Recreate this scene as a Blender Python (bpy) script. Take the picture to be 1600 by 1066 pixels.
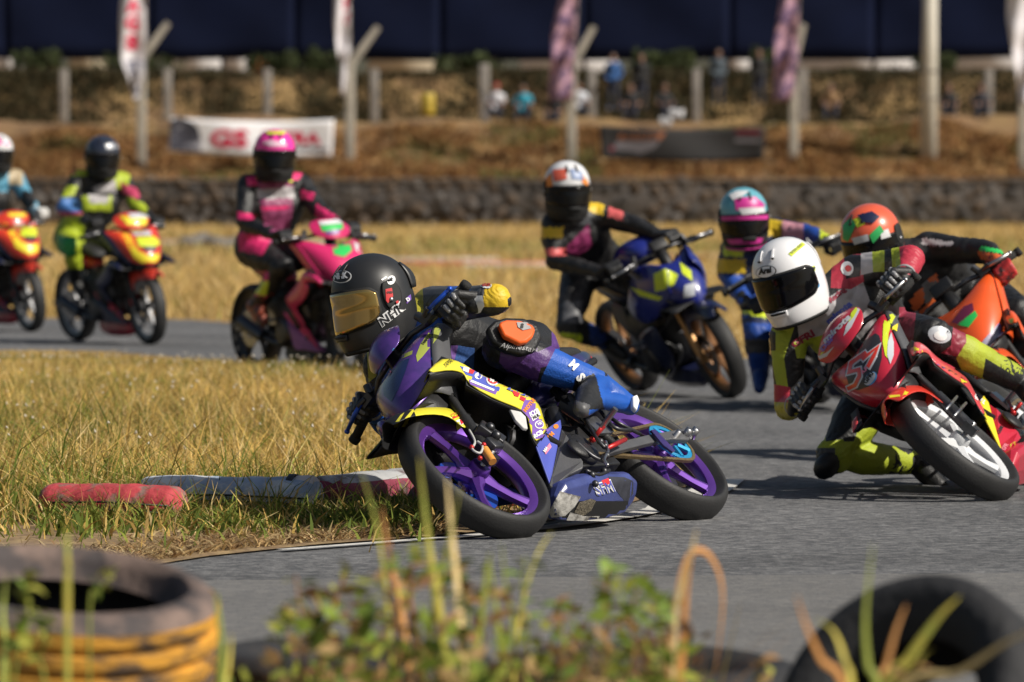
import bpy, bmesh, math, random
import numpy as np
from mathutils import Vector as V, Matrix, Quaternion, noise as mnoise
from mathutils.bvhtree import BVHTree
from mathutils.geometry import delaunay_2d_cdt

for o in list(bpy.data.objects):
    bpy.data.objects.remove(o)
scene = bpy.context.scene
COL = scene.collection
rnd = random.Random(7)
NR = np.random.default_rng(11)

# ------------------------------------------------------------------ camera
F_PX = 200 / 36 * 1600          # 200 mm lens, in pixels of the 1600 px photograph
CAM_H = 1.135
HORIZON = 300
TH = math.atan((533 - HORIZON) / F_PX)
cam_data = bpy.data.cameras.new('camera')
cam = bpy.data.objects.new('camera', cam_data)
COL.objects.link(cam)
cam.location = (0, 0, CAM_H)
cam.rotation_euler = (math.pi / 2 - TH, 0, 0)
cam_data.lens = 200
cam_data.sensor_width = 36
cam_data.clip_start = 0.5
cam_data.clip_end = 3000
cam_data.dof.use_dof = True
cam_data.dof.focus_distance = 18.95
cam_data.dof.aperture_fstop = 5.3
scene.camera = cam

# ------------------------------------------------------------------ sky, sun, exposure
SUN_EL = math.radians(40)
SUN_AZ = math.radians(-26)       # from +X (photo right) towards the camera
SUN_DIR = V((math.cos(SUN_EL) * math.cos(SUN_AZ), math.cos(SUN_EL) * math.sin(SUN_AZ), math.sin(SUN_EL)))
world = bpy.data.worlds.new('World')
scene.world = world
world.use_nodes = True
wn = world.node_tree.nodes
wl = world.node_tree.links
wn.clear()
sky = wn.new('ShaderNodeTexSky')
sky.sky_type = 'NISHITA'
sky.sun_disc = False
sky.sun_elevation = SUN_EL
sky.sun_rotation = math.atan2(SUN_DIR.x, SUN_DIR.y)
sky.air_density = 1.3
sky.dust_density = 2.5
bg = wn.new('ShaderNodeBackground')
bg.inputs['Strength'].default_value = 0.052
wo = wn.new('ShaderNodeOutputWorld')
wl.new(sky.outputs[0], bg.inputs[0])
wl.new(bg.outputs[0], wo.inputs[0])
sun_data = bpy.data.lights.new('sun', 'SUN')
sun_data.energy = 4.9
sun_data.angle = math.radians(0.6)
sun_data.color = (1.0, 0.94, 0.84)
sun = bpy.data.objects.new('sun', sun_data)
COL.objects.link(sun)
sun.rotation_euler = (-SUN_DIR).to_track_quat('-Z', 'Y').to_euler()
sun.location = (20, -10, 30)
scene.view_settings.view_transform = 'Standard'
scene.view_settings.look = 'None'
scene.view_settings.exposure = 0.12
scene.view_settings.gamma = 1.0
scene.render.engine = 'CYCLES'
scene.cycles.max_bounces = 6
scene.cycles.use_denoising = True

# ------------------------------------------------------------------ pixel <-> place
CAM = V((0, 0, CAM_H))
FWD = V((0, math.cos(TH), -math.sin(TH)))
UPV = V((0, math.sin(TH), math.cos(TH)))

def ray(px, py):
    return V((1, 0, 0)) * ((px - 800) / F_PX) + FWD + UPV * ((533 - py) / F_PX)

def proj(p):
    v = V(p) - CAM
    d = v.dot(FWD)
    return (800 + F_PX * v.x / d, 533 - F_PX * v.dot(UPV) / d)

def G(px, py, z=0.0):
    r = ray(px, py)
    return CAM + r * ((z - CAM_H) / r.z)

def P(px, py, d):
    r = ray(px, py)
    return CAM + r * (d / r.y)

class Frame:
    """right-handed frame of a bike: x forward, y to its left, z up along the leaning bike"""
    def __init__(s, o, hx, hy, lean):
        h = V((hx, hy, 0)).normalized()
        l = V((-h.y, h.x, 0))
        a = math.radians(lean)
        z = V((0, 0, 1))
        s.X, s.Y, s.Z = h, l * math.cos(a) + z * math.sin(a), z * math.cos(a) - l * math.sin(a)
        s.o = V(o)
        s.upd()
    def upd(s):
        s.R = Matrix((s.X, s.Y, s.Z)).transposed()
        s.M = Matrix.Translation(s.o) @ s.R.to_4x4()
        s.I = s.M.inverted()
    def w(s, *p):
        return s.M @ V(p)
    def on(s, px, py, ax, v):
        r = s.R.transposed() @ ray(px, py)
        c = s.I @ CAM
        return c + r * ((v - c[ax]) / r[ax])
    def at_depth(s, px, py, d):
        return s.I @ P(px, py, d)

def bike_frame(px, py, hx, hy, lean, wb=1.22, R=.28, rt=.05):
    f = Frame((0, 0, 0), hx, hy, lean)
    h = (R - rt) * math.cos(math.radians(lean)) + rt
    f.o = G(px, py, h) - f.R @ V((wb, 0, R))
    f.upd()
    return f

# ------------------------------------------------------------------ materials
MATS = {}
def srgb(r, g, b):
    def c(v):
        v /= 255
        return v / 12.92 if v <= .04045 else ((v + .055) / 1.055) ** 2.4
    return (c(r), c(g), c(b))

def mat(name, col, rough=.5, metal=0.0, var=.12, vscale=8., bump=0.0, bscale=60., coat=0.0, col2=None, c2lo=.45, c2hi=.6, c2scale=5., spec=.5, stretch=None, trans=0):
    if name in MATS:
        return MATS[name]
    m = bpy.data.materials.new(name)
    m.use_nodes = True
    nt = m.node_tree
    n, l = nt.nodes, nt.links
    b = n['Principled BSDF']
    b.inputs['Metallic'].default_value = metal
    b.inputs['Coat Weight'].default_value = coat
    b.inputs['Coat Roughness'].default_value = .08
    b.inputs['Specular IOR Level'].default_value = spec
    if trans:
        b.inputs['Transmission Weight'].default_value = trans
    tc = n.new('ShaderNodeTexCoord')
    src = tc.outputs['Object']
    if stretch:
        mp = n.new('ShaderNodeMapping')
        mp.inputs['Scale'].default_value = stretch
        l.new(src, mp.inputs[0])
        src = mp.outputs[0]
    nz = n.new('ShaderNodeTexNoise')
    nz.inputs['Scale'].default_value = vscale
    nz.inputs['Detail'].default_value = 5
    l.new(src, nz.inputs['Vector'])
    rp = n.new('ShaderNodeMapRange')
    rp.inputs[1].default_value = .25
    rp.inputs[2].default_value = .75
    rp.inputs[3].default_value = 1 - var
    rp.inputs[4].default_value = 1 + var
    l.new(nz.outputs[0], rp.inputs[0])
    base = None
    if col2 is not None:
        nz2 = n.new('ShaderNodeTexNoise')
        nz2.inputs['Scale'].default_value = c2scale
        nz2.inputs['Detail'].default_value = 6
        nz2.inputs['Roughness'].default_value = .62
        l.new(src, nz2.inputs['Vector'])
        cr = n.new('ShaderNodeValToRGB')
        cr.color_ramp.elements[0].position = c2lo
        cr.color_ramp.elements[1].position = c2hi
        cr.color_ramp.elements[0].color = (*col, 1)
        cr.color_ramp.elements[1].color = (*col2, 1)
        l.new(nz2.outputs[0], cr.inputs[0])
        base = cr.outputs[0]
    mx = n.new('ShaderNodeVectorMath')
    mx.operation = 'SCALE'
    if base is not None:
        l.new(base, mx.inputs[0])
    else:
        mx.inputs[0].default_value = col
    l.new(rp.outputs[0], mx.inputs['Scale'])
    l.new(mx.outputs[0], b.inputs['Base Color'])
    rr = n.new('ShaderNodeMapRange')
    rr.inputs[3].default_value = max(0.02, rough - .08)
    rr.inputs[4].default_value = min(1, rough + .1)
    l.new(nz.outputs[0], rr.inputs[0])
    l.new(rr.outputs[0], b.inputs['Roughness'])
    if bump > 0:
        nb = n.new('ShaderNodeTexNoise')
        nb.inputs['Scale'].default_value = bscale
        nb.inputs['Detail'].default_value = 4
        l.new(src, nb.inputs['Vector'])
        bp = n.new('ShaderNodeBump')
        bp.inputs['Strength'].default_value = bump
        bp.inputs['Distance'].default_value = .01
        l.new(nb.outputs[0], bp.inputs['Height'])
        l.new(bp.outputs[0], b.inputs['Normal'])
    MATS[name] = m
    return m

def attr_mat(name, rough=.8, trans=.25, spec=.2):
    """colour from the mesh's own 'col' attribute: one base colour per blade or leaf"""
    m = bpy.data.materials.new(name)
    m.use_nodes = True
    n, l = m.node_tree.nodes, m.node_tree.links
    b = n['Principled BSDF']
    a = n.new('ShaderNodeAttribute')
    a.attribute_name = 'col'
    l.new(a.outputs['Color'], b.inputs['Base Color'])
    b.inputs['Roughness'].default_value = rough
    b.inputs['Specular IOR Level'].default_value = spec
    if trans:
        t = n.new('ShaderNodeBsdfTranslucent')
        l.new(a.outputs['Color'], t.inputs[0])
        mix = n.new('ShaderNodeMixShader')
        mix.inputs[0].default_value = trans
        l.new(b.outputs[0], mix.inputs[1])
        l.new(t.outputs[0], mix.inputs[2])
        l.new(mix.outputs[0], n['Material Output'].inputs[0])
    return m

# ------------------------------------------------------------------ objects
def tag(o, label=None, cat=None, group=None, kind=None):
    if label: o['label'] = label
    if cat: o['category'] = cat
    if group: o['group'] = group
    if kind: o['kind'] = kind
    return o

def empty(name, M=None, label=None, cat=None, group=None):
    o = bpy.data.objects.new(name, None)
    COL.objects.link(o)
    o.empty_display_size = .1
    if M is not None:
        o.matrix_world = M
    return tag(o, label, cat, group)

def link_mesh(name, me, mats, parent=None, smooth=True):
    o = bpy.data.objects.new(name, me)
    COL.objects.link(o)
    for m in (mats if isinstance(mats, (list, tuple)) else [mats]):
        me.materials.append(m)
    if parent is not None:
        o.parent = parent
    if smooth:
        me.polygons.foreach_set('use_smooth', [True] * len(me.polygons))
    return o

class MB:
    """collects shapes, then links them as one mesh object"""
    def __init__(s):
        s.v, s.f, s.m = [], [], []
    def add(s, vs, fs, mi=0):
        k = len(s.v)
        s.v += [V(p) for p in vs]
        s.f += [tuple(i + k for i in f) for f in fs]
        s.m += [mi] * len(fs)
        return s
    def box(s, c, d, rot=None, mi=0):
        R = rot if rot is not None else Matrix.Identity(3)
        c = V(c)
        vs = [c + R @ V((x * d[0] / 2, y * d[1] / 2, z * d[2] / 2)) for x in (-1, 1) for y in (-1, 1) for z in (-1, 1)]
        return s.add(vs, [(0, 1, 3, 2), (4, 6, 7, 5), (0, 4, 5, 1), (2, 3, 7, 6), (0, 2, 6, 4), (1, 5, 7, 3)], mi)
    def tube(s, pts, r, n=10, mi=0, caps=True, flat=None):
        pts = [V(p) for p in pts]
        rs = r if isinstance(r, (list, tuple)) else [r] * len(pts)
        k = len(pts)
        vs, fs = [], []
        t0 = (pts[1] - pts[0]).normalized()
        a = t0.orthogonal().normalized()
        if flat is not None:
            a = V(flat[0]); a = (a - t0 * a.dot(t0)).normalized()
        for i in range(k):
            t = (pts[min(i + 1, k - 1)] - pts[max(i - 1, 0)]).normalized()
            a = (a - t * a.dot(t)).normalized()
            b = t.cross(a)
            fl = flat[1] if flat is not None else 1.0
            for j in range(n):
                th = 2 * math.pi * j / n
                vs.append(pts[i] + (a * math.cos(th) * fl + b * math.sin(th)) * rs[i])
        for i in range(k - 1):
            for j in range(n):
                j2 = (j + 1) % n
                fs.append((i * n + j, i * n + j2, (i + 1) * n + j2, (i + 1) * n + j))
        if caps:
            fs.append(tuple(reversed(range(n))))
            fs.append(tuple((k - 1) * n + j for j in range(n)))
        return s.add(vs, fs, mi)
    def lathe(s, prof, o=(0, 0, 0), ax=(0, 0, 1), n=32, mi=0, closed=False, arc=None):
        """prof: (radius, height along the axis) pairs"""
        ax = V(ax).normalized()
        a = ax.orthogonal().normalized() if abs(ax.z) < .99 else V((1, 0, 0))
        if abs(ax.y) > .99: a = V((1, 0, 0))
        b = ax.cross(a)
        o = V(o)
        k = len(prof)
        vs, fs = [], []
        for j in range(n):
            th = 2 * math.pi * j / n
            d = a * math.cos(th) + b * math.sin(th)
            vs += [o + d * r + ax * h for r, h in prof]
        for j in range(n):
            j2 = (j + 1) % n
            for i in range(k if closed else k - 1):
                i2 = (i + 1) % k
                fs.append((j * k + i, j2 * k + i, j2 * k + i2, j * k + i2))
        return s.add(vs, fs, mi)
    def ball(s, c, r, n=12, sc=(1, 1, 1), rot=None, mi=0):
        R = rot if rot is not None else Matrix.Identity(3)
        vs, fs = [], []
        m = n // 2
        c = V(c)
        for i in range(1, m):
            ph = math.pi * i / m
            for j in range(n):
                th = 2 * math.pi * j / n
                vs.append(c + R @ V((r * sc[0] * math.sin(ph) * math.cos(th), r * sc[1] * math.sin(ph) * math.sin(th), r * sc[2] * math.cos(ph))))
        t, bt = len(vs), len(vs) + 1
        vs += [c + R @ V((0, 0, r * sc[2])), c + R @ V((0, 0, -r * sc[2]))]
        for i in range(m - 2):
            for j in range(n):
                j2 = (j + 1) % n
                fs.append((i * n + j, (i + 1) * n + j, (i + 1) * n + j2, i * n + j2))
        for j in range(n):
            j2 = (j + 1) % n
            fs.append((t, j, j2))
            fs.append((bt, (m - 2) * n + j2, (m - 2) * n + j))
        return s.add(vs, fs, mi)
    def limb(s, pts, rs, n=14, flat=None):
        s.tube(pts, rs, n=n, flat=flat)
        for p, r in zip(pts, rs):
            if flat is None: s.ball(p, r, n=n)
        return s
    def plate(s, pts, t, mi=0, nrm=None):
        pts = [V(p) for p in pts]
        c = sum(pts, V()) / len(pts)
        if nrm is None:
            nrm = V()
            for i in range(len(pts)):
                nrm += (pts[i] - c).cross(pts[(i + 1) % len(pts)] - c)
        nrm = V(nrm).normalized() * t
        k = len(pts)
        vs = [p for p in pts] + [p - nrm for p in pts]
        fs = [tuple(range(k)), tuple(reversed(range(k, 2 * k)))]
        fs += [(i, i + k, (i + 1) % k + k, (i + 1) % k) for i in range(k)]
        return s.add(vs, fs, mi)
    def grid(s, rows, mi=0, closed=False):
        k = len(rows[0])
        vs = [p for r in rows for p in r]
        fs = []
        for i in range(len(rows) - 1):
            for j in range(k if closed else k - 1):
                j2 = (j + 1) % k
                fs.append((i * k + j, i * k + j2, (i + 1) * k + j2, (i + 1) * k + j))
        return s.add(vs, fs, mi)
    def loft(s, rings, mi=0):
        s.grid(rings, mi, True)
        k = len(rings[0])
        b = len(s.v) - k * len(rings)
        s.f.append(tuple(b + j for j in reversed(range(k)))); s.m.append(mi)
        e = len(s.v) - k
        s.f.append(tuple(e + j for j in range(k))); s.m.append(mi)
        return s
    def mesh(s, name):
        me = bpy.data.meshes.new(name)
        me.from_pydata([tuple(p) for p in s.v], [], s.f)
        me.polygons.foreach_set('material_index', s.m)
        me.update()
        return me
    def build(s, name, mats, parent=None, smooth=True, solid=0, sub=0, bevel=0, fix=True, auto=None):
        me = s.mesh(name)
        if fix:
            bm = bmesh.new(); bm.from_mesh(me)
            bmesh.ops.recalc_face_normals(bm, faces=bm.faces)
            bm.to_mesh(me); bm.free()
        o = link_mesh(name, me, mats, parent, smooth)
        if solid:
            md = o.modifiers.new('solid', 'SOLIDIFY'); md.thickness = solid; md.offset = 0
        if bevel:
            md = o.modifiers.new('bevel', 'BEVEL'); md.width = bevel; md.segments = 2; md.limit_method = 'ANGLE'
            md.harden_normals = False
        if sub:
            md = o.modifiers.new('sub', 'SUBSURF'); md.levels = sub; md.render_levels = sub
        if auto is not None and smooth:
            me.set_sharp_from_angle(angle=math.radians(auto))
        return o

def evaluated(o):
    dg = bpy.context.evaluated_depsgraph_get()
    return bpy.data.meshes.new_from_object(o.evaluated_get(dg), depsgraph=dg)

def remesh(mb, voxel, smooth=4, crease=0.0, cscale=14., seed=0):
    """one continuous skin over overlapping closed shapes"""
    o = bpy.data.objects.new('tmp', mb.mesh('tmp'))
    COL.objects.link(o)
    md = o.modifiers.new('r', 'REMESH'); md.mode = 'VOXEL'; md.voxel_size = voxel; md.use_smooth_shade = True
    sm = o.modifiers.new('s', 'SMOOTH'); sm.factor = .5; sm.iterations = smooth
    me = evaluated(o)
    old = o.data
    bpy.data.objects.remove(o); bpy.data.meshes.remove(old)
    if crease:
        n = len(me.vertices)
        co = np.empty(n * 3); me.vertices.foreach_get('co', co)
        no = np.empty(n * 3); me.vertices.foreach_get('normal', no)
        co = co.reshape(-1, 3); no = no.reshape(-1, 3)
        d = np.empty(n)
        off = V((seed * 3.1, seed * 1.7, 0))
        for i in range(n):
            p = V(co[i]) * cscale + off
            a = mnoise.noise(p + V((0, 0, mnoise.noise(p * .6) * 1.5)))
            d[i] = (1 - min(1, abs(a) * 3.2)) * -1 + .35 + .3 * mnoise.noise(p * 2.3)
        co += no * (d * crease)[:, None]
        me.vertices.foreach_set('co', co.ravel())
        me.update()
    return me

def cat(pts, n=6):
    """Catmull-Rom through the points"""
    pts = [V(p) for p in pts]
    out = []
    for i in range(len(pts) - 1):
        p0, p1, p2, p3 = pts[max(i - 1, 0)], pts[i], pts[i + 1], pts[min(i + 2, len(pts) - 1)]
        for k in range(n):
            t = k / n
            out.append(.5 * ((2 * p1) + (p2 - p0) * t + (2 * p0 - 5 * p1 + 4 * p2 - p3) * t * t + (3 * p1 - p0 - 3 * p2 + p3) * t ** 3))
    out.append(pts[-1])
    return out

# ------------------------------------------------------------------ flat print laid on a surface
def world_bvh(objs):
    bpy.context.view_layer.update()
    vs, fs = [], []
    for o in objs:
        me = evaluated(o)
        M = o.matrix_world
        k = len(vs)
        vs += [M @ v.co for v in me.vertices]
        fs += [[i + k for i in p.vertices] for p in me.polygons]
        bpy.data.meshes.remove(me)
    return BVHTree.FromPolygons(vs, fs)

def tri_fill(poly, step):
    """triangles filling a 2D outline, with inner points so that they can follow a curved surface"""
    pts = []
    k = len(poly)
    for i in range(k):
        a, b = V(poly[i]), V(poly[(i + 1) % k])
        m = max(1, int((b - a).length / step))
        pts += [a.lerp(b, j / m) for j in range(m)]
    n = len(pts)
    x0, x1 = min(p.x for p in pts), max(p.x for p in pts)
    y0, y1 = min(p.y for p in pts), max(p.y for p in pts)
    inner = []
    y = y0 + step / 2
    while y < y1:
        x = x0 + step / 2
        while x < x1:
            c = False
            j = n - 1
            for i in range(n):
                if (pts[i].y > y) != (pts[j].y > y) and x < (pts[j].x - pts[i].x) * (y - pts[i].y) / (pts[j].y - pts[i].y) + pts[i].x:
                    c = not c
                j = i
            if c: inner.append(V((x, y)))
            x += step
        y += step
    r = delaunay_2d_cdt(pts + inner, [], [list(range(n))], 1, 1e-6)
    return [V((p[0], p[1])) for p in r[0]], [tuple(f) for f in r[2]]

_TEXT = {}
def text_tris(s, shear=0.0, bold=0.0, res=2):
    """text as 2D triangles, cap height 1, starting at x = 0"""
    key = (s, shear, bold)
    if key in _TEXT: return _TEXT[key]
    cu = bpy.data.curves.new('t', 'FONT')
    cu.body = s; cu.size = 1.0; cu.shear = shear; cu.offset = bold; cu.resolution_u = res; cu.fill_mode = 'FRONT'
    o = bpy.data.objects.new('t', cu)
    COL.objects.link(o)
    me = evaluated(o)
    vs = [V((v.co.x, v.co.y)) for v in me.vertices]
    fs = [tuple(p.vertices) for p in me.polygons]
    bpy.data.objects.remove(o); bpy.data.curves.remove(cu); bpy.data.meshes.remove(me)
    x0 = min(v.x for v in vs); y1 = max(v.y for v in vs); y0 = min(v.y for v in vs)
    h = y1 - y0
    vs = [V(((v.x - x0) / h, (v.y - y0) / h)) for v in vs]
    _TEXT[key] = (vs, fs)
    return vs, fs

def ellipse(cx, cy, a, b, rot=0, n=28):
    c, s = math.cos(rot), math.sin(rot)
    return [(cx + a * math.cos(t) * c - b * math.sin(t) * s, cy + a * math.cos(t) * s + b * math.sin(t) * c) for t in [2 * math.pi * i / n for i in range(n)]]

class Print:
    """flat print on one or more surfaces: outlines or words, laid on along the given direction of sight"""
    def __init__(s, objs, parent, rayfn=None, lift=.0012, jump=.05):
        s.bvh = world_bvh(objs); s.parent = parent; s.k = 0; s.lift = lift
        s.rayfn = rayfn or (lambda x, y: (CAM, ray(x, y).normalized()))
        s.jump = jump
    def lay(s, vs, fs, m, name='printed_mark', layer=0, jump=None):
        jump = jump or s.jump
        I = s.parent.matrix_world.inverted()
        out, ok = [], []
        for p in vs:
            o, d = s.rayfn(p.x, p.y)
            h = s.bvh.ray_cast(o, d)
            if h[0] is None:
                out.append(V()); ok.append(False)
            else:
                nn = h[1] if h[1].dot(d) < 0 else -h[1]
                out.append(h[0] + nn * (s.lift * (1 + layer))); ok.append(True)
        mb = MB()
        f2 = []
        for f in fs:
            if not all(ok[i] for i in f): continue
            if max((out[f[i]] - out[f[i - 1]]).length for i in range(len(f))) > jump: continue
            f2.append(f)
        if not f2: return None
        used = sorted({i for f in f2 for i in f})
        mp = {i: j for j, i in enumerate(used)}
        mb.add([I @ out[i] for i in used], [tuple(mp[i] for i in f) for f in f2])
        return mb.build(name, m, s.parent, fix=False)
    def poly(s, pts, m, name='painted_panel', layer=0, step=6., jump=None):
        vs, fs = tri_fill(pts, step)
        return s.lay(vs, fs, m, name, layer, jump)
    def stroke(s, pts, w, m, name, layer=0):
        """a painted stroke of even width along px points"""
        n = len(pts)
        a, b = [], []
        for i, p in enumerate(pts):
            p = V(p)
            d0 = (p - V(pts[i - 1])).normalized() if i else (V(pts[1]) - p).normalized()
            d1 = (V(pts[i + 1]) - p).normalized() if i < n - 1 else d0
            t = (d0 + d1).normalized()
            k = w / 2 / max(.55, t.dot(d0))
            e = t * (w / 2 if i == n - 1 else -w / 2 if i == 0 else 0)
            nn = V((-t.y, t.x))
            a.append(p + nn * k + e); b.append(p - nn * k + e)
        return s.poly(a + b[::-1], m, name, layer, 3)
    def word(s, txt, x, y, dx, dy, h, m, name='lettering', layer=1, shear=0., bold=0.02, width=None, up=None):
        """(x, y) start of the base line, (dx, dy) its direction, h letter height, all in px"""
        vs, fs = text_tris(txt, shear, bold)
        if max(v.x for v in vs) <= 0: return
        L = math.hypot(dx, dy); dx /= L; dy /= L
        ux, uy = up if up else (dy, -dx)
        sx = (width / max(v.x for v in vs)) if width else h
        bm = bmesh.new()
        bv = [bm.verts.new((x + v.x * sx * dx + v.y * h * ux, y + v.x * sx * dy + v.y * h * uy, 0)) for v in vs]
        for f in fs:
            try: bm.faces.new([bv[i] for i in f])
            except ValueError: pass
        for _ in range(3):
            es = [e for e in bm.edges if e.calc_length() > max(3.5, h * .22)]
            if es: bmesh.ops.subdivide_edges(bm, edges=es, cuts=1)
        bmesh.ops.triangulate(bm, faces=bm.faces)
        bm.verts.index_update()
        v2 = [V((v.co.x, v.co.y)) for v in bm.verts]
        f2 = [tuple(v.index for v in f.verts) for f in bm.faces]
        bm.free()
        return s.lay(v2, f2, m, name, layer)

def paint(me, M, rules, default=0):
    """give each face the material of the last outline (px) that holds its centre"""
    n = len(me.polygons)
    c = np.empty(n * 3); me.polygons.foreach_get('center', c)
    c = c.reshape(-1, 3)
    Mn = np.array(M)
    w = c @ Mn[:3, :3].T + Mn[:3, 3]
    v = w - np.array(CAM)
    d = v @ np.array(FWD)
    x = 800 + F_PX * v[:, 0] / d
    y = 533 - F_PX * (v @ np.array(UPV)) / d
    mi = np.full(n, default, dtype=np.int32)
    for poly, idx in rules:
        ins = np.zeros(n, bool)
        k = len(poly); j = k - 1
        for i in range(k):
            xi, yi = poly[i]; xj, yj = poly[j]
            if yi != yj:
                cond = ((yi > y) != (yj > y)) & (x < (xj - xi) * (y - yi) / (yj - yi) + xi)
                ins ^= cond
            j = i
        mi[ins] = idx
    me.polygons.foreach_set('material_index', mi)

def refine(me, M, rules, default=0, cuts=2):
    """paint, then cut the faces along the colour borders finer and paint again, so that the borders run smooth"""
    paint(me, M, rules, default)
    bm = bmesh.new(); bm.from_mesh(me)
    es = set()
    for e in bm.edges:
        lf = e.link_faces
        if len(lf) == 2 and lf[0].material_index != lf[1].material_index:
            for f in lf:
                es.update(f.edges)
    if es:
        bmesh.ops.subdivide_edges(bm, edges=list(es), cuts=cuts, use_grid_fill=True)
    bm.to_mesh(me); bm.free()
    me.update()
    paint(me, M, rules, default)
    me.polygons.foreach_set('use_smooth', [True] * len(me.polygons))

def scatter_mesh(name, verts, faces4, cols, m, kind='stuff', parent=None, tri=False):
    """large foliage meshes from numpy arrays: (N,3) vertices, (M,k) faces, (N,3) colours"""
    me = bpy.data.meshes.new(name)
    nv, nf, k = len(verts), len(faces4), faces4.shape[1]
    me.vertices.add(nv); me.vertices.foreach_set('co', verts.astype(np.float32).ravel())
    me.loops.add(nf * k); me.loops.foreach_set('vertex_index', faces4.astype(np.int32).ravel())
    me.polygons.add(nf)
    me.polygons.foreach_set('loop_start', np.arange(0, nf * k, k, dtype=np.int32))
    me.polygons.foreach_set('loop_total', np.full(nf, k, dtype=np.int32))
    at = me.color_attributes.new('col', 'FLOAT_COLOR', 'POINT')
    at.data.foreach_set('color', np.concatenate([cols, np.ones((nv, 1))], 1).astype(np.float32).ravel())
    me.update(); me.validate()
    me.materials.append(m)
    o = bpy.data.objects.new(name, me)
    COL.objects.link(o)
    if kind: o['kind'] = kind
    if parent is not None: o.parent = parent
    return o

def blades(base, h, w, lean, cols, bend=1.0, rng=NR):
    """tapered grass blades: two quads each, six vertices"""
    n = len(base)
    az = rng.uniform(0, 2 * np.pi, n)
    side = np.stack([np.cos(az), np.sin(az), np.zeros(n)], 1)
    la = rng.uniform(0, 2 * np.pi, n)
    ld = np.stack([np.cos(la), np.sin(la), np.zeros(n)], 1) * lean[:, None]
    up = np.array([0, 0, 1.0])
    vs = np.empty((n, 6, 3))
    for i, (t, ww) in enumerate(((0, 1), (.55, .75), (1, .12))):
        c = base + up * (h * t * (1 - .18 * lean * t))[:, None] + ld * (h * t ** 1.8 * bend)[:, None]
        vs[:, i * 2] = c - side * (w * ww / 2)[:, None]
        vs[:, i * 2 + 1] = c + side * (w * ww / 2)[:, None]
    idx = np.arange(n)[:, None] * 6
    f = np.concatenate([idx + np.array([[0, 1, 3, 2]]), idx + np.array([[2, 3, 5, 4]])])
    cc = np.repeat(cols[:, None, :], 6, 1)
    return vs.reshape(-1, 3), f, cc.reshape(-1, 3)

def copy_tree(o, parent=None):
    c = o.copy(); COL.objects.link(c)
    if parent is not None: c.parent = parent
    for ch in list(o.children): copy_tree(ch, c)
    return c
# ================================================================== SETTING
m_earth = mat('dry_earth', (.30, .19, .09), .95, var=.25, vscale=.6, col2=(.40, .29, .09), c2scale=.25, bump=.4, bscale=9)
m_asph = mat('asphalt', (.080, .081, .085), .86, var=.32, vscale=.7, col2=(.225, .222, .222), c2lo=.42, c2hi=.74, c2scale=16, bump=1.0, bscale=45, spec=.35)
m_asph2 = mat('smooth_asphalt', (.130, .128, .127), .82, var=.12, vscale=1.6, col2=(.20, .19, .178), c2lo=.42, c2hi=.75, c2scale=18, bump=.5, bscale=60, spec=.3)
m_soil = mat('infield_soil', (.21, .135, .07), .95, var=.3, vscale=5, col2=(.33, .23, .11), c2scale=14, bump=.8, bscale=40)
m_white = mat('road_paint', (.62, .60, .56), .7, var=.2, vscale=12, col2=(.25, .24, .22), c2lo=.5, c2hi=.75, c2scale=22)

def sheet(name, pts, z, m, kind='structure', step=None):
    mb = MB()
    if step:
        vs, fs = tri_fill([(p[0], p[1]) for p in pts], step)
        mb.add([V((v.x, v.y, z)) for v in vs], fs)
    else:
        mb.add([V((p[0], p[1], z)) for p in pts], [tuple(range(len(pts)))])
    o = mb.build(name, m, smooth=False)
    for p in o.data.polygons:
        if p.normal.z < 0: o.data.flip_normals(); break
    return tag(o, kind=kind)

sheet('ground', [(-400, -60), (400, -60), (400, 900), (-400, 900)], -.012, m_earth)
edge = [(-1400, 470), (-300, 492), (0, 497), (300, 500), (700, 530), (900, 551), (1150, 560), (1600, 572), (2600, 590)]
epts = [G(*p) for p in edge]
sheet('road', [(-25, -3)] + [(p.x, p.y) for p in epts] + [(40, 28), (25, -3)], 0.0, m_asph)
nl = [G(-900, 920), G(330, 909), G(1600, 897), G(2600, 890)]
sheet('near_lane', [(-25, -2.9)] + [(p.x, p.y) for p in nl] + [(25, -2.9)], .004, m_asph2)

INF = [(-700, 541), (-300, 546), (0, 549), (200, 554), (400, 573), (560, 600), (700, 642), (900, 692), (1040, 722), (1095, 742), (1080, 760),
       (980, 789), (800, 828), (650, 842), (500, 853), (330, 871), (150, 899), (-100, 960), (-500, 1010)]
infw = [G(*p) for p in INF]
tag(sheet('infield', [(p.x, p.y) for p in infw], .006, m_soil, step=1.2), kind='structure')
def line(pxs, w, name='painted_line', z=.009):
    pts = [G(*p) for p in pxs]
    mb = MB()
    a, b = [], []
    for i, p in enumerate(pts):
        t = (pts[min(i + 1, len(pts) - 1)] - pts[max(i - 1, 0)]).normalized()
        n = V((-t.y, t.x, 0))
        a.append(p + n * w[i] / 2 + V((0, 0, z))); b.append(p - n * w[i] / 2 + V((0, 0, z)))
    mb.grid([a, b])
    o = mb.build(name, m_white, smooth=False)
    return tag(o, kind='structure')
line(cat([(440, 863), (520, 857), (585, 852), (660, 846), (800, 834), (960, 813), (1030, 798), (1100, 774), (1132, 752)], 4), [.05] * 17 + [.10] * 8 + [.16] * 8)

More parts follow.
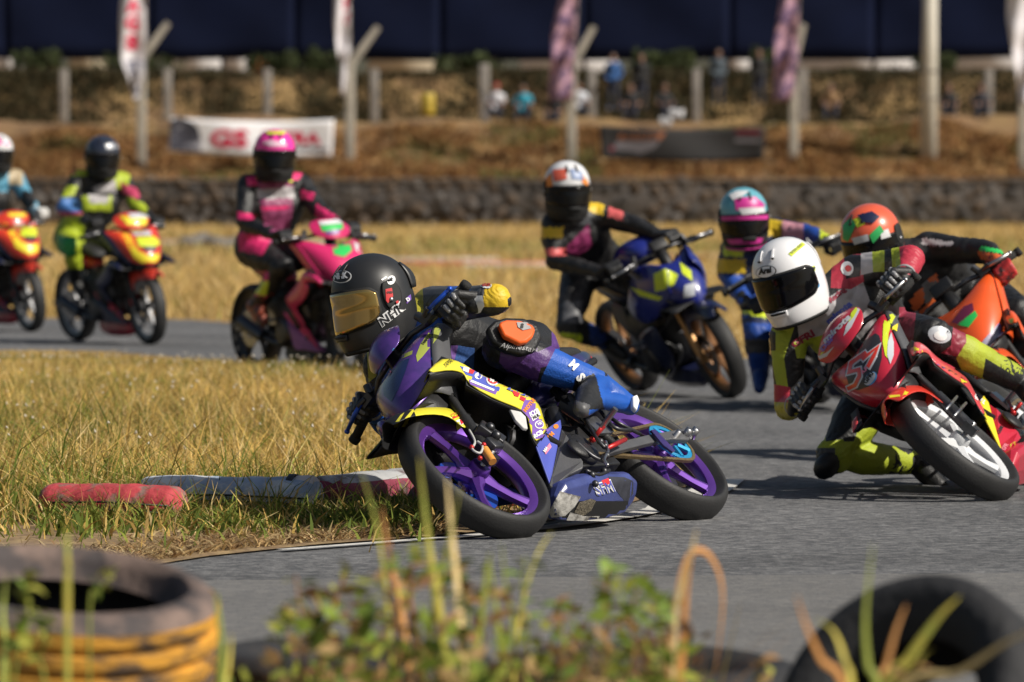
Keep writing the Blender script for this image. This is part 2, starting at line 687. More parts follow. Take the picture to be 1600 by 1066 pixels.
# ------------------------------------------------------------------ grass of the infield
m_grass = attr_mat('grass_blades', .75, .3)
STRAW = np.array([[.64, .44, .12], [.74, .53, .19], [.58, .38, .11], [.68, .52, .25], [.42, .28, .09]])
GREEN = np.array([[.17, .22, .035], [.26, .30, .05], [.12, .17, .03]])
def inpoly(x, y, poly):
    ins = np.zeros(len(x), bool)
    j = len(poly) - 1
    for i in range(len(poly)):
        xi, yi, xj, yj = poly[i].x, poly[i].y, poly[j].x, poly[j].y
        if yi != yj:
            ins ^= ((yi > y) != (yj > y)) & (x < (xj - xi) * (y - yi) / (yj - yi) + xi)
        j = i
    return ins
def polydist(x, y, poly):
    d = np.full(len(x), 1e9)
    for i in range(len(poly)):
        a, b = poly[i - 1], poly[i]
        ax, ay, bx, by = a.x, a.y, b.x, b.y
        L = (bx - ax) ** 2 + (by - ay) ** 2
        t = np.clip(((x - ax) * (bx - ax) + (y - ay) * (by - ay)) / L, 0, 1)
        d = np.minimum(d, np.hypot(x - ax - t * (bx - ax), y - ay - t * (by - ay)))
    return d
def vnoise(x, y, sc, seed):
    g = np.random.default_rng(seed).random((64, 64))
    u, v = (x * sc) % 64, (y * sc) % 64
    i, j = u.astype(int) % 64, v.astype(int) % 64
    fu, fv = u - np.floor(u), v - np.floor(v)
    fu, fv = fu * fu * (3 - 2 * fu), fv * fv * (3 - 2 * fv)
    i2, j2 = (i + 1) % 64, (j + 1) % 64
    return (g[i, j] * (1 - fu) + g[i2, j] * fu) * (1 - fv) + (g[i, j2] * (1 - fu) + g[i2, j2] * fu) * fv
def palette(n, gfrac):
    s = STRAW[NR.integers(0, len(STRAW), n)]
    g = GREEN[NR.integers(0, len(GREEN), n)]
    c = np.where((NR.random(n) < gfrac)[:, None], g, s)
    return np.clip(c * NR.uniform(.75, 1.2, (n, 1)), 0, 1)

n = 260000
x = NR.uniform(-5.5, 1.6, n); y = NR.uniform(17.0, 40, n)
k = inpoly(x, y, infw); x, y = x[k], y[k]
dd = polydist(x, y, infw)
cl = vnoise(x, y, 2.3, 3) * .6 + vnoise(x, y, 6, 4) * .4
near = np.clip((y - 18.6) / 1.6 - np.clip((x + .75) * .8, 0, .6), 0, 1)            # bare strip along the near edge
keep = (NR.random(len(x)) < np.clip(.15 + cl * 1.3, 0, 1)) & (dd > NR.uniform(.02, .30, len(x))) & ((near > NR.random(len(x)) * .75) | (NR.random(len(x)) < .10))
x, y, cl, near = x[keep], y[keep], cl[keep], near[keep]
n = len(x)
gv = vnoise(x, y, .9, 8)
gf = np.clip(.13 + .95 * (gv - .45) + .42 * (1 - near), .03, .7)
h = NR.uniform(.07, .26, n) * (.45 + .9 * cl) * (.35 + .65 * near)
tall = NR.random(n) < .03
h[tall] *= 1.6
s_ = F_PX / y
h = np.minimum(h, NR.uniform(.5, 1.15, n) * np.clip((CAM_H - (560 - HORIZON) / s_), .035, 1))
base = np.stack([x, y, np.full(n, .004)], 1)
v_, f_, c_ = blades(base, h, NR.uniform(.003, .010, n), NR.uniform(.1, 1.5, n), np.clip(palette(n, gf) * (.72 + .52 * vnoise(x + 20, y, .75, 61))[:, None], 0, .85))
tag(scatter_mesh('infield_grass', v_, f_, c_, m_grass), kind='stuff')
# low dark green weeds hugging the kerb tubes, dry litter in front
n = 9000
t = NR.random(n)
px = 60 + t * 620
gx = np.array([G(p, 812 - (p - 60) * .012 + q).to_tuple() for p, q in zip(px, NR.normal(4, 13, n))])
clump = vnoise(px / 40, px * 0, 1, 9)
sel = NR.random(n) < .25 + .9 * clump * (px > 280) + .15
gx = gx[sel]; n = len(gx)
gx[:, 2] = .005
hh = NR.uniform(.02, .10, n) * np.where(gx[:, 0] < -1.1, 1.25, .9)
v_, f_, c_ = blades(gx, hh, NR.uniform(.006, .016, n), NR.uniform(.3, 1.2, n), palette(n, np.full(n, .72)) * .8)
tag(scatter_mesh('kerb_weeds', v_, f_, c_, m_grass), kind='stuff')
# dry litter lying on the bare strip of soil along the near edge
n = 5200
pxl = NR.uniform(-60, 700, n); pyl = np.interp(pxl, [-60, 330, 500, 700], [925, 862, 846, 832]) - np.abs(NR.normal(0, 17, n)) + 4
lt = np.array([G(a, b).to_tuple() for a, b in zip(pxl, pyl)]); lt[:, 2] = .008
v_, f_, c_ = blades(lt, NR.uniform(.008, .045, n), NR.uniform(.004, .012, n), NR.uniform(1.2, 3.0, n), np.array([[.46, .31, .14], [.36, .22, .10], [.55, .42, .22], [.20, .13, .07]])[NR.integers(0, 4, n)] * NR.uniform(.7, 1.15, (n, 1)))
tag(scatter_mesh('dry_litter', v_, f_, c_, m_grass), kind='stuff')
# seed heads and tiny white flowers over the grass
n = 700
x = NR.uniform(-5, .0, n); y = NR.uniform(21, 39, n)
k = inpoly(x, y, infw); x, y = x[k], y[k]; n = len(x)
z = np.minimum(NR.uniform(.10, .26, n), np.clip(CAM_H - (556 - HORIZON) / (F_PX / y), .05, 1))
q = NR.normal(0, 1, (n, 4, 3)) * .007
ctr = np.stack([x, y, z], 1)
vs = (ctr[:, None] + np.array([[0, 0, .009], [.008, 0, -.004], [-.006, .006, -.004], [-.004, -.007, -.003]]) + q * .3).reshape(-1, 3)
idx = np.arange(n)[:, None] * 4
f_ = np.concatenate([idx + np.array([a]) for a in ((0, 1, 2), (0, 2, 3), (0, 3, 1), (1, 3, 2))])
cc = np.repeat(np.array([[.72, .66, .55]]), n * 4, 0)
tag(scatter_mesh('grass_flowers', vs, f_, cc, m_grass), kind='stuff')

# ------------------------------------------------------------------ far grass, stones and old kerb beyond the track
n = 170000
y = 35 + (183 - 35) * NR.random(n) ** 1.5
x = NR.uniform(-.135, .135, n) * y
lim = np.interp(x / y * F_PX + 800, [p[0] for p in edge], [p[1] for p in edge])
ylim = CAM_H * F_PX / (lim - HORIZON)
k = y > ylim + NR.uniform(0, .8, n); x, y = x[k], y[k]; n = len(x)
cl = vnoise(x, y, .35, 21)
k = NR.random(n) < .2 + cl; x, y, cl = x[k], y[k], cl[k]; n = len(x)
band = np.exp(-((y - 112) / 14) ** 2)
gf = np.clip(.05 + .75 * band * vnoise(x, y, .12, 5) + .35 * (vnoise(x, y, .15, 6) - .55), .02, .8)
base = np.stack([x, y, np.full(n, -.02)], 1)
v_, f_, c_ = blades(base, NR.uniform(.06, .26, n) * (.4 + cl), NR.uniform(.01, .022, n) * (y / 45) ** .8, NR.uniform(.2, 1, n), palette(n, gf) * .72 + np.array([.50, .36, .20]) * .28)
tag(scatter_mesh('far_grass', v_, f_, c_, m_grass), kind='stuff')
m_rock = mat('field_stone', (.15, .135, .12), .9, var=.3, vscale=3, bump=.6, bscale=12)
m_redk = mat('red_kerb_paint', (.46, .14, .09), .7, var=.25, vscale=3)
m_whk = mat('white_kerb_paint', (.50, .46, .42), .7, var=.2, vscale=3)
def rock_mesh(seed, r=1.0, sub=2):
    bm = bmesh.new()
    bmesh.ops.create_icosphere(bm, subdivisions=sub, radius=r)
    for v in bm.verts:
        v.co *= 1 + .28 * mnoise.noise(v.co * 1.3 + V((seed * 7, 0, 0)))
    me = bpy.data.meshes.new('stone'); bm.to_mesh(me); bm.free()
    me.polygons.foreach_set('use_smooth', [True] * len(me.polygons))
    return me
rk = [rock_mesh(i) for i in range(3)]
for r_ in rk: r_.materials.append(m_rock)
for i, (px, py, s) in enumerate([(300, 391, .5), (316, 389, .6), (336, 393, .55), (352, 392, .4), (372, 386, .35)]):
    o = bpy.data.objects.new('field_stone', rk[i % 3]); COL.objects.link(o)
    p = G(px, py); o.location = (p.x, p.y, .12); o.scale = (s * .62, s * .5, s * .34); o.rotation_euler = (0, 0, i)
    tag(o, ['leftmost grey stone of the group in the dry grass left of the pink rider', 'second grey stone from the left in the dry grass', 'middle one of the grey stones in the dry grass', 'flat grey stone fourth from the left in the dry grass', 'small grey stone nearest the pink rider in the dry grass'][i], 'stone', 'stones lying in the dry grass')
for i, (x0, x1, py, m) in enumerate([(690, 800, 420, m_redk), (803, 862, 424, m_whk), (640, 688, 414, m_whk), (1065, 1110, 408, m_whk), (264, 330, 382, m_redk), (332, 378, 385, m_whk), (1110, 1150, 410, m_redk)]):
    a, b = G(x0, py), G(x1, py + 3)
    mb = MB(); mb.box((0, 0, .06), ((b - a).length, .35, .11))
    o = mb.build('far_kerb', m, bevel=.03)
    o.location = ((a.x + b.x) / 2, a.y, 0)
    lab = ['red kerb block behind the pink and black riders, longest of the far kerb', 'white kerb block beside the longest red one in the far grass', 'white kerb block at the left end of the far kerb row',
           'small white kerb block in the grass left of the turquoise helmet', 'red kerb block in the grass between the dark helmet rider and the pink rider', 'white kerb block in the grass just left of the pink rider', 'small red kerb block behind the turquoise helmeted rider'][i]
    tag(o, lab, 'kerb', 'painted kerb blocks across the field')

# ------------------------------------------------------------------ stone wall, banks
m_stone = [mat('wall_stone_%s' % a, c, .9, var=.3, vscale=2.5, bump=.6, bscale=9) for a, c in (('grey', (.098, .088, .082)), ('brown', (.095, .070, .052)), ('dark', (.048, .043, .041)))]
m_mortar = mat('wall_mortar', (.055, .046, .040), .95, var=.3, vscale=1.5)
m_cap = mat('wall_cap', (.13, .105, .085), .9, var=.3, vscale=1.2)
WY = 183.6
wall = empty('stone_wall', Matrix.Translation((0, WY, 0)), 'long dark field stone wall with a rough cap at the foot of the bank', 'wall')
mb = MB(); mb.box((0, .35, .72), (60, .5, 1.5)); mb.build('core', m_mortar, wall)
mb = MB()
for i in range(60):
    mb.box((-29.5 + i + rnd.uniform(-.02, .02), .33, 1.515 + rnd.uniform(-.03, .03)), (.98, .62, .09))
o = mb.build('cap', m_cap, wall, bevel=.02)
smesh = []
for i in range(6):
    me = rock_mesh(20 + i, .5, 1); me.materials.append(m_stone[i % 3]); smesh.append(me)
for r in range(4):
    for c in range(74):
        o = bpy.data.objects.new('stone', smesh[rnd.randrange(6)]); COL.objects.link(o); o.parent = wall
        o.location = (-17.6 + c * .475 + (r % 2) * .24 + rnd.uniform(-.12, .12), .165 + rnd.uniform(-.04, .04), .19 + r * .365 + rnd.uniform(-.13, .13))
        o.scale = (rnd.uniform(.40, .72), rnd.uniform(.22, .32), rnd.uniform(.34, .54))
        o.rotation_euler = (rnd.uniform(-.3, .3), rnd.uniform(-.8, .8), rnd.uniform(-.4, .4))

m_bank = mat('bank_earth', (.20, .115, .052), .95, var=.3, vscale=.5, col2=(.30, .19, .075), c2scale=.35, bump=.6, bscale=2)
def bank_z(x, y):
    z = np.interp(y, [183.9, 184.4, 191, 193, 199.5, 202.5, 207, 900], [1.42, 1.48, 3.15, 3.42, 3.5, 5.15, 5.42, 5.8])
    w = np.clip((y - 184.3) / 2, 0, 1) * np.clip((198 - y) / 4, .25, 1)
    return z + (vnoise(x + 100, y, .35, 31) - .5) * .75 * w + (vnoise(x + 100, y, 1.1, 32) - .5) * .3 * w
ys = np.concatenate([np.linspace(183.9, 207, 60), [215, 240, 300, 500, 900]])
xs = np.linspace(-60, 60, 200)
X, Y = np.meshgrid(xs, ys)
Z = bank_z(X.ravel(), Y.ravel()).reshape(X.shape)
mb = MB()
mb.grid([[V((X[i, j] * (1 if Y[i, j] < 220 else Y[i, j] / 200), Y[i, j], Z[i, j])) for j in range(len(xs))] for i in range(len(ys))])
tag(mb.build('bank', m_bank), kind='structure')
m_brush = attr_mat('dry_brush', .85, .2)
BR = np.array([[.34, .17, .065], [.42, .235, .09], [.24, .115, .05], [.46, .29, .12], [.15, .08, .04]])
n = 60000
x = NR.uniform(-21, 21, n); y = 184.4 + 7.2 * NR.random(n)
cl = vnoise(x + 50, y, .55, 41) * .6 + vnoise(x + 50, y, 1.7, 42) * .4
k = NR.random(n) < cl * 1.4; x, y, cl = x[k], y[k], cl[k]; n = len(x)
cols = BR[NR.integers(0, 5, n)] * NR.uniform(.65, 1.2, (n, 1))
gm = (vnoise(x + 50, y, .4, 43) > .70) & (NR.random(n) < .6)
cols[gm] = np.array([.15, .15, .05])
base = np.stack([x, y, bank_z(x, y) - .03], 1)
v_, f_, c_ = blades(base, NR.uniform(.12, .45, n) * (.4 + cl) * np.clip((193 - y) / 3, .3, 1), NR.uniform(.04, .12, n), NR.uniform(.3, 1.6, n), cols)
tag(scatter_mesh('dry_brush', v_, f_, c_, m_brush), kind='stuff')
# darker scrub on the second bank
n = 40000
x = NR.uniform(-23, 23, n); y = NR.uniform(199.2, 205.5, n)
cl = vnoise(x + 50, y, .5, 51) * .6 + vnoise(x + 50, y, 1.5, 52) * .4
k = NR.random(n) < cl * 1.5; x, y, cl = x[k], y[k], cl[k]; n = len(x)
SC = np.array([[.075, .065, .03], [.11, .09, .042], [.05, .05, .026], [.15, .105, .05]])
base = np.stack([x, y, bank_z(x, y) - .03], 1)
v_, f_, c_ = blades(base, NR.uniform(.15, .42, n) * (.4 + cl), NR.uniform(.06, .14, n), NR.uniform(.3, 1.3, n), SC[NR.integers(0, 4, n)] * .7 * NR.uniform(.6, 1.25, (n, 1)))
tag(scatter_mesh('dark_scrub', v_, f_, c_, m_brush), kind='stuff')

# ------------------------------------------------------------------ fence posts
m_conc = mat('post_concrete', (.36, .33, .28), .85, var=.2, vscale=2, bump=.3, bscale=20)
m_conc2 = mat('upper_post_concrete', (.24, .22, .20), .9, var=.25, vscale=2)
def post_obj(name, px, py0, py1, d, w, m, label, group, arm=None):
    b = P(px, py0, d); t = P(px, py1, d)
    root = empty(name, Matrix.Translation((b.x, b.y, b.z)), label, 'post', group)
    hgt = t.z - b.z
    mb = MB(); mb.box((0, 0, hgt / 2 - .15), (w, w, hgt + .3)); mb.build('shaft', m, root, bevel=.02)
    if arm:
        a = P(arm[0], arm[1], d + .1)
        v = a - t
        mb = MB(); mb.tube([(0, 0, hgt - .12), (v.x, v.y, hgt + v.z)], [w * .55, w * .42], n=4); mb.build('slanted_arm', m, root, smooth=False)
    return root
labs = ['concrete fence post with a slanted arm left of the white lettered banner', 'concrete fence post with a slanted arm at the right end of the white lettered banner',
        'concrete fence post with a slanted arm above the black suited rider', 'concrete fence post with a slanted arm right of the black banner', 'concrete fence post at the right edge of the photo behind the white feather flag']
for i, (px, py0, py1, ax, ay) in enumerate([(221, 258, 88, 263, 36), (547, 264, 98, 591, 42), (893, 262, 100, 928, 42), (1240, 282, 95, 1256, 38), (1597, 285, 70, 1640, 20)]):
    post_obj('fence_post', px, py0, py1, 186.5, .30 if i < 4 else .26, m_conc, labs[i], 'front fence posts with slanted arms', (ax, ay))
for i, px in enumerate([100, 262, 418, 585, 757, 925, 1088, 1255, 1545]):
    nm = ['leftmost low post on the upper terrace', 'low terrace post above the left end of the white banner', 'low terrace post above the pink helmet', 'low terrace post right of the second white feather flag',
          'low terrace post left of the turquoise shirted spectator', 'low terrace post right of the first pink patterned flag', 'low terrace post above the turquoise helmet', 'low terrace post just right of the second pink patterned flag', 'rightmost low post on the upper terrace'][i]
    post_obj('terrace_post', px, 178 if i < 8 else 178, 108 if i != 4 else 100, 197.2, .34 if i in (4,) else .28, m_conc2, nm, 'posts along the upper terrace')
# tall white pole
m_pole = mat('pole_paint', (.55, .52, .45), .7, var=.12, vscale=2)
b = P(1450, 268, 187); root = empty('tall_pole', Matrix.Translation(b), 'tall pale concrete lighting pole standing on the bank at right', 'pole')
mb = MB(); mb.tube([(0, 0, -.3), (.1, 0, 9)], [.30, .20], n=20); mb.build('shaft', m_pole, root)
mb = MB(); mb.box((0, 0, .03), (.9, .9, .3)); mb.build('footing', m_conc2, root, bevel=.03)
mb = MB()
for z in (2.4, 3.3): mb.lathe([(.29, -.03), (.305, -.03), (.305, .03), (.29, .03)], (.03, 0, z), n=20, closed=True)
mb.build('steel_band', m_conc2, root)

# ------------------------------------------------------------------ navy screen, buildings, bushes
m_navy = mat('navy_fabric', (.0055, .0085, .026), .9, var=.2, vscale=.5, bump=.3, bscale=1.5, spec=.08)
scr = empty('navy_screen', Matrix.Translation((0, 212, 5.3)), 'long dark navy fabric screen stretched across the top of the picture', 'screen')
pw = 5.4
for i in range(-4, 5):
    mb = MB()
    bot = [6.13, 6.10, 6.04, 6.10, 6.0, 6.03, 6.06, 6.03, 6.15][i + 4] - 5.3
    rows = []
    for r in range(13):
        z = bot + (7.5 - bot) * r / 12
        rows.append([V((i * pw + pw * (c / 16 - .5) * 1.0005, .10 * math.sin((i + c / 16) * 2.6) * math.sin(r / 12 * math.pi) + .05 * math.sin(r * .9 + (i * 16 + c) * .5), z + ([6.13, 6.10, 6.04, 6.10, 6.0, 6.03, 6.06, 6.03, 6.15, 6.1][i + 5] - 5.3 - bot) * (c / 16) * (1 - r / 12))) for c in range(17)])
    mb.grid(rows)
    mb.build('fabric_panel', m_navy, scr, solid=.01)
mb = MB()
for i in range(-5, 5):
    o_ = MB(); o_.box(((i + .5) * pw, .35, 3.6), (.16, .16, 7.8)); o_.build('support_post', m_conc2, scr, bevel=.01)

m_wallw = mat('building_white', (.72, .72, .74), .8, var=.08, vscale=.4)
m_wallb = mat('building_beige', (.55, .48, .36), .8, var=.1, vscale=.4)
m_orange = mat('building_orange', (.50, .15, .06), .8, var=.1, vscale=.4)
m_roof = mat('building_roof', (.20, .17, .16), .7, var=.2, vscale=.8)
m_glass_d = mat('window_dark', (.03, .035, .045), .15, var=.1)
def building(px0, px1, m, label, d=250, hgt=4.4):
    a, b = P(px0, 110, d), P(px1, 110, d)
    w = b.x - a.x
    root = empty('low_building', Matrix.Translation(((a.x + b.x) / 2, d, 5.5)), label, 'building', 'buildings seen under the navy screen')
    mb = MB(); mb.box((0, 3, hgt / 2), (w, 6, hgt)); mb.build('wall', m, root)
    mb = MB(); mb.box((0, 3, hgt + .1), (w + .5, 6.6, .22)); mb.build('roof', m_roof, root)
    k = max(1, int(w / 2.6))
    for i in range(k):
        xx = -w / 2 + w * (i + .5) / k
        mb = MB(); mb.box((xx, -.012, 2.75), (.9, .06, 1.0)); o = mb.build('window', m_glass_d, root)
        mb = MB()
        for q in ((xx - .47, 2.75, .07, 1.1), (xx + .47, 2.75, .07, 1.1), (xx, 3.28, 1.0, .07), (xx, 2.22, 1.0, .07)):
            mb.box((q[0], -.03, q[1]), (q[2], .08, q[3]))
        mb.build('frame', m_wallw, o)
for a, b, m, l in [(-30, 38, m_wallw, 'pale building under the screen at the left edge'), (108, 162, m_wallb, 'beige building under the screen left of the first white flag'), (268, 345, m_wallw, 'white building under the screen between the first flag and the orange hut'),
                   (352, 392, m_wallw, 'small bright white building beside the orange hut'), (393, 412, m_orange, 'small orange hut under the navy screen'), (575, 690, m_wallb, 'cream building under the screen right of the second white flag'),
                   (812, 965, m_wallw, 'long white building behind the first pink patterned flag'), (1125, 1175, m_wallw, 'narrow white building above the turquoise helmet'), (1252, 1432, m_wallw, 'long white building between the second pink flag and the tall pole'), (1478, 1640, m_wallw, 'white building under the screen right of the tall pole')]:
    building(a, b, m, l)

m_leafd = attr_mat('bush_leaves', .8, .2)
m_twig = mat('twig', (.09, .065, .04), .9)
def bush(px, w, hgt, label, d=207.5, col=(.055, .07, .028)):
    b = P(px, 112, d)
    root = empty('scrub_bush', Matrix.Translation((b.x, d, 5.35)), label, 'bush', 'scrub bushes on top of the upper bank')
    mb = MB()
    for i in range(5):
        a = i * 1.3
        mb.tube([(0, 0, 0), (math.cos(a) * w * .2, math.sin(a) * .2, hgt * .5), (math.cos(a) * w * .35, math.sin(a) * .3, hgt * .85)], [.05, .03, .01], n=5)
    mb.build('stem', m_twig, root)
    n = 900
    c = NR.normal(0, 1, (n, 3)); c /= np.linalg.norm(c, axis=1)[:, None]; c *= (NR.random((n, 1)) ** .4)
    c = c * np.array([w / 2, .5, hgt / 2]) * (1 + .35 * np.sin(c[:, :1] * 7 + px)) + np.array([0, 0, hgt * .52])
    q = NR.normal(0, .075, (n, 4, 3))
    vs = (c[:, None] + q).reshape(-1, 3)
    f = np.arange(n * 4).reshape(n, 4)
    cc = np.repeat(np.array(col)[None] * NR.uniform(.5, 1.6, (n, 1)), 4, 0)
    o = scatter_mesh('foliage', vs, f, cc, m_leafd, kind=None, parent=root)
for px, w, hgt, l in [(62, 2.2, .9, 'dark bush under the screen near the left edge'), (215, 2.6, .9, 'dark bush behind the first white feather flag'), (440, 2.4, .8, 'dark bush under the screen above the pink helmet'), (500, 1.6, .9, 'dark bush left of the second white feather flag'),
                      (735, 2.6, .75, 'dark bush left of the turquoise shirted spectator'), (1035, 3.0, .9, 'dark bush under the screen above the black banner'), (1205, 1.8, 1.0, 'dark bush left of the second pink flag'), (1460, 1.2, .9, 'dark bush right beside the tall pole')]:
    bush(px, w, hgt, l)

# ------------------------------------------------------------------ banners and flags
def cloth_grid(w, h, nx, ny, fn):
    return [[V(fn(i / nx, j / ny)) for i in range(nx + 1)] for j in range(ny + 1)]
m_bwhite = mat('banner_white', (.82, .82, .86), .8, var=.06, vscale=.8)
m_bdark = mat('banner_dark_print', (.05, .05, .07), .8, var=.5, vscale=2, col2=(.32, .32, .36), c2lo=.55, c2hi=.62, c2scale=1.6)
m_bred = mat('banner_red_print', (.58, .012, .07), .8, var=.05)
m_bblack = mat('banner_black', (.018, .017, .018), .75, var=.2, vscale=1)
m_borange = mat('banner_orange_print', (.30, .11, .05), .8)
m_bsil = mat('banner_silver_print', (.17, .16, .18), .8)
m_rope = mat('rope', (.3, .26, .2), .9)
def banner(name, c, d, m, label):
    """c: four px corners tl, tr, br, bl; the cloth sags a little between its ties"""
    tl, tr, br, bl = [P(x, y, d) for x, y in c]
    o0 = bl
    root = empty(name, Matrix.Translation(o0), label, 'banner')
    def fn(u, v):
        p = bl.lerp(br, u).lerp(tl.lerp(tr, u), v) - o0
        p.z -= .10 * math.sin(u * math.pi) * (1 if v > .5 else .7)
        p.y += .07 * math.sin(u * 9 + v * 2)
        return p
    mb = MB(); mb.grid(cloth_grid(1, 1, 40, 8, fn))
    cl = mb.build('cloth', m, root, solid=.006)
    for p, q in ((tl, V((-.35, .1, .15))), (tr, V((.35, .1, .15))), (bl, V((-.35, .1, -.1))), (br, V((.35, .1, -.1)))):
        mb = MB(); mb.tube([p - o0, p - o0 + q], .012, n=5); mb.build('tie_rope', m_rope, root)
    return root, cl
r1, c1 = banner('lettered_banner', [(266, 183), (522, 187), (518, 246), (264, 236)], 185.6, m_bwhite, 'white banner with large red letters tied across the bank')
pr = Print([c1], r1, lift=.012, jump=.6)
pr.poly([(266, 184), (296, 185), (310, 200), (316, 222), (312, 238), (265, 235)], m_bdark, 'dark_print', step=8)
pr.word('GS', 328, 230, 58, 1.5, 29, m_bred, bold=.045, width=60)
pr.word('ASTRA', 402, 224, 58, 1.5, 20, m_bred, bold=.05, width=100)
pr.poly([(455, 229), (512, 231), (512, 237), (455, 235)], m_bsil, 'small_print', step=8)
r2, c2 = banner('black_banner', [(936, 196), (1195, 198), (1193, 250), (940, 248)], 185.6, m_bblack, 'black banner with an orange and silver logo tied across the bank')
pr = Print([c2], r2, lift=.012, jump=.6)
pr.poly([(968, 210), (1040, 206), (1034, 218), (966, 219)], m_borange, 'logo_print', step=8)
pr.poly([(958, 232), (964, 221), (1032, 220), (1022, 232), (1000, 241), (985, 236)], m_bsil, 'logo_print', step=8)
pr.poly([(953, 229), (962, 227), (960, 236), (952, 236)], mat('banner_dull_red', (.16, .015, .03), .8), 'logo_print', step=8)
pr.word('RACING', 976, 217, 60, -2, 8, m_bblack, bold=.05, width=52, layer=2)
pr.poly([(1150, 203), (1188, 204), (1188, 210), (1150, 209)], mat('banner_dull_red', (.16, .015, .03), .8), 'red_print', step=8)
pr.poly([(1148, 216), (1188, 217), (1187, 223), (1148, 222)], m_bsil, 'grey_print', step=8)

m_fl1 = mat('flag_white', (.66, .64, .68), .8, var=.06)
m_flg = mat('flag_grey_print', (.16, .16, .22), .8, var=.4, vscale=2, col2=(.5, .5, .55), c2scale=2.5)
m_fl2 = mat('flag_pink_pattern', (.46, .27, .34), .8, var=.35, vscale=2.5, col2=(.10, .06, .13), c2lo=.46, c2hi=.56, c2scale=2.6)
m_flp = mat('flag_pole_metal', (.30, .27, .24), .5, metal=.6)
def flag(px, pts, d, m, label, letters=None, low=None):
    """feather flag: a thin pole and a cloth given by its left and right edge (px) from top to bottom"""
    b = P(pts[-1][2] + 4, pts[-1][0] + 14, d)
    root = empty('feather_flag', Matrix.Translation(b), label, 'flag', 'feather flags along the fence')
    rows = []
    k = len(pts)
    n = 26
    for i in range(n):
        t = i / (n - 1) * (k - 1); a = min(int(t), k - 2); t -= a
        y, l, r = [pts[a][q] * (1 - t) + pts[a + 1][q] * t for q in range(3)]
        row = []
        for j in range(9):
            u = j / 8
            p = P(l + (r - l) * u, y, d) - b
            p.y += .22 * math.sin(u * 6.5 + i * .35) * (1 - u) - .05 * math.sin(i * .9)
            row.append(p)
        rows.append(row)
    mb = MB(); mb.grid(rows)
    cl = mb.build('cloth', m, root, solid=.006)
    mb = MB(); mb.tube([V((.05, 0, -.3))] + [P(pts[min(q, k - 1)][2] + 1, pts[min(q, k - 1)][0], d) - b for q in reversed(range(k))], .022, n=6)
    mb.build('flag_pole', m_flp, root)
    if letters or low:
        p = Print([cl], root, lift=.012, jump=.6)
        if low: p.poly(low, m_flg, 'grey_print', step=7, jump=.4)
        for q in letters or []: p.word(*q[:6], m_bred, bold=.06, width=q[6], up=(1, 0) if len(q) > 7 else None)
    return root
flag(208, [(-70, 196, 224), (-30, 189, 226), (30, 187, 227), (90, 188, 228), (120, 200, 224), (150, 206, 218), (157, 208, 213)], 186.1, m_fl1, 'white feather flag with red letters, leftmost on the fence',
     letters=[('S', 196, 78, 1, 0, 24, 22), ('G', 196, 48, 1, 0, 24, 22), ('A', 197, 20, 1, 0, 22, 22)], low=[(188, 95), (228, 95), (222, 120), (216, 148), (207, 150), (199, 120)])
flag(533, [(-70, 528, 548), (-20, 522, 546), (40, 522, 546), (80, 527, 547), (100, 530, 543), (150, 532, 540)], 186.1, m_fl1, 'narrow white feather flag with red letters right of the white banner',
     letters=[('G', 537, 40, 1, 0, 20, 9), ('S', 536, 15, 1, 0, 20, 9)], low=[(529, 92), (546, 92), (541, 148), (532, 148)])
flag(880, [(-60, 880, 902), (0, 874, 902), (50, 862, 899), (85, 862, 897), (110, 859, 896), (158, 857, 894)], 186.1, m_fl2, 'pink patterned feather flag above the black suited rider')
flag(1228, [(-60, 1226, 1248), (0, 1220, 1248), (60, 1209, 1247), (110, 1210, 1246), (158, 1207, 1236)], 186.1, m_fl2, 'pink patterned feather flag right of the black banner')
flag(1590, [(-60, 1576, 1612), (30, 1574, 1616), (80, 1580, 1618), (130, 1590, 1618), (165, 1594, 1612)], 186.1, m_fl1, 'white feather flag at the right edge of the photo')

# ------------------------------------------------------------------ drum, litter, spectators
m_yel = mat('drum_yellow', (.42, .30, .03), .6, var=.25, vscale=3)
b = P(668, 180, 195.5)
root = empty('yellow_drum', Matrix.Translation(b), 'small yellow drum standing on the terrace left of the spectators', 'drum')
mb = MB(); mb.lathe([(0, 0), (.23, 0), (.25, .03), (.25, .26), (.265, .28), (.25, .30), (.25, .5), (.265, .52), (.25, .54), (.25, .73), (.23, .75), (0, .75)], n=20); mb.build('body', m_yel, root)
mb = MB(); mb.lathe([(0, .0), (.2, 0), (.21, .03), (0, .035)], (0, 0, .75), n=18); mb.build('lid', m_conc2, root)
m_lit = mat('litter_white', (.6, .6, .62), .6)
for px, py, s, l in [(1421, 206, .34, 'white plastic litter on the bank left of the tall pole'), (1057, 178, .3, 'pale litter on the terrace edge above the black banner'), (1040, 190, .25, 'small pale litter just above the black banner')]:
    p = P(px, py, 191.5)
    mb = MB(); mb.grid([[V((s * (i / 4 - .5) * 1.6, -.05 * math.sin(i * 2 + j), s * (j / 3 - .5) + .04 * math.sin(i * 1.7))) for i in range(5)] for j in range(4)])
    o = mb.build('plastic_litter', m_lit, solid=.01); o.location = p
    tag(o, l, 'litter')

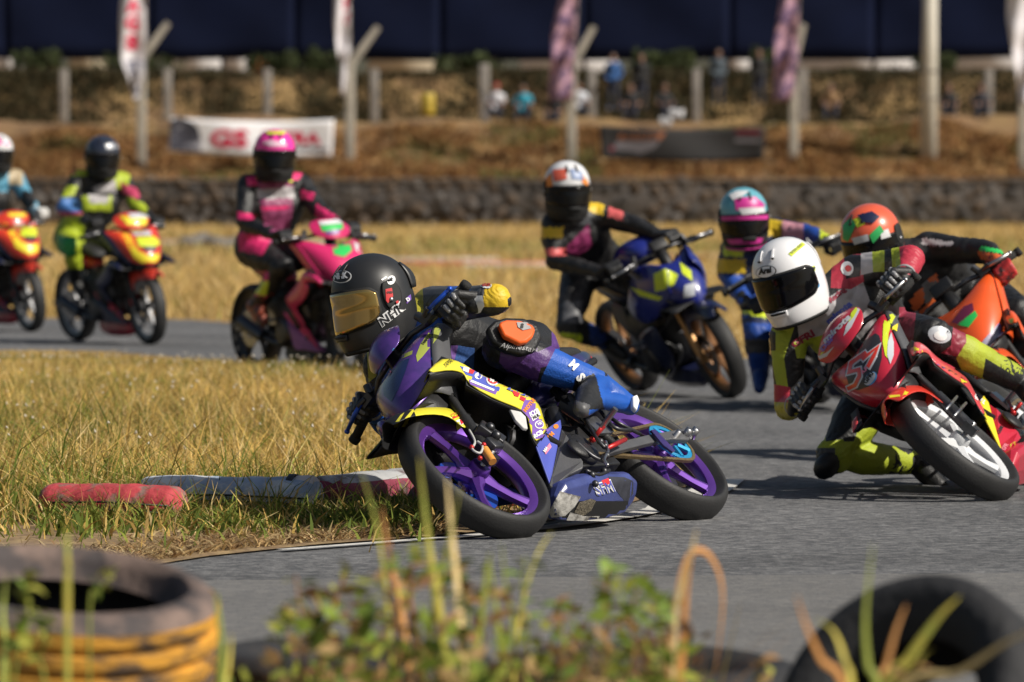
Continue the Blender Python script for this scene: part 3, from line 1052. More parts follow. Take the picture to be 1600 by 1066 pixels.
m_skin = mat('skin', (.23, .12, .075), .6, var=.08)
m_hair = mat('dark_hair', (.012, .01, .009), .6)
m_jean = mat('dark_trousers', (.022, .026, .045), .85, var=.2)
SHIRT = {}
def spectator(px, py, shirt, label, pose='sit', s=1.0, cap=None, d=193.6):
    """seated or standing figure; (px, py) is the ground under it"""
    b = P(px, py, d)
    root = empty('person', Matrix.Translation(b) @ Matrix.Rotation(rnd.uniform(-.4, .4), 4, 'Z'), label, 'person', 'spectators on the terrace')
    root.scale = (1.15, 1.15, 1.15)
    mb = MB()
    if pose == 'sit':
        mb.limb([(0, 0, .22), (0, -.02, .45), (0, -.06, .66)], [.16, .15, .17], flat=None)
        mb.limb([(-.12, -.05, .66), (.12, -.05, .66)], [.11, .11]); mb.limb([(0, -.06, .72), (0, -.09, .84)], [.06, .055])
        for q in (-1, 1):
            mb.limb([(q * .1, 0, .18), (q * .17, -.42, .42), (q * .14, -.50, .04)], [.10, .075, .05])
            mb.limb([(q * .14, -.5, .05), (q * .15, -.66, .04)], [.05, .04])
            mb.limb([(q * .2, -.05, .68), (q * .27, -.16, .43), (q * .1, -.38, .45)], [.065, .05, .04])
            mb.ball((q * .08, -.41, .45), .05)
        hz, hy, zs, zt = .93, -.10, .40, .0
    else:
        mb.limb([(0, 0, .88), (0, 0, 1.1), (0, 0, 1.3)], [.15, .14, .17])
        mb.limb([(-.13, 0, 1.32), (.13, 0, 1.32)], [.09, .09]); mb.limb([(0, 0, 1.4), (0, -.01, 1.5)], [.06, .055])
        for q in (-1, 1):
            mb.limb([(q * .09, 0, .86), (q * .11, -.03, .46), (q * .12, .02, .07)], [.095, .07, .05])
            mb.limb([(q * .12, 0, .05), (q * .14, -.16, .04)], [.05, .04])
            mb.limb([(q * .2, 0, 1.34), (q * .26, .04, 1.08), (q * .17, -.16, .95)], [.065, .05, .04])
            mb.ball((q * .14, -.19, .94), .05)
        hz, hy, zs, zt = 1.58, -.02, .9, 0
    me = remesh(mb, .035, 3)
    if shirt not in SHIRT:
        SHIRT[shirt] = mat('shirt_%d' % len(SHIRT), shirt, .85, var=.1, vscale=6)
    body = link_mesh('body', me, [SHIRT[shirt], m_jean, m_skin], root)
    for p in me.polygons:
        c = p.center
        if c.z > hz - .14: p.material_index = 2
        elif pose == 'sit' and ((c.y < -.33 and c.z > .38 and abs(c.x) < .14) or (abs(c.x) > .22 and c.z < .52 and c.y < -.12 and c.z > .40)): p.material_index = 2
        elif pose == 'sit' and (c.z < .28 or c.y < -.22): p.material_index = 1
        elif pose != 'sit' and c.z < .92 and abs(c.x) < .25 and c.y > -.12: p.material_index = 1
    mb = MB(); mb.ball((0, hy, hz), .105, n=14, sc=(.86, .98, 1.15)); mb.ball((0, hy - .10, hz - .02), .022, n=8, sc=(.8, 1, 1.2))
    for q in (-1, 1): mb.ball((q * .09, hy, hz - .01), .028, n=8, sc=(.4, .8, 1.2))
    hd = mb.build('head', m_skin, root)
    mb = MB()
    for q in (-1, 1): mb.ball((q * .036, hy - .098, hz + .012), .013, n=6)
    mb.ball((0, hy - .094, hz - .062), .024, n=6, sc=(1.2, .4, .35))
    mb.build('eyes_and_mouth', m_hair, hd)
    mb = MB(); mb.ball((0, hy + .022, hz + .035), .112, n=14, sc=(.9, .98, .95))
    hr = mb.build('cap' if cap else 'hair', SHIRT.setdefault(cap, mat('cap_%d' % len(SHIRT), cap, .8)) if cap else m_hair, root)
BLK = (.02, .02, .022)
spectator(776, 186, (.60, .60, .64), 'seated spectator in a white shirt and red cap beside the terrace post', cap=(.35, .02, .03))
spectator(818, 188, (.03, .30, .42), 'seated spectator in a bright turquoise shirt')
spectator(868, 197, BLK, 'seated spectator in black just left of the fence post under the pink flag')
spectator(905, 184, (.55, .57, .62), 'seated spectator in a pale shirt half hidden behind the fence post', d=194.5)
spectator(958, 172, (.03, .10, .28), 'standing spectator in a blue shirt on the terrace', 'stand', d=197)
spectator(1002, 172, BLK, 'standing spectator in black left of the bush on the terrace', 'stand', d=197.5)
spectator(985, 186, BLK, 'seated spectator in black below the standing ones, above the black banner')
spectator(1036, 186, BLK, 'seated spectator in black with knees up above the middle of the black banner')
spectator(1122, 165, (.06, .08, .10), 'standing spectator in dark grey above the turquoise helmet', 'stand', d=198)
spectator(1186, 165, BLK, 'standing spectator in black left of the second pink flag', 'stand', d=198)
spectator(1482, 186, BLK, 'seated spectator in black just right of the tall pole')
spectator(1532, 186, (.03, .03, .04), 'seated spectator in charcoal near the right edge of the terrace')
spectator(1298, 186, (.22, .13, .06), 'seated spectator in brown right of the second pink flag')

# ------------------------------------------------------------------ kerb tubes along the infield
m_kred = mat('kerb_red', (.44, .05, .06), .75, var=.35, vscale=7, col2=(.20, .12, .10), c2lo=.50, c2hi=.60, c2scale=13, bump=.8, bscale=30)
m_kblue = mat('kerb_blue_white', (.34, .41, .52), .7, var=.3, vscale=8, col2=(.58, .59, .60), c2lo=.47, c2hi=.55, c2scale=9, bump=.4, bscale=25)
m_kwr = mat('kerb_worn_white', (.42, .42, .42), .7, var=.3, vscale=6, col2=(.14, .10, .10), c2lo=.5, c2hi=.62, c2scale=7, bump=.4, bscale=25)
m_kpink = mat('kerb_end_white', (.66, .58, .54), .7, var=.15, vscale=8)
m_wire = mat('black_wire', (.012, .012, .014), .5)
m_kmar = mat('kerb_maroon', (.24, .03, .06), .75, var=.35, vscale=7, col2=(.10, .06, .06), c2lo=.50, c2hi=.6, c2scale=12, bump=.4, bscale=25)
def kerb_tube(a, b, r, m, label, cap=None, band=None, top=None):
    A, B = G(*a), G(*b)
    L = (B - A).length
    ang = math.atan2(B.y - A.y, B.x - A.x)
    root = empty('kerb_tube', Matrix.Translation((A + B) / 2) @ Matrix.Rotation(ang, 4, 'Z'), label, 'kerb', 'painted kerb tubes along the infield edge')
    rings = []
    N = 30
    for i in range(N + 1):
        u = i / N
        e = min(u, 1 - u) * L
        k = 1 if e > .05 else .78 + .22 * math.sqrt(max(0, 1 - (1 - e / .05) ** 2))
        wob = 1 + .09 * mnoise.noise(V((u * 9, r * 50, ang * 9)))
        ring = []
        for j in range(20):
            th = 2 * math.pi * j / 20
            c, s_ = math.cos(th), math.sin(th)
            y = math.copysign(abs(c) ** .8, c) * r * 1.25 * k * wob; z = math.copysign(abs(s_) ** .8, s_) * r * k * wob + r * .85
            ring.append(V(((u - .5) * L, y, z)))
        rings.append(ring)
    mb = MB(); mb.loft(rings)
    o = mb.build('tube', [m] + ([top] if top else []), root)
    if top:
        for p in o.data.polygons:
            if p.center.z > r * 1.52: p.material_index = 1
    if cap:
        mb = MB(); mb.lathe([(r * 1.0, -.06), (r * 1.08, -.055), (r * 1.1, .0), (r * .95, .015), (0, .018)], (L / 2 - .02, 0, r * .85), (1, 0, 0), n=22)
        mb.build('end_cap', cap, root)
        mb = MB(); mb.lathe([(r * 1.1, -.012), (r * 1.16, -.012), (r * 1.16, .012), (r * 1.1, .012)], (L / 2 - .09, 0, r * .85), (1, 0, 0), n=22, closed=True)
        mb.build('end_ring', m_wire, root)
    for z in (band or ()):
        mb = MB(); mb.tube([(-L / 2 * .95, -r * 1.28, z), (0, -r * 1.34, z + .006), (L / 2 * .97, -r * 1.28, z - .004)], .0035, n=5)
        mb.build('wire', m_wire, root)
kerb_tube((72, 817), (282, 821), .074, m_kred, 'red painted kerb tube in the grass, leftmost of the row', band=(.05, .075))
kerb_tube((222, 805), (497, 809), .076, m_kblue, 'pale blue and white kerb tube with a white end, middle of the row', cap=m_kpink, band=(.035, .055, .075))
kerb_tube((502, 806), (668, 790), .076, m_kmar, 'maroon kerb tube with a worn white top beside the front wheel', top=m_kwr, band=(.05,))
kerb_tube((660, 806), (940, 776), .062, m_kred, 'red kerb tube behind the purple front wheel', band=(.05,))

# ------------------------------------------------------------------ foreground tyres and weeds
m_rub = mat('old_rubber', (.016, .016, .018), .75, var=.3, vscale=8, bump=.5, bscale=40)
m_rub_or = mat('old_rubber_orange_paint', (.56, .27, .03), .8, var=.35, vscale=7, col2=(.075, .05, .035), c2lo=.48, c2hi=.62, c2scale=9, bump=.5, bscale=40, stretch=(1, 1, 3))
m_rub_side = mat('old_rubber_dusty', (.17, .12, .10), .85, var=.25, vscale=6, col2=(.06, .05, .05), c2scale=8, bump=.4, bscale=40)
m_dead = mat('tyre_inner_dirt', (.06, .045, .03), .95, var=.3)
def old_tyre(c, R, w, label, tilt=(0, 0, 0), tread=None, side=None, bead=.60, ribs=True, axis=None):
    M = Matrix.Translation(c) @ V(axis).to_track_quat('Z', 'Y').to_matrix().to_4x4() if axis else Matrix.Translation(c) @ Matrix.Rotation(tilt[2], 4, 'Z') @ Matrix.Rotation(tilt[0], 4, 'X') @ Matrix.Rotation(tilt[1], 4, 'Y')
    root = empty('old_tyre', M, label, 'tyre', 'old tyres lining the foreground')
    ri = R * bead
    h = w / 2
    prof = [(ri, -h * .55), (ri + .02, -h * .8), (R * .80, -h * 1.02), (R * .93, -h * .95), (R * .985, -h * .78)]
    tr = [(R * .985, -h * .78)]
    for z in np.linspace(-.70, .70, 5):
        tr += [(R, h * (z - .10)), (R * 1.004, h * z), (R, h * (z + .10)), (R * .965, h * (z + .125)), (R * .965, h * (z + .225))]
    if not ribs: tr = [(R * .985, -h * .78), (R, -h * .5), (R * 1.006, 0), (R, h * .5), (R, h * .6), (0, 0)]
    tr = tr[:-2] + [(R * .985, h * .78)]
    up = [(r, -z) for r, z in reversed(prof)]
    inn = [(ri, h * .55), (ri + .03, h * .5), (R * .9, h * .6), (R * .93, 0), (R * .9, -h * .6), (ri + .03, -h * .5), (ri, -h * .55)]
    mb = MB(); mb.lathe(tr, n=64); mb.build('tread', tread or m_rub, root, auto=40)
    mb = MB(); mb.lathe(prof, n=64); mb.lathe(up, n=64); mb.build('sidewall', side or m_rub, root)
    mb = MB(); mb.lathe(inn, n=64); mb.build('inner_liner', m_rub, root)
    return root
D = 10.6
def fp(px, py, d=D): return P(px, py, d)
c = fp(88, 925); old_tyre(c + V((0, 0, -.098)), .300, .25, 'old tyre with flaking orange paint at the lower left corner', (.20, .03, .3), m_rub_or, m_rub_side, bead=.70)
c = fp(70, 1130); old_tyre(V((c.x, c.y + .05, .13)), .31, .24, 'black tyre underneath the orange painted one', (.04, 0, .1))
c = fp(545, 1120, 10.9); old_tyre(V((c.x, c.y, .135)), .29, .24, 'black tyre lying under the tall weeds, left of centre', (.03, .02, .4))
c = fp(1010, 1110, 10.7); old_tyre(V((c.x, c.y, .135)), .295, .24, 'black tyre lying under the weeds, right of centre', (.04, -.02, .9))
c = fp(1300, 1140, 10.4); old_tyre(V((c.x, c.y, .10)), .28, .22, 'black tyre lying half hidden below the big leaning tyre', (.03, .03, .2))
c = fp(1446, 1138, 10.1); old_tyre(c, .262, .25, 'big plain black tyre leaning in the lower right corner', ribs=False, axis=(-.50, -.62, .46), bead=.55)

m_stem = mat('weed_stem', (.34, .24, .06), .7, var=.3, vscale=20)
m_stemg = mat('weed_stem_green', (.25, .28, .04), .7, var=.3, vscale=20)
m_stemr = mat('weed_stem_rust', (.34, .15, .06), .8, var=.3, vscale=20)
m_leaf = mat('weed_leaf', (.16, .24, .03), .6, var=.35, vscale=25)
m_leafy = mat('weed_leaf_yellow', (.34, .33, .05), .6, var=.35, vscale=25)
m_leafdry = mat('weed_leaf_dry', (.36, .20, .08), .8, var=.35, vscale=25)
LEAF = {}
def leaf_mesh(m):
    if m.name in LEAF: return LEAF[m.name]
    mb = MB()
    rows = []
    for i in range(7):
        t = i / 6
        w = .30 * math.sin(math.pi * min(1, t * .93 + .05)) ** .8
        z = .25 * t * (1 - t) * 1.2 - .12 * t * t
        rows.append([V((t, -w, z + w * .35)), V((t, 0, z)), V((t, w, z + w * .35))])
    mb.grid(rows)
    me = mb.mesh('leaf'); me.materials.append(m)
    me.polygons.foreach_set('use_smooth', [True] * len(me.polygons))
    LEAF[m.name] = me
    return me
def weed(path, d, r, m_s, leaves, m_l, label, size=.035, seed=0, lean=0.0):
    """path: px points from the foot upwards at distance d; leaves: how many"""
    rr = random.Random(seed)
    d *= .90; size *= .95; r *= .95
    path = [(path[0][0], HORIZON + F_PX / d * CAM_H)] + list(path)
    pts = [P(x, y, d + lean * i) for i, (x, y) in enumerate(path)]
    root = empty('weed_plant', Matrix.Translation(pts[0]), label, 'plant', 'weeds growing between the foreground tyres')
    pp = cat([p - pts[0] for p in pts], 5)
    mb = MB(); mb.tube(pp, [r * (1 - .6 * i / (len(pp) - 1)) for i in range(len(pp))], n=6); mb.build('stem', m_s, root)
    for i in range(leaves):
        t = .5 + .5 * (i + rr.random() * .5) / leaves
        p = pp[min(len(pp) - 1, int(t * (len(pp) - 1)))]
        o = bpy.data.objects.new('leaf', leaf_mesh(rr.choice(m_l))); COL.objects.link(o); o.parent = root
        o.location = p
        s = size * rr.uniform(.6, 1.25)
        o.scale = (s, s, s)
        o.rotation_euler = (rr.uniform(-.6, .6), rr.uniform(-1.0, .35), rr.uniform(0, 6.28))
def blade_plant(blist, d, label, m_list, seed=0):
    """tuft of long grass blades; blist: (px path, width)"""
    d *= .90
    blist = [([(p_[0][0], HORIZON + F_PX / d * CAM_H)] + list(p_), w_ * .95) for p_, w_ in blist]
    root = empty('grass_tuft', Matrix.Translation(P(*blist[0][0][0], d)), label, 'plant', 'weeds growing between the foreground tyres')
    o0 = P(*blist[0][0][0], d)
    for i, (path, w) in enumerate(blist):
        pp = cat([P(x, y, d + .03 * math.sin(i * 2.1 + seed) * k) - o0 for k, (x, y) in enumerate(path)], 6)
        n = len(pp)
        rows = []
        for k, p in enumerate(pp):
            t = k / (n - 1)
            ww = w * (1 - t ** 2.2) * (.55 + .45 * min(1, t * 4)) / 2 + .0004
            tng = (pp[min(k + 1, n - 1)] - pp[max(k - 1, 0)]).normalized()
            a = (.5 * math.sin(i * 1.3 + seed) + .25)
            sd = tng.cross(V((math.sin(a), -math.cos(a), 0))).normalized()
            nr = sd.cross(tng)
            rows.append([p - sd * ww + nr * ww * .35, p, p + sd * ww + nr * ww * .35])
        mb = MB(); mb.grid(rows)
        mb.build('blade', m_list[i % len(m_list)], root, solid=.0006)
m_bl_y = mat('blade_yellow', (.46, .38, .06), .6, var=.25, vscale=15, col2=(.30, .33, .05), c2scale=6)
m_bl_g = mat('blade_green', (.27, .31, .045), .6, var=.25, vscale=15)
m_bl_o = mat('blade_orange', (.48, .22, .06), .7, var=.25, vscale=15)
m_bl_s = mat('blade_straw', (.58, .44, .20), .7, var=.25, vscale=15)
blade_plant([([(700, 1090), (686, 960), (668, 840), (655, 715)], .021), ([(722, 1090), (716, 950), (704, 820), (698, 745)], .020), ([(735, 1090), (752, 960), (762, 880), (766, 862)], .016),
             ([(690, 1090), (672, 1000), (690, 900), (720, 760)], .012)], 10.7, 'tall yellow green grass tuft in front of the purple front wheel', [m_bl_y, m_bl_s, m_bl_g, m_bl_y])
blade_plant([([(612, 1090), (606, 960), (590, 830), (564, 735)], .010), ([(640, 1090), (628, 960), (606, 860), (596, 790)], .014)], 11.0, 'thin grass tuft left of the tall yellow one', [m_bl_y, m_bl_o])
blade_plant([([(790, 1090), (780, 1000), (772, 930), (766, 880)], .013), ([(800, 1090), (812, 960), (838, 870), (862, 832)], .010), ([(770, 1090), (800, 980), (790, 920), (784, 850)], .010)], 10.9, 'green grass tuft below the belly cowl of the purple bike', [m_bl_g, m_bl_y, m_bl_g])
blade_plant([([(1052, 1080), (1054, 960), (1076, 880), (1088, 828)], .014), ([(1046, 1080), (1050, 980), (1072, 876), (1100, 862), (1124, 900), (1128, 960), (1116, 1060)], .014), ([(1060, 1080), (1066, 1000), (1072, 920), (1082, 860)], .020)], 10.8, 'bent straw coloured grass tuft forming an arch', [m_bl_s, m_bl_o, m_bl_o])
blade_plant([([(1372, 1100), (1356, 1040), (1352, 960), (1364, 850)], .013), ([(1330, 1100), (1318, 1030), (1300, 985), (1272, 968)], .014), ([(1320, 1100), (1282, 1030), (1258, 975), (1244, 930)], .013), ([(1382, 1100), (1420, 1030), (1466, 965), (1500, 932)], .019),
             ([(1370, 1100), (1385, 1040), (1400, 985), (1416, 945)], .011), ([(1400, 1100), (1500, 1050), (1570, 1005), (1640, 975)], .014)], 9.6, 'spreading orange and yellow grass tuft in front of the big black tyre', [m_bl_g, m_bl_y, m_bl_o, m_bl_y, m_bl_o, m_bl_s])
blade_plant([([(345, 1090), (346, 1010), (340, 950), (338, 925)], .012), ([(352, 1090), (356, 1050), (360, 1010), (362, 990)], .010)], 10.3, 'thin green grass tuft right of the orange painted tyre', [m_bl_g, m_bl_y])
blade_plant([([(105, 930), (106, 890), (104, 840), (106, 815)], .012), ([(5, 1090), (8, 1010), (4, 960), (10, 900)], .014)], 10.3, 'pale grass tuft growing inside the orange painted tyre', [m_bl_y, m_bl_g])
# tangle of low weeds and dry stalks between the tyres
m_tangle = attr_mat('tangled_weed_leaves', .65, .35)
n = 760
pxs = np.concatenate([NR.normal(680, 80, 290), NR.normal(515, 45, 190), NR.normal(970, 60, 220), NR.normal(840, 120, 60)])
hgt = NR.random(n) ** 1.8
topy = np.interp(pxs, [400, 470, 560, 640, 720, 800, 860, 950, 1040, 1130, 1200], [1030, 925, 915, 845, 870, 905, 970, 890, 900, 1000, 1050])
pys = 1075 - (1075 - topy) * hgt
ds = NR.uniform(9.3, 10.5, n)
ctr = np.array([P(a, b_, c_).to_tuple() for a, b_, c_ in zip(pxs, pys, ds)])
sz = NR.uniform(.007, .020, n)
d1 = NR.normal(0, 1, (n, 3)); d1[:, 2] = np.abs(d1[:, 2]) * .7; d1 /= np.linalg.norm(d1, axis=1)[:, None]
d2 = np.cross(d1, NR.normal(0, 1, (n, 3))); d2 /= np.linalg.norm(d2, axis=1)[:, None]
vs = np.stack([ctr - d1 * sz[:, None] * 1.4, ctr - d2 * sz[:, None] * .7, ctr + d1 * sz[:, None] * 1.4, ctr + d2 * sz[:, None] * .7], 1).reshape(-1, 3)
LC = np.array([[.20, .27, .035], [.30, .32, .05], [.13, .19, .03], [.34, .20, .08], [.42, .28, .12], [.26, .13, .06]])
w_ = np.array([.24, .18, .18, .16, .12, .12])
cc = LC[NR.choice(6, n, p=w_)] * NR.uniform(.7, 1.25, (n, 1))
tag(scatter_mesh('tangled_weeds', vs, np.arange(n * 4).reshape(n, 4), np.repeat(cc, 4, 0), m_tangle), kind='stuff')
n = 230
pxs = np.concatenate([NR.normal(660, 110, 130), NR.normal(970, 70, 100)])
bs = np.array([P(a, 1085, c_).to_tuple() for a, c_ in zip(pxs, NR.uniform(9.3, 10.4, n))])
hs = NR.uniform(.05, .20, n) + bs[:, 2]; bs[:, 2] = 0
v_, f_, c_ = blades(bs, hs, NR.uniform(.003, .008, n), NR.uniform(.1, .8, n), np.array([[.40, .22, .09], [.48, .36, .14], [.28, .30, .05], [.30, .15, .07]])[NR.integers(0, 4, n)])
tag(scatter_mesh('dry_weed_stalks', v_, f_, c_, m_tangle), kind='stuff')
G1, G2, G3 = [m_leaf, m_leafy], [m_leaf, m_leaf, m_leafdry], [m_leafdry, m_leafy]
WE = [([(470, 1090), (478, 1020), (470, 960), (462, 900)], 10.9, .004, m_stemr, 10, G1, 'leafy weed on the left of the clump beside the dry stalk', .040),
      ([(500, 1090), (505, 1010), (520, 950), (542, 890)], 11.0, .005, m_stemr, 12, G1, 'leafy weed with a bright green top leaning right', .042),
      ([(440, 1090), (446, 1030), (436, 985), (424, 960)], 10.9, .003, m_stemg, 8, G1, 'small leafy weed at the left end of the clump', .042),
      ([(560, 1090), (565, 1030), (572, 985), (566, 960)], 10.7, .004, m_stemg, 10, G2, 'dark green leafy weed in front of the lying tyre', .05),
      ([(620, 1090), (622, 1000), (612, 910), (606, 830)], 10.8, .007, m_stemr, 12, G3, 'dry rust brown weed left of the tall yellow tuft', .035),
      ([(655, 1090), (650, 1010), (640, 930), (646, 880)], 10.8, .007, m_stemr, 12, G3, 'dry rust brown weed behind the tall yellow tuft', .035),
      ([(720, 1090), (724, 1020), (730, 960), (722, 920)], 10.6, .005, m_stemg, 14, G2, 'bushy green weed at the foot of the tall yellow tuft', .045),
      ([(820, 1090), (824, 1000), (816, 930), (820, 870)], 10.9, .004, m_stemg, 10, G1, 'leafy weed with yellow green top right of the tall tuft', .038),
      ([(870, 1080), (880, 1010), (868, 960), (874, 940)], 11.0, .003, m_stem, 8, G2, 'low sparse weed in front of the grey asphalt', .035),
      ([(940, 1080), (948, 1000), (945, 940), (950, 890)], 10.9, .004, m_stemr, 12, G1, 'leafy weed growing from the right of centre tyre', .042),
      ([(985, 1080), (992, 1010), (985, 960), (1000, 915)], 10.8, .004, m_stemr, 10, G2, 'brown stemmed weed left of the straw arch', .040),
      ([(1030, 1080), (1036, 1030), (1030, 985), (1026, 955)], 10.7, .004, m_stemg, 10, G2, 'green weed at the foot of the straw arch', .040),
      ([(1180, 1090), (1186, 1060), (1190, 1040), (1188, 1030)], 10.6, .004, m_stem, 6, G3, 'short dry weed between the arch and the big black tyre', .035),
      ([(20, 1090), (30, 1020), (44, 960), (38, 900)], 10.2, .004, m_stemg, 12, G1, 'leafy weed at the left edge in front of the orange tyre', .045),
      ([(70, 1090), (62, 1030), (72, 990), (60, 970)], 10.1, .004, m_stemg, 10, G1, 'second leafy weed in front of the orange tyre', .042),
      ([(140, 960), (150, 930), (168, 905), (182, 885)], 10.6, .003, m_stemg, 6, G1, 'small weed inside the orange tyre', .035),
      ([(1390, 1100), (1398, 1070), (1430, 1045), (1440, 1030)], 9.5, .004, m_stem, 6, G3, 'dry weed with pale seed heads before the big black tyre', .03)]
for i, (pa, d, r, ms, nl_, ml, lab, sz) in enumerate(WE):
    weed(pa, d, r, ms, nl_, ml, lab, sz, i)
# ================================================================== MOTORCYCLES
m_tyre = mat('tyre_rubber', (.018, .018, .019), .62, var=.2, vscale=14, bump=.12, bscale=120, spec=.45)
m_black = mat('black_plastic', (.010, .010, .011), .5, var=.2, vscale=14, bump=.15, bscale=150)
m_satin = mat('grey_satin_plastic', (.075, .076, .082), .48, var=.15, vscale=10, bump=.1, bscale=140)
m_metal = mat('brushed_metal', (.42, .42, .43), .36, metal=1, var=.2, vscale=20)
m_dkmet = mat('dark_metal', (.085, .085, .09), .42, metal=.9, var=.3, vscale=20)
m_steel = mat('disc_steel', (.35, .35, .36), .3, metal=1, var=.15)
m_chain = mat('chain_gold', (.28, .20, .10), .45, metal=.8, var=.35, vscale=160)
m_grip = mat('grip_rubber', (.012, .012, .012), .8, bump=.4, bscale=200)
m_seatv = mat('seat_vinyl', (.014, .014, .015), .6, var=.2, bump=.3, bscale=90)
m_redal = mat('red_anodised', (.55, .03, .03), .35, metal=.5)
m_blueal = mat('blue_anodised', (.02, .09, .55), .3, metal=.5, coat=.4)
m_cable = mat('brake_hose', (.45, .45, .44), .5)
m_lens = mat('headlight_glass', (.06, .06, .07), .1, coat=1, var=.1)

def wheel(parent, c, m_rim, R=.28, tw=.052, spokes=5, disc=-1, m_disc=None, steer=0, spoke_w=.0135, n=48):
    """rim with hub; tyre, spokes and brake disc are its sub-parts"""
    rr = R - .057
    mb = MB()
    mb.lathe([(rr + .006, -.030), (rr + .010, -.026), (rr - .004, -.020), (rr - .016, -.012), (rr - .018, .0), (rr - .016, .012), (rr - .004, .020), (rr + .010, .026), (rr + .006, .030), (rr - .006, .027), (rr - .020, .018), (rr - .024, 0), (rr - .020, -.018), (rr - .006, -.027)], (0, 0, 0), (0, 1, 0), n=n, closed=True)
    mb.lathe([(.012, -.052), (.034, -.050), (.040, -.030), (.034, -.012), (.034, .012), (.040, .030), (.034, .050), (.012, .052)], (0, 0, 0), (0, 1, 0), n=20, closed=True)
    w = mb.build('wheel', m_rim, parent, auto=35)
    w.location = c
    w.rotation_euler = (0, 0, math.radians(steer))
    mb = MB()
    t = tw
    prof = [(rr + .004, -.028), (rr + .016, -t * .82), (R - .030, -t), (R - .014, -t * .86), (R - .004, -t * .5), (R, 0), (R - .004, t * .5), (R - .014, t * .86), (R - .030, t), (rr + .016, t * .82), (rr + .004, .028)]
    pr = cat([V((a, b, 0)) for a, b in prof], 3)
    mb.lathe([(p.x, p.y) for p in pr], (0, 0, 0), (0, 1, 0), n=n + 16)
    mb.build('tyre', m_tyre, w)
    for i in range(spokes):
        a = 2 * math.pi * (i + .15) / spokes
        d = V((math.cos(a), 0, math.sin(a))); s = V((-math.sin(a), 0, math.cos(a)))
        mb = MB()
        rings = []
        for r, wd, th, off in ((.030, .030, .030, .0), (.08, spoke_w * 1.1, .020, .012), (.14, spoke_w, .017, .016), (rr - .022, spoke_w * 1.5, .019, .010)):
            cc = d * r + s * (off * 1.2)
            rings.append([cc + s * wd + V((0, th * .4, 0)), cc + s * wd * .3 + V((0, th, 0)), cc - s * wd * .3 + V((0, th, 0)), cc - s * wd + V((0, th * .4, 0)),
                          cc - s * wd + V((0, -th * .4, 0)), cc - s * wd * .3 + V((0, -th, 0)), cc + s * wd * .3 + V((0, -th, 0)), cc + s * wd + V((0, -th * .4, 0))])
        mb.loft(rings)
        mb.build('spoke', m_rim, w, auto=40)
    if disc:
        mb = MB()
        y = disc * .047
        mb.lathe([(.062, y - .003), (.118, y - .003), (.118, y + .003), (.062, y + .003)], (0, 0, 0), (0, 1, 0), n=36, closed=True)
        for i in range(6):
            a = 2 * math.pi * i / 6
            mb.tube([(.03 * math.cos(a), y, .03 * math.sin(a)), (.07 * math.cos(a + .3), y, .07 * math.sin(a + .3))], .006, n=6)
        mb.build('brake_disc', m_disc or m_steel, w, auto=40)
    return w

def mirror(pts): return [V((p[0], -p[1], p[2])) for p in pts]

# outlines traced on the front bike, as points of the bike's own frame (x, y, z in metres)
F0 = bike_frame(741, 744, -.517, -.857, 50)
def tr(l): return [F0.on(x, y, 1, v) for x, y, v in l]
LS_U = tr([(667, 581, .19), (690, 553, .19), (716, 562, .185), (735, 574, .175), (752, 583, .165), (790, 601, .155), (820, 613, .147), (838, 622, .138), (847, 636, .124), (850, 652, .112), (857, 668, .10)])
LS_L = tr([(671, 585, .185), (698, 579, .185), (716, 581, .18), (727, 586, .172), (727, 600, .165), (768, 623, .155), (796, 634, .147), (815, 641, .138), (826, 654, .124), (827, 676, .112), (838, 697, .10)])
FD_U = [V((p.x, 0, p.z)) for p in tr([(611, 663, .02), (624, 648, .05), (645, 638, .068), (672, 634, .072), (700, 633, .075), (716, 637, .078), (736, 663, .082)])]
FD_L = [V((p.x, 0, p.z)) for p in tr([(613, 668, .03), (627, 657, .062), (648, 650, .08), (680, 647, .084), (703, 652, .087), (714, 662, .09), (727, 673, .094)])]
LOW_B = tr([(838, 697, .10), (857, 668, .10), (876, 655, .118), (878, 667, .118), (863, 742, .056), (859, 755, .05)])
ECV = F0.on(907, 700, 1, .130)
INL = tr([(797, 638, .135), (811, 640, .135), (822, 651, .130), (825, 670, .118), (819, 669, .118), (806, 655, .13)])
LOW_G = tr([(878, 668, .116), (886, 681, .120), (912, 721, .118), (912, 731, .112), (891, 741, .088), (864, 763, .046), (859, 757, .048), (863, 743, .054)])
SWING = tr([(940, 710, .115), (950, 704, .115), (972, 689, .115), (1017, 678, .115), (1077, 668, .115), (1085, 675, .115), (1077, 687, .115), (1048, 686, .115), (1015, 692, .115), (960, 706, .115), (946, 712, .115)])

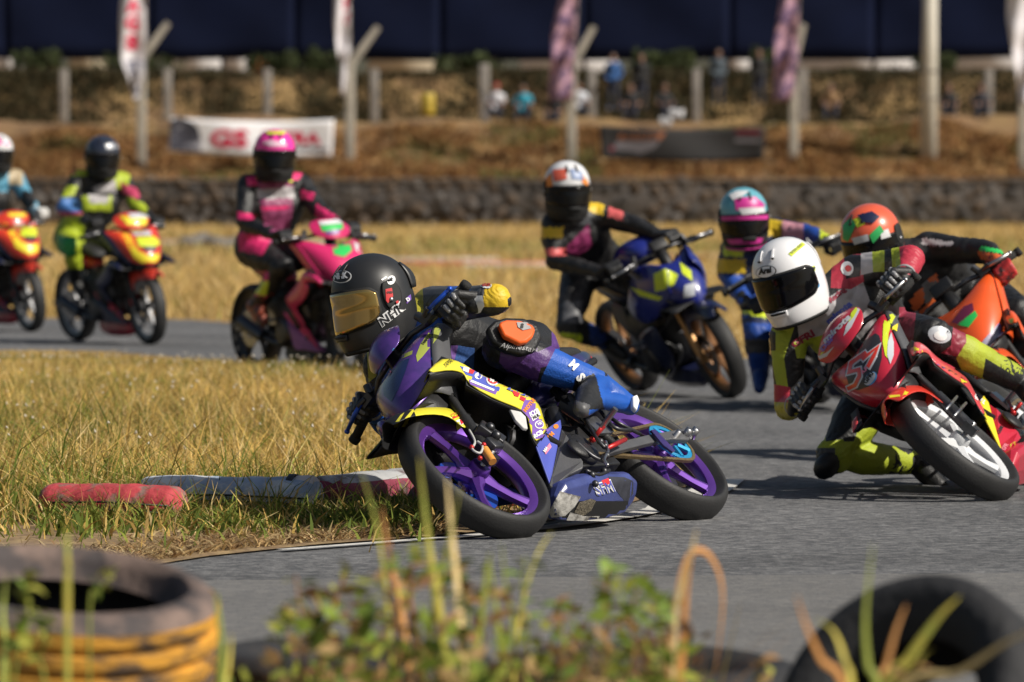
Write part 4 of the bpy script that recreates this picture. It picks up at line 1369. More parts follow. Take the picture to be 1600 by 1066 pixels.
def sport_body(root, c):
    def rg(x, z, hw, hh, n=14, e=.7):
        return [V((x, hw * math.copysign(abs(math.cos(a)) ** e, math.cos(a)), z + hh * math.copysign(abs(math.sin(a)) ** e, math.sin(a)))) for a in [2 * math.pi * i / n for i in range(n)]]
    mb = MB(); mb.loft([rg(.88, .86, .06, .04), rg(.80, .88, .13, .08), rg(.65, .87, .15, .09), rg(.52, .80, .12, .07), rg(.46, .74, .07, .03)])
    tank = mb.build('fuel_tank', c['cowl'], root, sub=1)
    out = [tank]
    for q in (1, -1):
        rows = []
        for x, zt, zb, y in ((1.20, .80, .62, .10), (1.08, .86, .56, .17), (.94, .84, .50, .20), (.80, .78, .50, .19), (.68, .68, .52, .17)):
            rows.append([V((x, q * (y - .05), zt)), V((x, q * y, zt * .75 + zb * .25)), V((x, q * (y + .015), zt * .4 + zb * .6)), V((x - .02, q * (y - .02), zb))])
        mb = MB(); mb.grid(rows); out.append(mb.build('side_fairing', c['cowl'], root, solid=.006, sub=1))
        rows = []
        for x, zt, zb, y in ((.92, .50, .30, .15), (.80, .48, .16, .15), (.62, .44, .12, .14), (.45, .36, .14, .12)):
            rows.append([V((x, q * y, zt)), V((x, q * (y + .01), (zt + zb) / 2)), V((x, q * (y - .05), zb))])
        mb = MB(); mb.grid(rows); out.append(mb.build('lower_fairing', c['low'], root, solid=.006, sub=1))
    return out

def underbone(label, fr, c, group='motorcycles in the race', detail=1, disc_side=-1, steer=-4, fender_len=1.0, belly=True, style='underbone', bar_w=1.0):
    """c: dict of materials: rim, cowl, cover, shield, low, fender, tail, belly"""
    root = empty('racing_motorcycle', fr.M, label, 'motorcycle', group)
    nn = 48 if detail else 32
    fw = wheel(root, (1.22, 0, .28), c['rim'], steer=steer, disc=disc_side, m_disc=c.get('disc'), n=nn)
    rw = wheel(root, (0, 0, .28), c['rim'], tw=.058, disc=-1, n=nn)
    # front fork
    for q in (-1, 1):
        mb = MB()
        mb.tube([(1.225, q * .088, .275), (1.15, q * .088, .46)], [.026, .023], n=12)
        mb.tube([(1.15, q * .088, .45), (1.0, q * .088, .82)], .0165, n=12)
        mb.box((1.23, q * .088, .275), (.05, .035, .055))
        mb.build('fork_leg', c.get('fork', m_black), root, auto=40)
    mb = MB(); mb.tube([(1.22, -.115, .28), (1.22, .115, .28)], .010, n=10); mb.build('front_axle', m_metal, root)
    if c.get('caliper', True):
        y = disc_side * .062
        mb = MB(); mb.box((1.135, y, .345), (.055, .04, .095), Matrix.Rotation(.5, 3, 'Y')); mb.build('brake_caliper', c.get('cal', m_dkmet), root, bevel=.008)
    # front mudguard
    ce = [V((p.x + .004, 0, p.z + .022)) for p in FD_U]
    hw = [.02, .05, .068, .072, .075, .078, .082]
    up = [V((p.x, w_, p.z)) for p, w_ in zip(FD_U, hw)]
    lo = [V((p.x, w_ + .012, p.z)) for p, w_ in zip(FD_L, hw)]
    mi = [u.lerp(c_, .5) + V((0, 0, .012)) for u, c_ in zip(up, ce)]
    mb = MB(); mb.grid([mirror(lo), mirror(up), mirror(mi), ce, mi, up, lo])
    fend = mb.build('front_mudguard', [c['fender'], c.get('fender2', c['fender'])], root, solid=.004, sub=1)
    for p in fend.data.polygons:
        if p.center.x > 1.335 or p.center.y < -.03: p.material_index = 1
    mb = MB(); rows = []
    for i in range(9):
        a = math.radians(60 + 70 * i / 8); d = V((math.cos(a), 0, math.sin(a)))
        rows.append([V((1.22, 0, .28)) + d * (.300 - .012 * u * u) + V((0, u * .068, 0)) for u in (-1, -.5, 0, .5, 1)])
    mb.grid(rows); mb.build('mudguard_liner', m_black, root, solid=.003)
    # main cowl below the bars
    half = [[V((1.305, 0, .565)), V((1.29, .040, .575)), V((1.25, .070, .585)), V((1.21, .095, .595))],
            [V((1.305, 0, .630)), V((1.285, .055, .635)), V((1.235, .098, .648)), V((1.165, .130, .665))],
            [V((1.265, 0, .705)), V((1.24, .065, .715)), V((1.18, .120, .735)), V((1.09, .155, .755))],
            [V((1.20, 0, .770)), V((1.175, .070, .782)), V((1.11, .132, .805)), V((1.02, .172, .822))],
            [V((1.12, 0, .805)), V((1.10, .065, .818)), V((1.04, .125, .842)), V((.955, .174, .850))]]
    cw = c.get('cowl_w', 1.0)
    half = [[V((p.x - .030 + c.get('cowl_dx', 0), p.y * .95 * cw, p.z + c.get('cowl_dz', 0))) for p in r] for r in half]
    rows = [[V((p.x, -p.y, p.z)) for p in reversed(r[1:])] + r for r in half]
    mb = MB(); mb.grid(rows)
    cowl = mb.build('front_cowl', c['cowl'], root, solid=.005, sub=2)
    cowl.data.polygons.foreach_set('use_smooth', [True] * len(cowl.data.polygons))
    # side skin of the cowl, wrapping back from its edge towards the leg shield
    ed = cat([r_[-1] for r_ in half], 3)
    for q in (1, -1):
        g0 = [V((p.x - .002, q * (p.y + .002), p.z - .002)) for p in ed]
        g1 = [V((p.x - .022, q * (p.y + .010), p.z - .014)) for p in ed]
        g2 = [V((p.x - .045 - .05 * (1 - i / len(ed)), q * (p.y + .006), p.z - .036)) for i, p in enumerate(ed)]
        g3 = [V((p.x - .062 - .07 * (1 - i / len(ed)), q * (p.y - .03), p.z - .055)) for i, p in enumerate(ed)]
        mb = MB(); mb.grid([g0, g1, g2, g3])
        side = mb.build('cowl_side', c.get('side', m_satin), root, solid=.004)
        if q == 1: root_side = side
    # inner lip plate behind the strip
    for q in (1, -1) if style == 'underbone' else ():
        D_ = INL if q == 1 else mirror(INL)
        mb = MB(); mb.plate(D_, .012, nrm=(0, q, 0)); mb.build('shield_lip', c.get('lip', m_satin), root, smooth=False, bevel=.003)
    # chin below the cowl and the two air ducts beside it
    top = [r_ for r_ in rows[0]]
    mb = MB(); mb.grid([[p + V((-.004, 0, .02)) for p in top], [p + V((-.03, -p.y * .1, -.03)) for p in top], [p + V((-.075, -p.y * .3, -.06)) for p in top], [p + V((-.14, -p.y * .4, -.07)) for p in top]])
    mb.build('chin_grille', m_black, root, solid=.006)
    for q in c.get('ducts', ()):
        mb = MB(); mb.loft([[V((x, q * (y + hw_ * math.cos(a_)), z + hh_ * math.sin(a_))) for a_ in [2 * math.pi * k_ / 12 for k_ in range(12)]] for x, y, z, hw_, hh_ in ((1.05, .14, .70, .02, .02), (1.13, .135, .675, .026, .04), (1.21, .118, .645, .026, .038), (1.25, .098, .625, .014, .02))])
        mb.build('air_duct', c.get('duct', m_black), root)
    # cover over the bars
    half = [[V((1.110, 0, .845)), V((1.095, .055, .85)), V((1.055, .105, .862))], [V((1.095, 0, .905)), V((1.075, .070, .912)), V((1.025, .135, .912))],
            [V((1.05, 0, .955)), V((1.035, .062, .955)), V((.985, .118, .94))], [V((1.0, 0, .975)), V((.985, .045, .972)), V((.95, .088, .957))]]
    half = [[V((p.x - .015 + c.get('cowl_dx', 0), p.y * c.get('cover_w', 1.0), p.z + c.get('cowl_dz', 0) * .6)) for p in r] for r in half]
    rows = [[V((p.x, -p.y, p.z)) for p in reversed(r[1:])] + r for r in half]
    mb = MB(); mb.grid(rows)
    cover = mb.build('handlebar_cover', c['cover'], root, solid=.005, sub=2) if c['cover'] else None
    if not cover:
        mb = MB(); mb.box((1.0, 0, .91), (.035, .10, .065), Matrix.Rotation(-.6, 3, 'Y')); mb.build('instrument_panel', m_black, root, bevel=.008)
    # bars
    mb = MB()
    for q in (-1, 1): mb.tube([(1.0, 0, .875), (.985, q * .10, .875), (.965, q * .17, .855), (.94, q * .33 * bar_w, .84)], .011, n=10)
    bar = mb.build('handlebar', m_dkmet, root)
    for q in (-1, 1):
        mb = MB(); mb.tube([(.960, q * .205, .850), (.94, q * .335, .84)], [.0165, .0165], n=12); mb.lathe([(0, -.012), (.019, -.012), (.02, 0), (.019, .012), (0, .012)], (.938, q * .343, .839), (0, 1, 0), n=12)
        mb.build('grip', m_grip, bar)
        mb = MB(); mb.box((.985, q * .185, .862), (.035, .05, .03)); mb.tube([(1.0, q * .185, .868), (1.01, q * .22, .87)], .010, n=8)
        mb.tube([(.975, q * .165, .872), (.97, q * .155, .905)], [.016, .016], n=10)
        mb.build('lever_clamp', m_dkmet, bar, auto=40)
        mb = MB(); mb.tube([(1.005, q * .20, .868), (1.005, q * .25, .862), (.995, q * .315, .854)], [.0085, .0085, .0075], n=8)
        mb.ball((.994, q * .318, .8535), .010, n=8)
        mb.build('lever', c.get('lever', m_metal), bar)
    # frame: steering head, spine, cradle
    mb = MB()
    mb.tube([(1.05, 0, .72), (.985, 0, .89)], .034, n=12); mb.tube([(1.03, 0, .76), (.80, 0, .60), (.55, 0, .50), (.35, 0, .58)], [.035, .035, .032, .03], n=10)
    for q in (-1, 1):
        mb.tube([(.40, q * .07, .55), (.15, q * .09, .66), (-.10, q * .06, .74)], .014, n=8)
        mb.tube([(.42, q * .09, .58), (.42, q * .10, .28)], .018, n=8)
        mb.tube([(1.0, q * .04, .70), (.84, q * .08, .48), (.74, q * .09, .30)], .016, n=8)
    mb.build('frame', m_black, root)
    # leg shields
    shields = []
    for q in (1, -1) if style == 'underbone' else ():
        sw_ = c.get('shield_w', 1.0)
        U, L = [[V((p.x, q * p.y * sw_, p.z)) for p in A_] for A_ in (LS_U, LS_L)]
        a = [u.lerp(l, -.0) for u, l in zip(U, L)]
        mid = [u.lerp(l, .5) + V((0, q * .010, 0)) for u, l in zip(U, L)]
        inn = [u + V((-.02, -q * .035, .0)) for u in U]
        mb = MB(); mb.grid([inn, U, mid, L])
        o = mb.build('leg_shield', c['shield'], root, solid=.005, sub=1)
        shields.append(o)
        mb = MB(); mb.grid([[p + V((-.004, -q * .009, -.004)) for p in rw_] for rw_ in (inn, U, mid, L)])
        mb.build('shield_liner', m_black, root, solid=.003)
    if style == 'sport':
        shields = sport_body(root, c)
    # inner shield: closes the space behind the front wheel
    rows = []
    for i in range(len(LS_L)):
        l = LS_L[i]; y = l.y * .985
        back = .05 + .05 * math.sin(i / 10 * math.pi)
        rows.append([V((l.x - (1 - u * u) * back - .004, y * u, l.z + (1 - u * u) * .01 - .004)) for u in (-1, -.8, -.4, 0, .4, .8, 1)])
    mb = MB(); mb.grid(rows); inner = mb.build('inner_shield', m_black, root, solid=.004)
    mb = MB()
    for i in range(9):
        mb.box((.80, 0, .40 + i * .021), (.03, .20, .004))
    mb.box((.80, -.105, .48), (.035, .012, .2)); mb.box((.80, .105, .48), (.035, .012, .2))
    mb.build('radiator', m_dkmet, root)
    lows = []
    for q in (1, -1) if style == 'underbone' else ():
        sw_ = c.get('shield_w', 1.0); B, Gp = [[V((p.x, q * p.y * sw_, p.z)) for p in A_] for A_ in (LOW_B, LOW_G)]
        nrm = (0.1, q * 1, -.05)
        mb = MB(); mb.plate(B, .008, nrm=nrm); lows.append(mb.build('lower_fairing', c['low'], root, smooth=False, bevel=.003))
        mb = MB(); mb.plate(Gp, .05, nrm=nrm); mb.build('side_cover', c.get('lowside', m_satin), root, smooth=False, bevel=.006)
    # engine
    mb = MB()
    mb.box((.60, 0, .30), (.30, .17, .20)); mb.lathe([(0, 0), (.065, 0), (.07, .02), (.07, .03), (.06, .04), (0, .045)], (.64, .075, .27), (0, 1, 0), n=22)
    mb.lathe([(0, 0), (.085, 0), (.095, .02), (.095, .06), (.07, .085), (0, .09)], (.62, -.075, .27), (0, -1, 0), n=22)
    mb.tube([(.72, 0, .36), (.88, 0, .44)], [.075, .065], n=12); mb.tube([(.55, .05, .40), (.50, .06, .50)], [.04, .03], n=10)
    mb.build('engine', m_dkmet, root, auto=40, bevel=.006)
    mb = MB(); mb.ball(ECV, .056, n=18, sc=(1.05, .28, .86)); mb.build('engine_cover', m_black, root)
    mb = MB()
    for i in range(6): mb.tube([(.75 + i * .022, -.078, .365 + i * .012), (.75 + i * .022, .078, .365 + i * .012)], .004, n=5)
    o = mb.build('cooling_fins', m_dkmet, root); o['kind'] = 'stuff'
    if not detail:
        mb = MB(); mb.loft([[V((x, hw_ * math.cos(a_), z + hh_ * math.sin(a_))) for a_ in [2 * math.pi * k_ / 12 for k_ in range(12)]] for x, z, hw_, hh_ in ((.90, .46, .08, .12), (.78, .40, .135, .20), (.60, .36, .14, .20), (.42, .42, .12, .19), (.22, .52, .10, .11))])
        mb.build('engine_shroud', m_black, root)
    # swing arm, sprocket, chain
    mb = MB(); mb.plate(SWING, .022, nrm=(0, 1, 0)); mb.build('swing_arm', m_satin, root, smooth=False, bevel=.004)
    mb = MB(); mb.plate(mirror(SWING), .022, nrm=(0, -1, 0)); mb.build('swing_arm', m_satin, root, smooth=False, bevel=.004)
    mb = MB(); mb.tube([(0, -.14, .28), (0, .14, .28)], .011, n=10)
    for x in (-.08, -.13): mb.tube([(x, .10, .285), (x, .14, .285)], .015, n=8)
    mb.build('rear_axle', m_metal, root)
    mb = MB()
    for i in range(5):
        a = 2 * math.pi * i / 5
        mb.tube([(.025 * math.cos(a), .085, .28 + .025 * math.sin(a)), (.078 * math.cos(a), .085, .28 + .078 * math.sin(a))], .010, n=6)
    mb.lathe([(.070, -.003), (.092, -.003), (.092, .003), (.070, .003)], (0, .085, .28), (0, 1, 0), n=40, closed=True)
    mb.build('rear_sprocket', c.get('sprocket', m_metal), root, auto=40)
    pts = []
    for i in range(13):
        a = math.radians(82 + 196 * i / 12)
        pts.append(V((.094 * math.cos(a), .085, .28 + .094 * math.sin(a))))
    fpn = []
    for i in range(7):
        a = math.radians(-82 + 164 * i / 6)
        fpn.append(V((.56 + .030 * math.cos(a), .085, .285 + .030 * math.sin(a))))
    loop = pts + fpn + [pts[0]]
    mb = MB()
    rows_ = [[], [], [], []]
    for i, p in enumerate(loop):
        t = (loop[(i + 1) % (len(loop) - 1)] - loop[i - 1 if i else -2]).normalized(); nrm = V((-t.z, 0, t.x))
        for k_, (o1, o2) in enumerate(((.006, .006), (.006, -.006), (-.006, -.006), (-.006, .006))):
            rows_[k_].append(p + nrm * o1 + V((0, o2, 0)))
    mb.grid([rows_[0], rows_[1], rows_[2], rows_[3], rows_[0]])
    mb.build('chain', m_chain, root, smooth=False)
    # seat and tail
    def ring(x, z, hw, hh, n=12):
        return [V((x, hw * math.copysign(abs(math.cos(a)) ** .8, math.cos(a)), z + hh * math.copysign(abs(math.sin(a)) ** .8, math.sin(a)))) for a in [2 * math.pi * i / n for i in range(n)]]
    mb = MB(); mb.loft([ring(.56, .655, .07, .03), ring(.45, .70, .10, .045), ring(.30, .725, .125, .05), ring(.12, .755, .12, .045), ring(-.03, .775, .09, .035), ring(-.08, .785, .06, .02)])
    mb.build('seat', m_seatv, root, sub=1)
    mb = MB(); mb.loft([ring(.50, .59, .06, .05), ring(.32, .64, .115, .07), ring(.12, .70, .115, .065), ring(-.04, .75, .09, .05), ring(-.13, .785, .06, .035), ring(-.18, .80, .025, .015)])
    tail = mb.build('tail_cowl', c['tail'], root, sub=1)
    mb = MB(); mb.box((-.185, 0, .80), (.012, .06, .022)); mb.build('tail_light', m_redal, root, bevel=.003)
    # rear mudguard-hugger, shock
    mb = MB(); mb.tube([(.30, 0, .40), (.22, 0, .62)], [.03, .026], n=12)
    for i in range(7): mb.lathe([(.026, -.006), (.036, 0), (.026, .006)], V((.30, 0, .40)).lerp(V((.22, 0, .62)), (i + .5) / 7), (-.34, 0, .94), n=14)
    mb.build('rear_shock', c.get('spring', m_dkmet), root)
    # foot pegs and gear linkage
    for q in (1, -1):
        mb = MB(); mb.box((.44, q * .115, .36), (.09, .012, .09)); mb.tube([(.43, q * .12, .345), (.43, q * .205, .345)], .011, n=8)
        mb.build('foot_peg', m_metal, root, auto=40)
    mb = MB(); mb.tube([(.44, .13, .335), (.60, .135, .275)], .006, n=7); mb.tube([(.60, .135, .275), (.60, .185, .275)], .007, n=7)
    mb.ball((.60, .135, .275), .013, n=8); mb.build('gear_linkage', m_redal, root)
    # exhaust on the right side
    mb = MB(); mb.tube(cat([(.82, -.04, .40), (.86, -.06, .28), (.75, -.10, .20), (.5, -.12, .20), (.35, -.14, .24)], 4), .020, n=10)
    mb.tube([(.36, -.14, .235), (.08, -.15, .33)], [.040, .044], n=16)
    mb.build('exhaust', m_dkmet, root, auto=40)
    bel = None
    if belly:
        # belly cowl: a faceted hull with a sharp edge along its side
        hull = [(.100, .138), (.090, .112), (.032, .076), (-.028, .056), (-.060, .100), (-.050, .180), (.050, .182), (.088, .165)]
        mb = MB()
        mb.loft([[V((x + dx_ * (.5 if y > .05 else -.2), .02 + (y - .02) * k_, .120 + dz_ + (z - .120) * k_)) for y, z in hull] for x, k_, dz_, dx_ in ((.965, .35, -.02, 0), (.92, .82, -.006, 0), (.80, 1.0, 0, 0), (.62, 1.0, 0, 0), (.48, .88, .006, 0), (.40, .48, .012, 0))])
        bel = mb.build('belly_cowl', c['belly'], root, smooth=False, bevel=.007)
    return dict(root=root, cowl=cowl, cover=cover, fender=fend, shield=shields, low=lows, belly=bel, tail=tail, inner=inner, fw=fw, side=root_side)

def local_rays(fr, side=1):
    """print laid on along the bike's own side direction: x, z of the bike in metres"""
    d = (fr.R @ V((0, -side, 0))).normalized()
    return lambda x, y: (fr.w(x, side * 1.5, y), d)
def front_rays(fr, tilt=.45):
    """print laid on from ahead of the bike: y and z of the bike"""
    d = (fr.R @ V((-1, 0, -tilt))).normalized()
    return lambda x, y: (fr.w(1.35, x, y) - d * 1.5, d)
# ================================================================== HELMETS AND RIDERS
m_visor_dark = mat('visor_smoke', (.004, .004, .005), .10, var=.05, spec=.28)
m_visor_gold = mat('visor_gold', (.50, .33, .10), .10, metal=.85, var=.1, coat=1)
m_gasket = mat('helmet_gasket', (.010, .010, .010), .7)
m_liner = mat('helmet_liner', (.016, .016, .017), .95, bump=.4, bscale=150)
m_glove = mat('glove_black_leather', (.014, .014, .015), .5, var=.3, vscale=40, bump=.25, bscale=180)
m_gl_grey = mat('glove_grey_armour', (.30, .30, .31), .4, var=.1, coat=.3)
m_boot = mat('boot_black', (.012, .012, .013), .5, bump=.2, bscale=120)
m_neck = mat('neck_cloth', (.015, .015, .016), .9)

_prof_z = [-.150, -.135, -.11, -.07, -.02, .03, .075, .107, .127, .138, .1425]
_prof_r = [.098, .106, .112, .1175, .1195, .1175, .106, .085, .056, .027, 0.0]
def hel_point(az, z, off=0.0, chin=.022, round_=1.0):
    """outer skin of a full face helmet; az from straight ahead, z from the middle"""
    r = float(np.interp(z, _prof_z, _prof_r))
    # smooth the crown into a sphere
    if z > .03:
        r = .1175 * math.sqrt(max(0, 1 - ((z - .02) / .1225) ** 2.15)) if z < .1425 else 0
    c, s = math.cos(az), math.sin(az)
    r += off if r > .02 else off * r / .02
    x = r * c * (1.04 if c > 0 else 1.10); y = r * s
    if z < .0 and c > 0:
        k = min(1, -z / .10)
        x += chin * k * c ** 1.3
        y *= 1 - .06 * k * c
    if c < 0 and z < -.05:
        x *= 1 - .9 * (-.05 - z)           # nape tucks in
    zz = z + (off if z > .13 else 0)
    if z < -.09: zz += .03 * max(0, -c) * min(1, (-.09 - z) / .06)
    return V((x, y, zz))

m_armour = mat('suit_armour', (.030, .030, .032), .35, var=.15, coat=.3)

def helmet(parent, fr_I, centre, fwd, up, m_shell, m_visor, S=1.12, detail=1, pods=True, visor_top=.045, visor_bot=-.075, m_pod=None, m_rim=None, spoiler=True, vents=True, visor_az=88, m_vent=None, m_chin=None):
    """centre, fwd and up in world space; the helmet becomes a part of the rider"""
    f = V(fwd).normalized(); u = V(up); u = (u - f * u.dot(f)).normalized(); l = u.cross(f)
    W = Matrix.Translation(centre) @ Matrix((f, l, u)).transposed().to_4x4() @ Matrix.Scale(S, 4)
    na, nz = (64, 30) if detail else (36, 18)
    zs = [-.150 + .2925 * (1 - math.cos(math.pi * (.5 + .5 * i / nz) )**2 ** .5 if False else (i / nz)) for i in range(nz + 1)]
    zs = [-.150 + .2925 * math.sin(i / nz * math.pi / 2) ** 1.0 * 1.0 if False else -.150 + .2925 * (1 - (1 - i / nz) ** 1.5) for i in range(nz + 1)]
    mb = MB()
    rows = [[hel_point(2 * math.pi * j / na, z) for j in range(na)] for z in zs[:-1]]
    low = [[p * .90 + V((0, 0, -.004)) for p in rows[0]], [V((p.x * .80, p.y * .80, p.z + .02)) for p in rows[0]]]
    mb.grid(list(reversed(low)) + rows, closed=True)
    t = len(mb.v); mb.v.append(V((0, 0, .1425)))
    b0 = t - na
    for j in range(na): mb.f.append((b0 + j, b0 + (j + 1) % na, t)); mb.m.append(0)
    sh = mb.build('helmet', [m_shell, m_chin or m_shell], parent)
    if m_chin:
        for p in sh.data.polygons:
            if p.center.z < -.040 and p.center.x > -.05: p.material_index = 1
    sh.matrix_basis = parent.matrix_world.inverted() @ W
    def skin(name, fn, nu, nv, off, m, solid=.002, par=sh):
        mb = MB()
        mb.grid([[hel_point(*fn(i / nu, j / nv), off) for i in range(nu + 1)] for j in range(nv + 1)])
        return mb.build(name, m, par, solid=solid)
    va = math.radians(visor_az)
    def port(u, v, grow=0.0):
        a = (u * 2 - 1) * (va + grow * 8)
        e = abs(u * 2 - 1)
        top = visor_top + grow - .012 * e ** 2.2
        bot = visor_bot - grow + .020 * e ** 1.6
        k = 1 - max(0, (e - .80) / .20) ** 2 * .40
        mid = (top + bot) / 2 + .006 * e
        return a, mid + (top - mid) * k * (v * 2 - 1) if v > .5 else mid + (bot - mid) * k * (1 - v * 2)
    skin('visor_gasket', lambda u, v: port(u, v, .006), 40, 10, .0012, m_gasket)
    vis = skin('visor', lambda u, v: port(u, v), 44, 12, .0042, m_visor, .002)
    # neck liner
    mb = MB(); mb.lathe([(.092, -.148), (.088, -.120), (.07, -.10), (0, -.09)], n=24); mb.build('neck_liner', m_liner, sh)
    if m_rim:
        skin('bottom_rim', lambda u, v: (u * 2 * math.pi, -.150 + .011 * v), 64, 1, .0018, m_rim)
    if pods:
        for q in (-1, 1):
            skin('visor_pivot', lambda u, v: (q * math.radians(88) + q * (u - .35) * .50 * math.sqrt(max(.05, 1 - (v * 2 - 1) ** 2 * .8)), .004 + (v - .5) * .085), 12, 10, .0052, m_pod or m_gasket)
            mb = MB(); p = hel_point(q * math.radians(88), -.012, .008); mb.ball(p, .008, n=10, sc=(1, .6, 1)); mb.build('pivot_screw', m_metal, sh)
    if vents:
        mv = m_vent or m_chin or m_shell
        for q in (-1, 1):
            skin('brow_vent', lambda u, v: (q * (.20 + .10 * u + .10 * v), .098 + .028 * v), 5, 6, .006, mv, .004)
            mb = MB(); mb.tube([hel_point(q * .25, .097, .007), hel_point(q * .33, .097, .007)], .0035, n=6); mb.build('vent_mouth', m_gasket, sh)
        skin('chin_vent', lambda u, v: ((u - .5) * .62, -.100 + .020 * v - .006 * abs(u - .5)), 12, 4, .0050, mv, .004)
        mb = MB(); mb.tube([hel_point(a / 10 * .26, -.088, .0075) for a in range(-10, 11, 2)], .0040, n=6); mb.build('vent_mouth', m_gasket, sh)
    if spoiler:
        mb = MB()
        rows = []
        for j in range(7):
            v = j / 6
            rows.append([hel_point(math.pi + (u - .5) * 1.5, .090 - .085 * v, .004 + .016 * math.sin(v * math.pi * .8) * (1 - abs(u * 2 - 1) ** 2)) for u in [i / 12 for i in range(13)]])
        mb.grid(rows); mb.build('rear_spoiler', mv if vents else m_shell, sh, solid=.003)
    return sh

def glove(parent, c, a, w, e, mats, voxel=.004, detail=1):
    """hand gripping a bar at c with axis a (towards the bar end); w wrist, e elbow (all in the parent's frame)"""
    a = V(a).normalized(); c = V(c); w = V(w); e = V(e)
    b = (w - c); b = (b - a * b.dot(a)).normalized()
    n = a.cross(b)
    if n.z < 0: n = -n
    def ar(phi, r): return b * math.cos(phi) * r + n * math.sin(phi) * r
    mb = MB()
    kn = []; tips = []
    for i in range(4):
        oa = a * ((1.5 - i) * -.0225 + .004)
        ln = (1.0, 1.06, 1.0, .84)[i]
        k = c + oa + ar(math.radians(70), .046)
        p1 = c + oa * 1.0 + ar(math.radians(70 + 62 * ln), .043)
        p2 = c + oa * .98 + ar(math.radians(70 + 125 * ln), .033)
        p3 = c + oa * .95 + ar(math.radians(70 + 178 * ln), .029)
        mb.limb([k, p1, p2, p3], [.0132, .0120, .0108, .0095], n=10)
        mb.ball(k + ar(math.radians(70), .004), .0135, n=10)
        mb.limb([w + oa * .75, k], [.021, .0165], n=10)
        kn.append(k); tips.append((p1, p2))
    # thumb
    t0 = w.lerp(c, .45) - a * .030 - n * .008
    mb.limb([t0, c + ar(math.radians(-35), .040) - a * .046, c + ar(math.radians(-85), .034) - a * .030, c + ar(math.radians(-125), .030) - a * .012], [.019, .0150, .0125, .0105], n=10)
    d = (e - w).normalized()
    mb.limb([w + (c - w) * .15, w + d * .03, w + d * .075], [.033, .036, .044], n=14)
    me = remesh(mb, voxel, 2)
    g = link_mesh('glove', me, mats, parent)
    if detail:
        for i, k in enumerate(kn):
            mb2 = MB(); mb2.ball(k + ar(math.radians(78), .0105), .0105, n=10, sc=(1, 1, .9)); mb2.ball(k.lerp(c, .1) + ar(math.radians(112), .011), .009, n=8); mb2.build('knuckle_guard', mats[1] if len(mats) > 1 else mats[0], g)
        for p1, p2 in tips[1:]:
            mb2 = MB(); o_ = (p1 - c); o_ = (o_ - a * o_.dot(a)).normalized() * .0045
            mb2.limb([p1.lerp(p2, .15) + o_, p1.lerp(p2, .75) + o_], [.0098, .0088], n=8); mb2.build('finger_guard', m_gl_grey, g)
        mb2 = MB(); mb2.lathe([(.038, -.008), (.0415, -.004), (.0415, .004), (.038, .008)], w + d * .028, d, n=22, closed=True)
        mb2.build('wrist_strap', m_gl_grey, g)
    return g

def boot(parent, ank, toe, knee, mats, voxel=.008, heel=None, paint_rules=None):
    ank, toe, knee = V(ank), V(toe), V(knee)
    up = (knee - ank).normalized()
    f = toe - ank; f = (f - up * f.dot(up) * .5).normalized()
    hl = V(heel) if heel is not None else ank - f * .055 - up * .055
    sole = toe - f * .02
    mb = MB()
    mb.limb([ank + up * .17, ank + up * .06, ank], [.060, .052, .047], n=14)
    mb.limb([ank, hl], [.046, .036], n=12)
    mb.limb([ank, ank.lerp(toe, .5) + up * .012, toe], [.046, .042, .030], n=12)
    mb.limb([hl, ank.lerp(toe, .5) - up * .035, toe - up * .008], [.032, .032, .028], n=12)
    me = remesh(mb, voxel, 3, crease=.0012, cscale=40)
    o = link_mesh('boot', me, mats, parent)
    if paint_rules: paint(me, parent.matrix_world, paint_rules)
    return o

def wrinkles(me, joints, amp):
    """folds of the leather around the joints"""
    n = len(me.vertices)
    co = np.empty(n * 3); me.vertices.foreach_get('co', co); co = co.reshape(-1, 3)
    no = np.empty(n * 3); me.vertices.foreach_get('normal', no); no = no.reshape(-1, 3)
    disp = np.zeros(n)
    for j, d, r in joints:
        v = co - np.array(j)
        w = np.exp(-(np.linalg.norm(v, axis=1) / r) ** 2)
        for i in np.nonzero(w > .06)[0]:
            p = V(co[i])
            t = v[i].dot(np.array(d))
            a = mnoise.noise(p * 10) * 3.4 + mnoise.noise(p * 24) * 1.3
            f = math.sin(t * 120 + a * 2.6)
            disp[i] += w[i] * amp * (1 - 2.0 * (1 - abs(f)) ** 2) * max(0, .45 + .9 * mnoise.noise(p * 9))
    co += no * disp[:, None]
    me.vertices.foreach_set('co', co.ravel()); me.update()

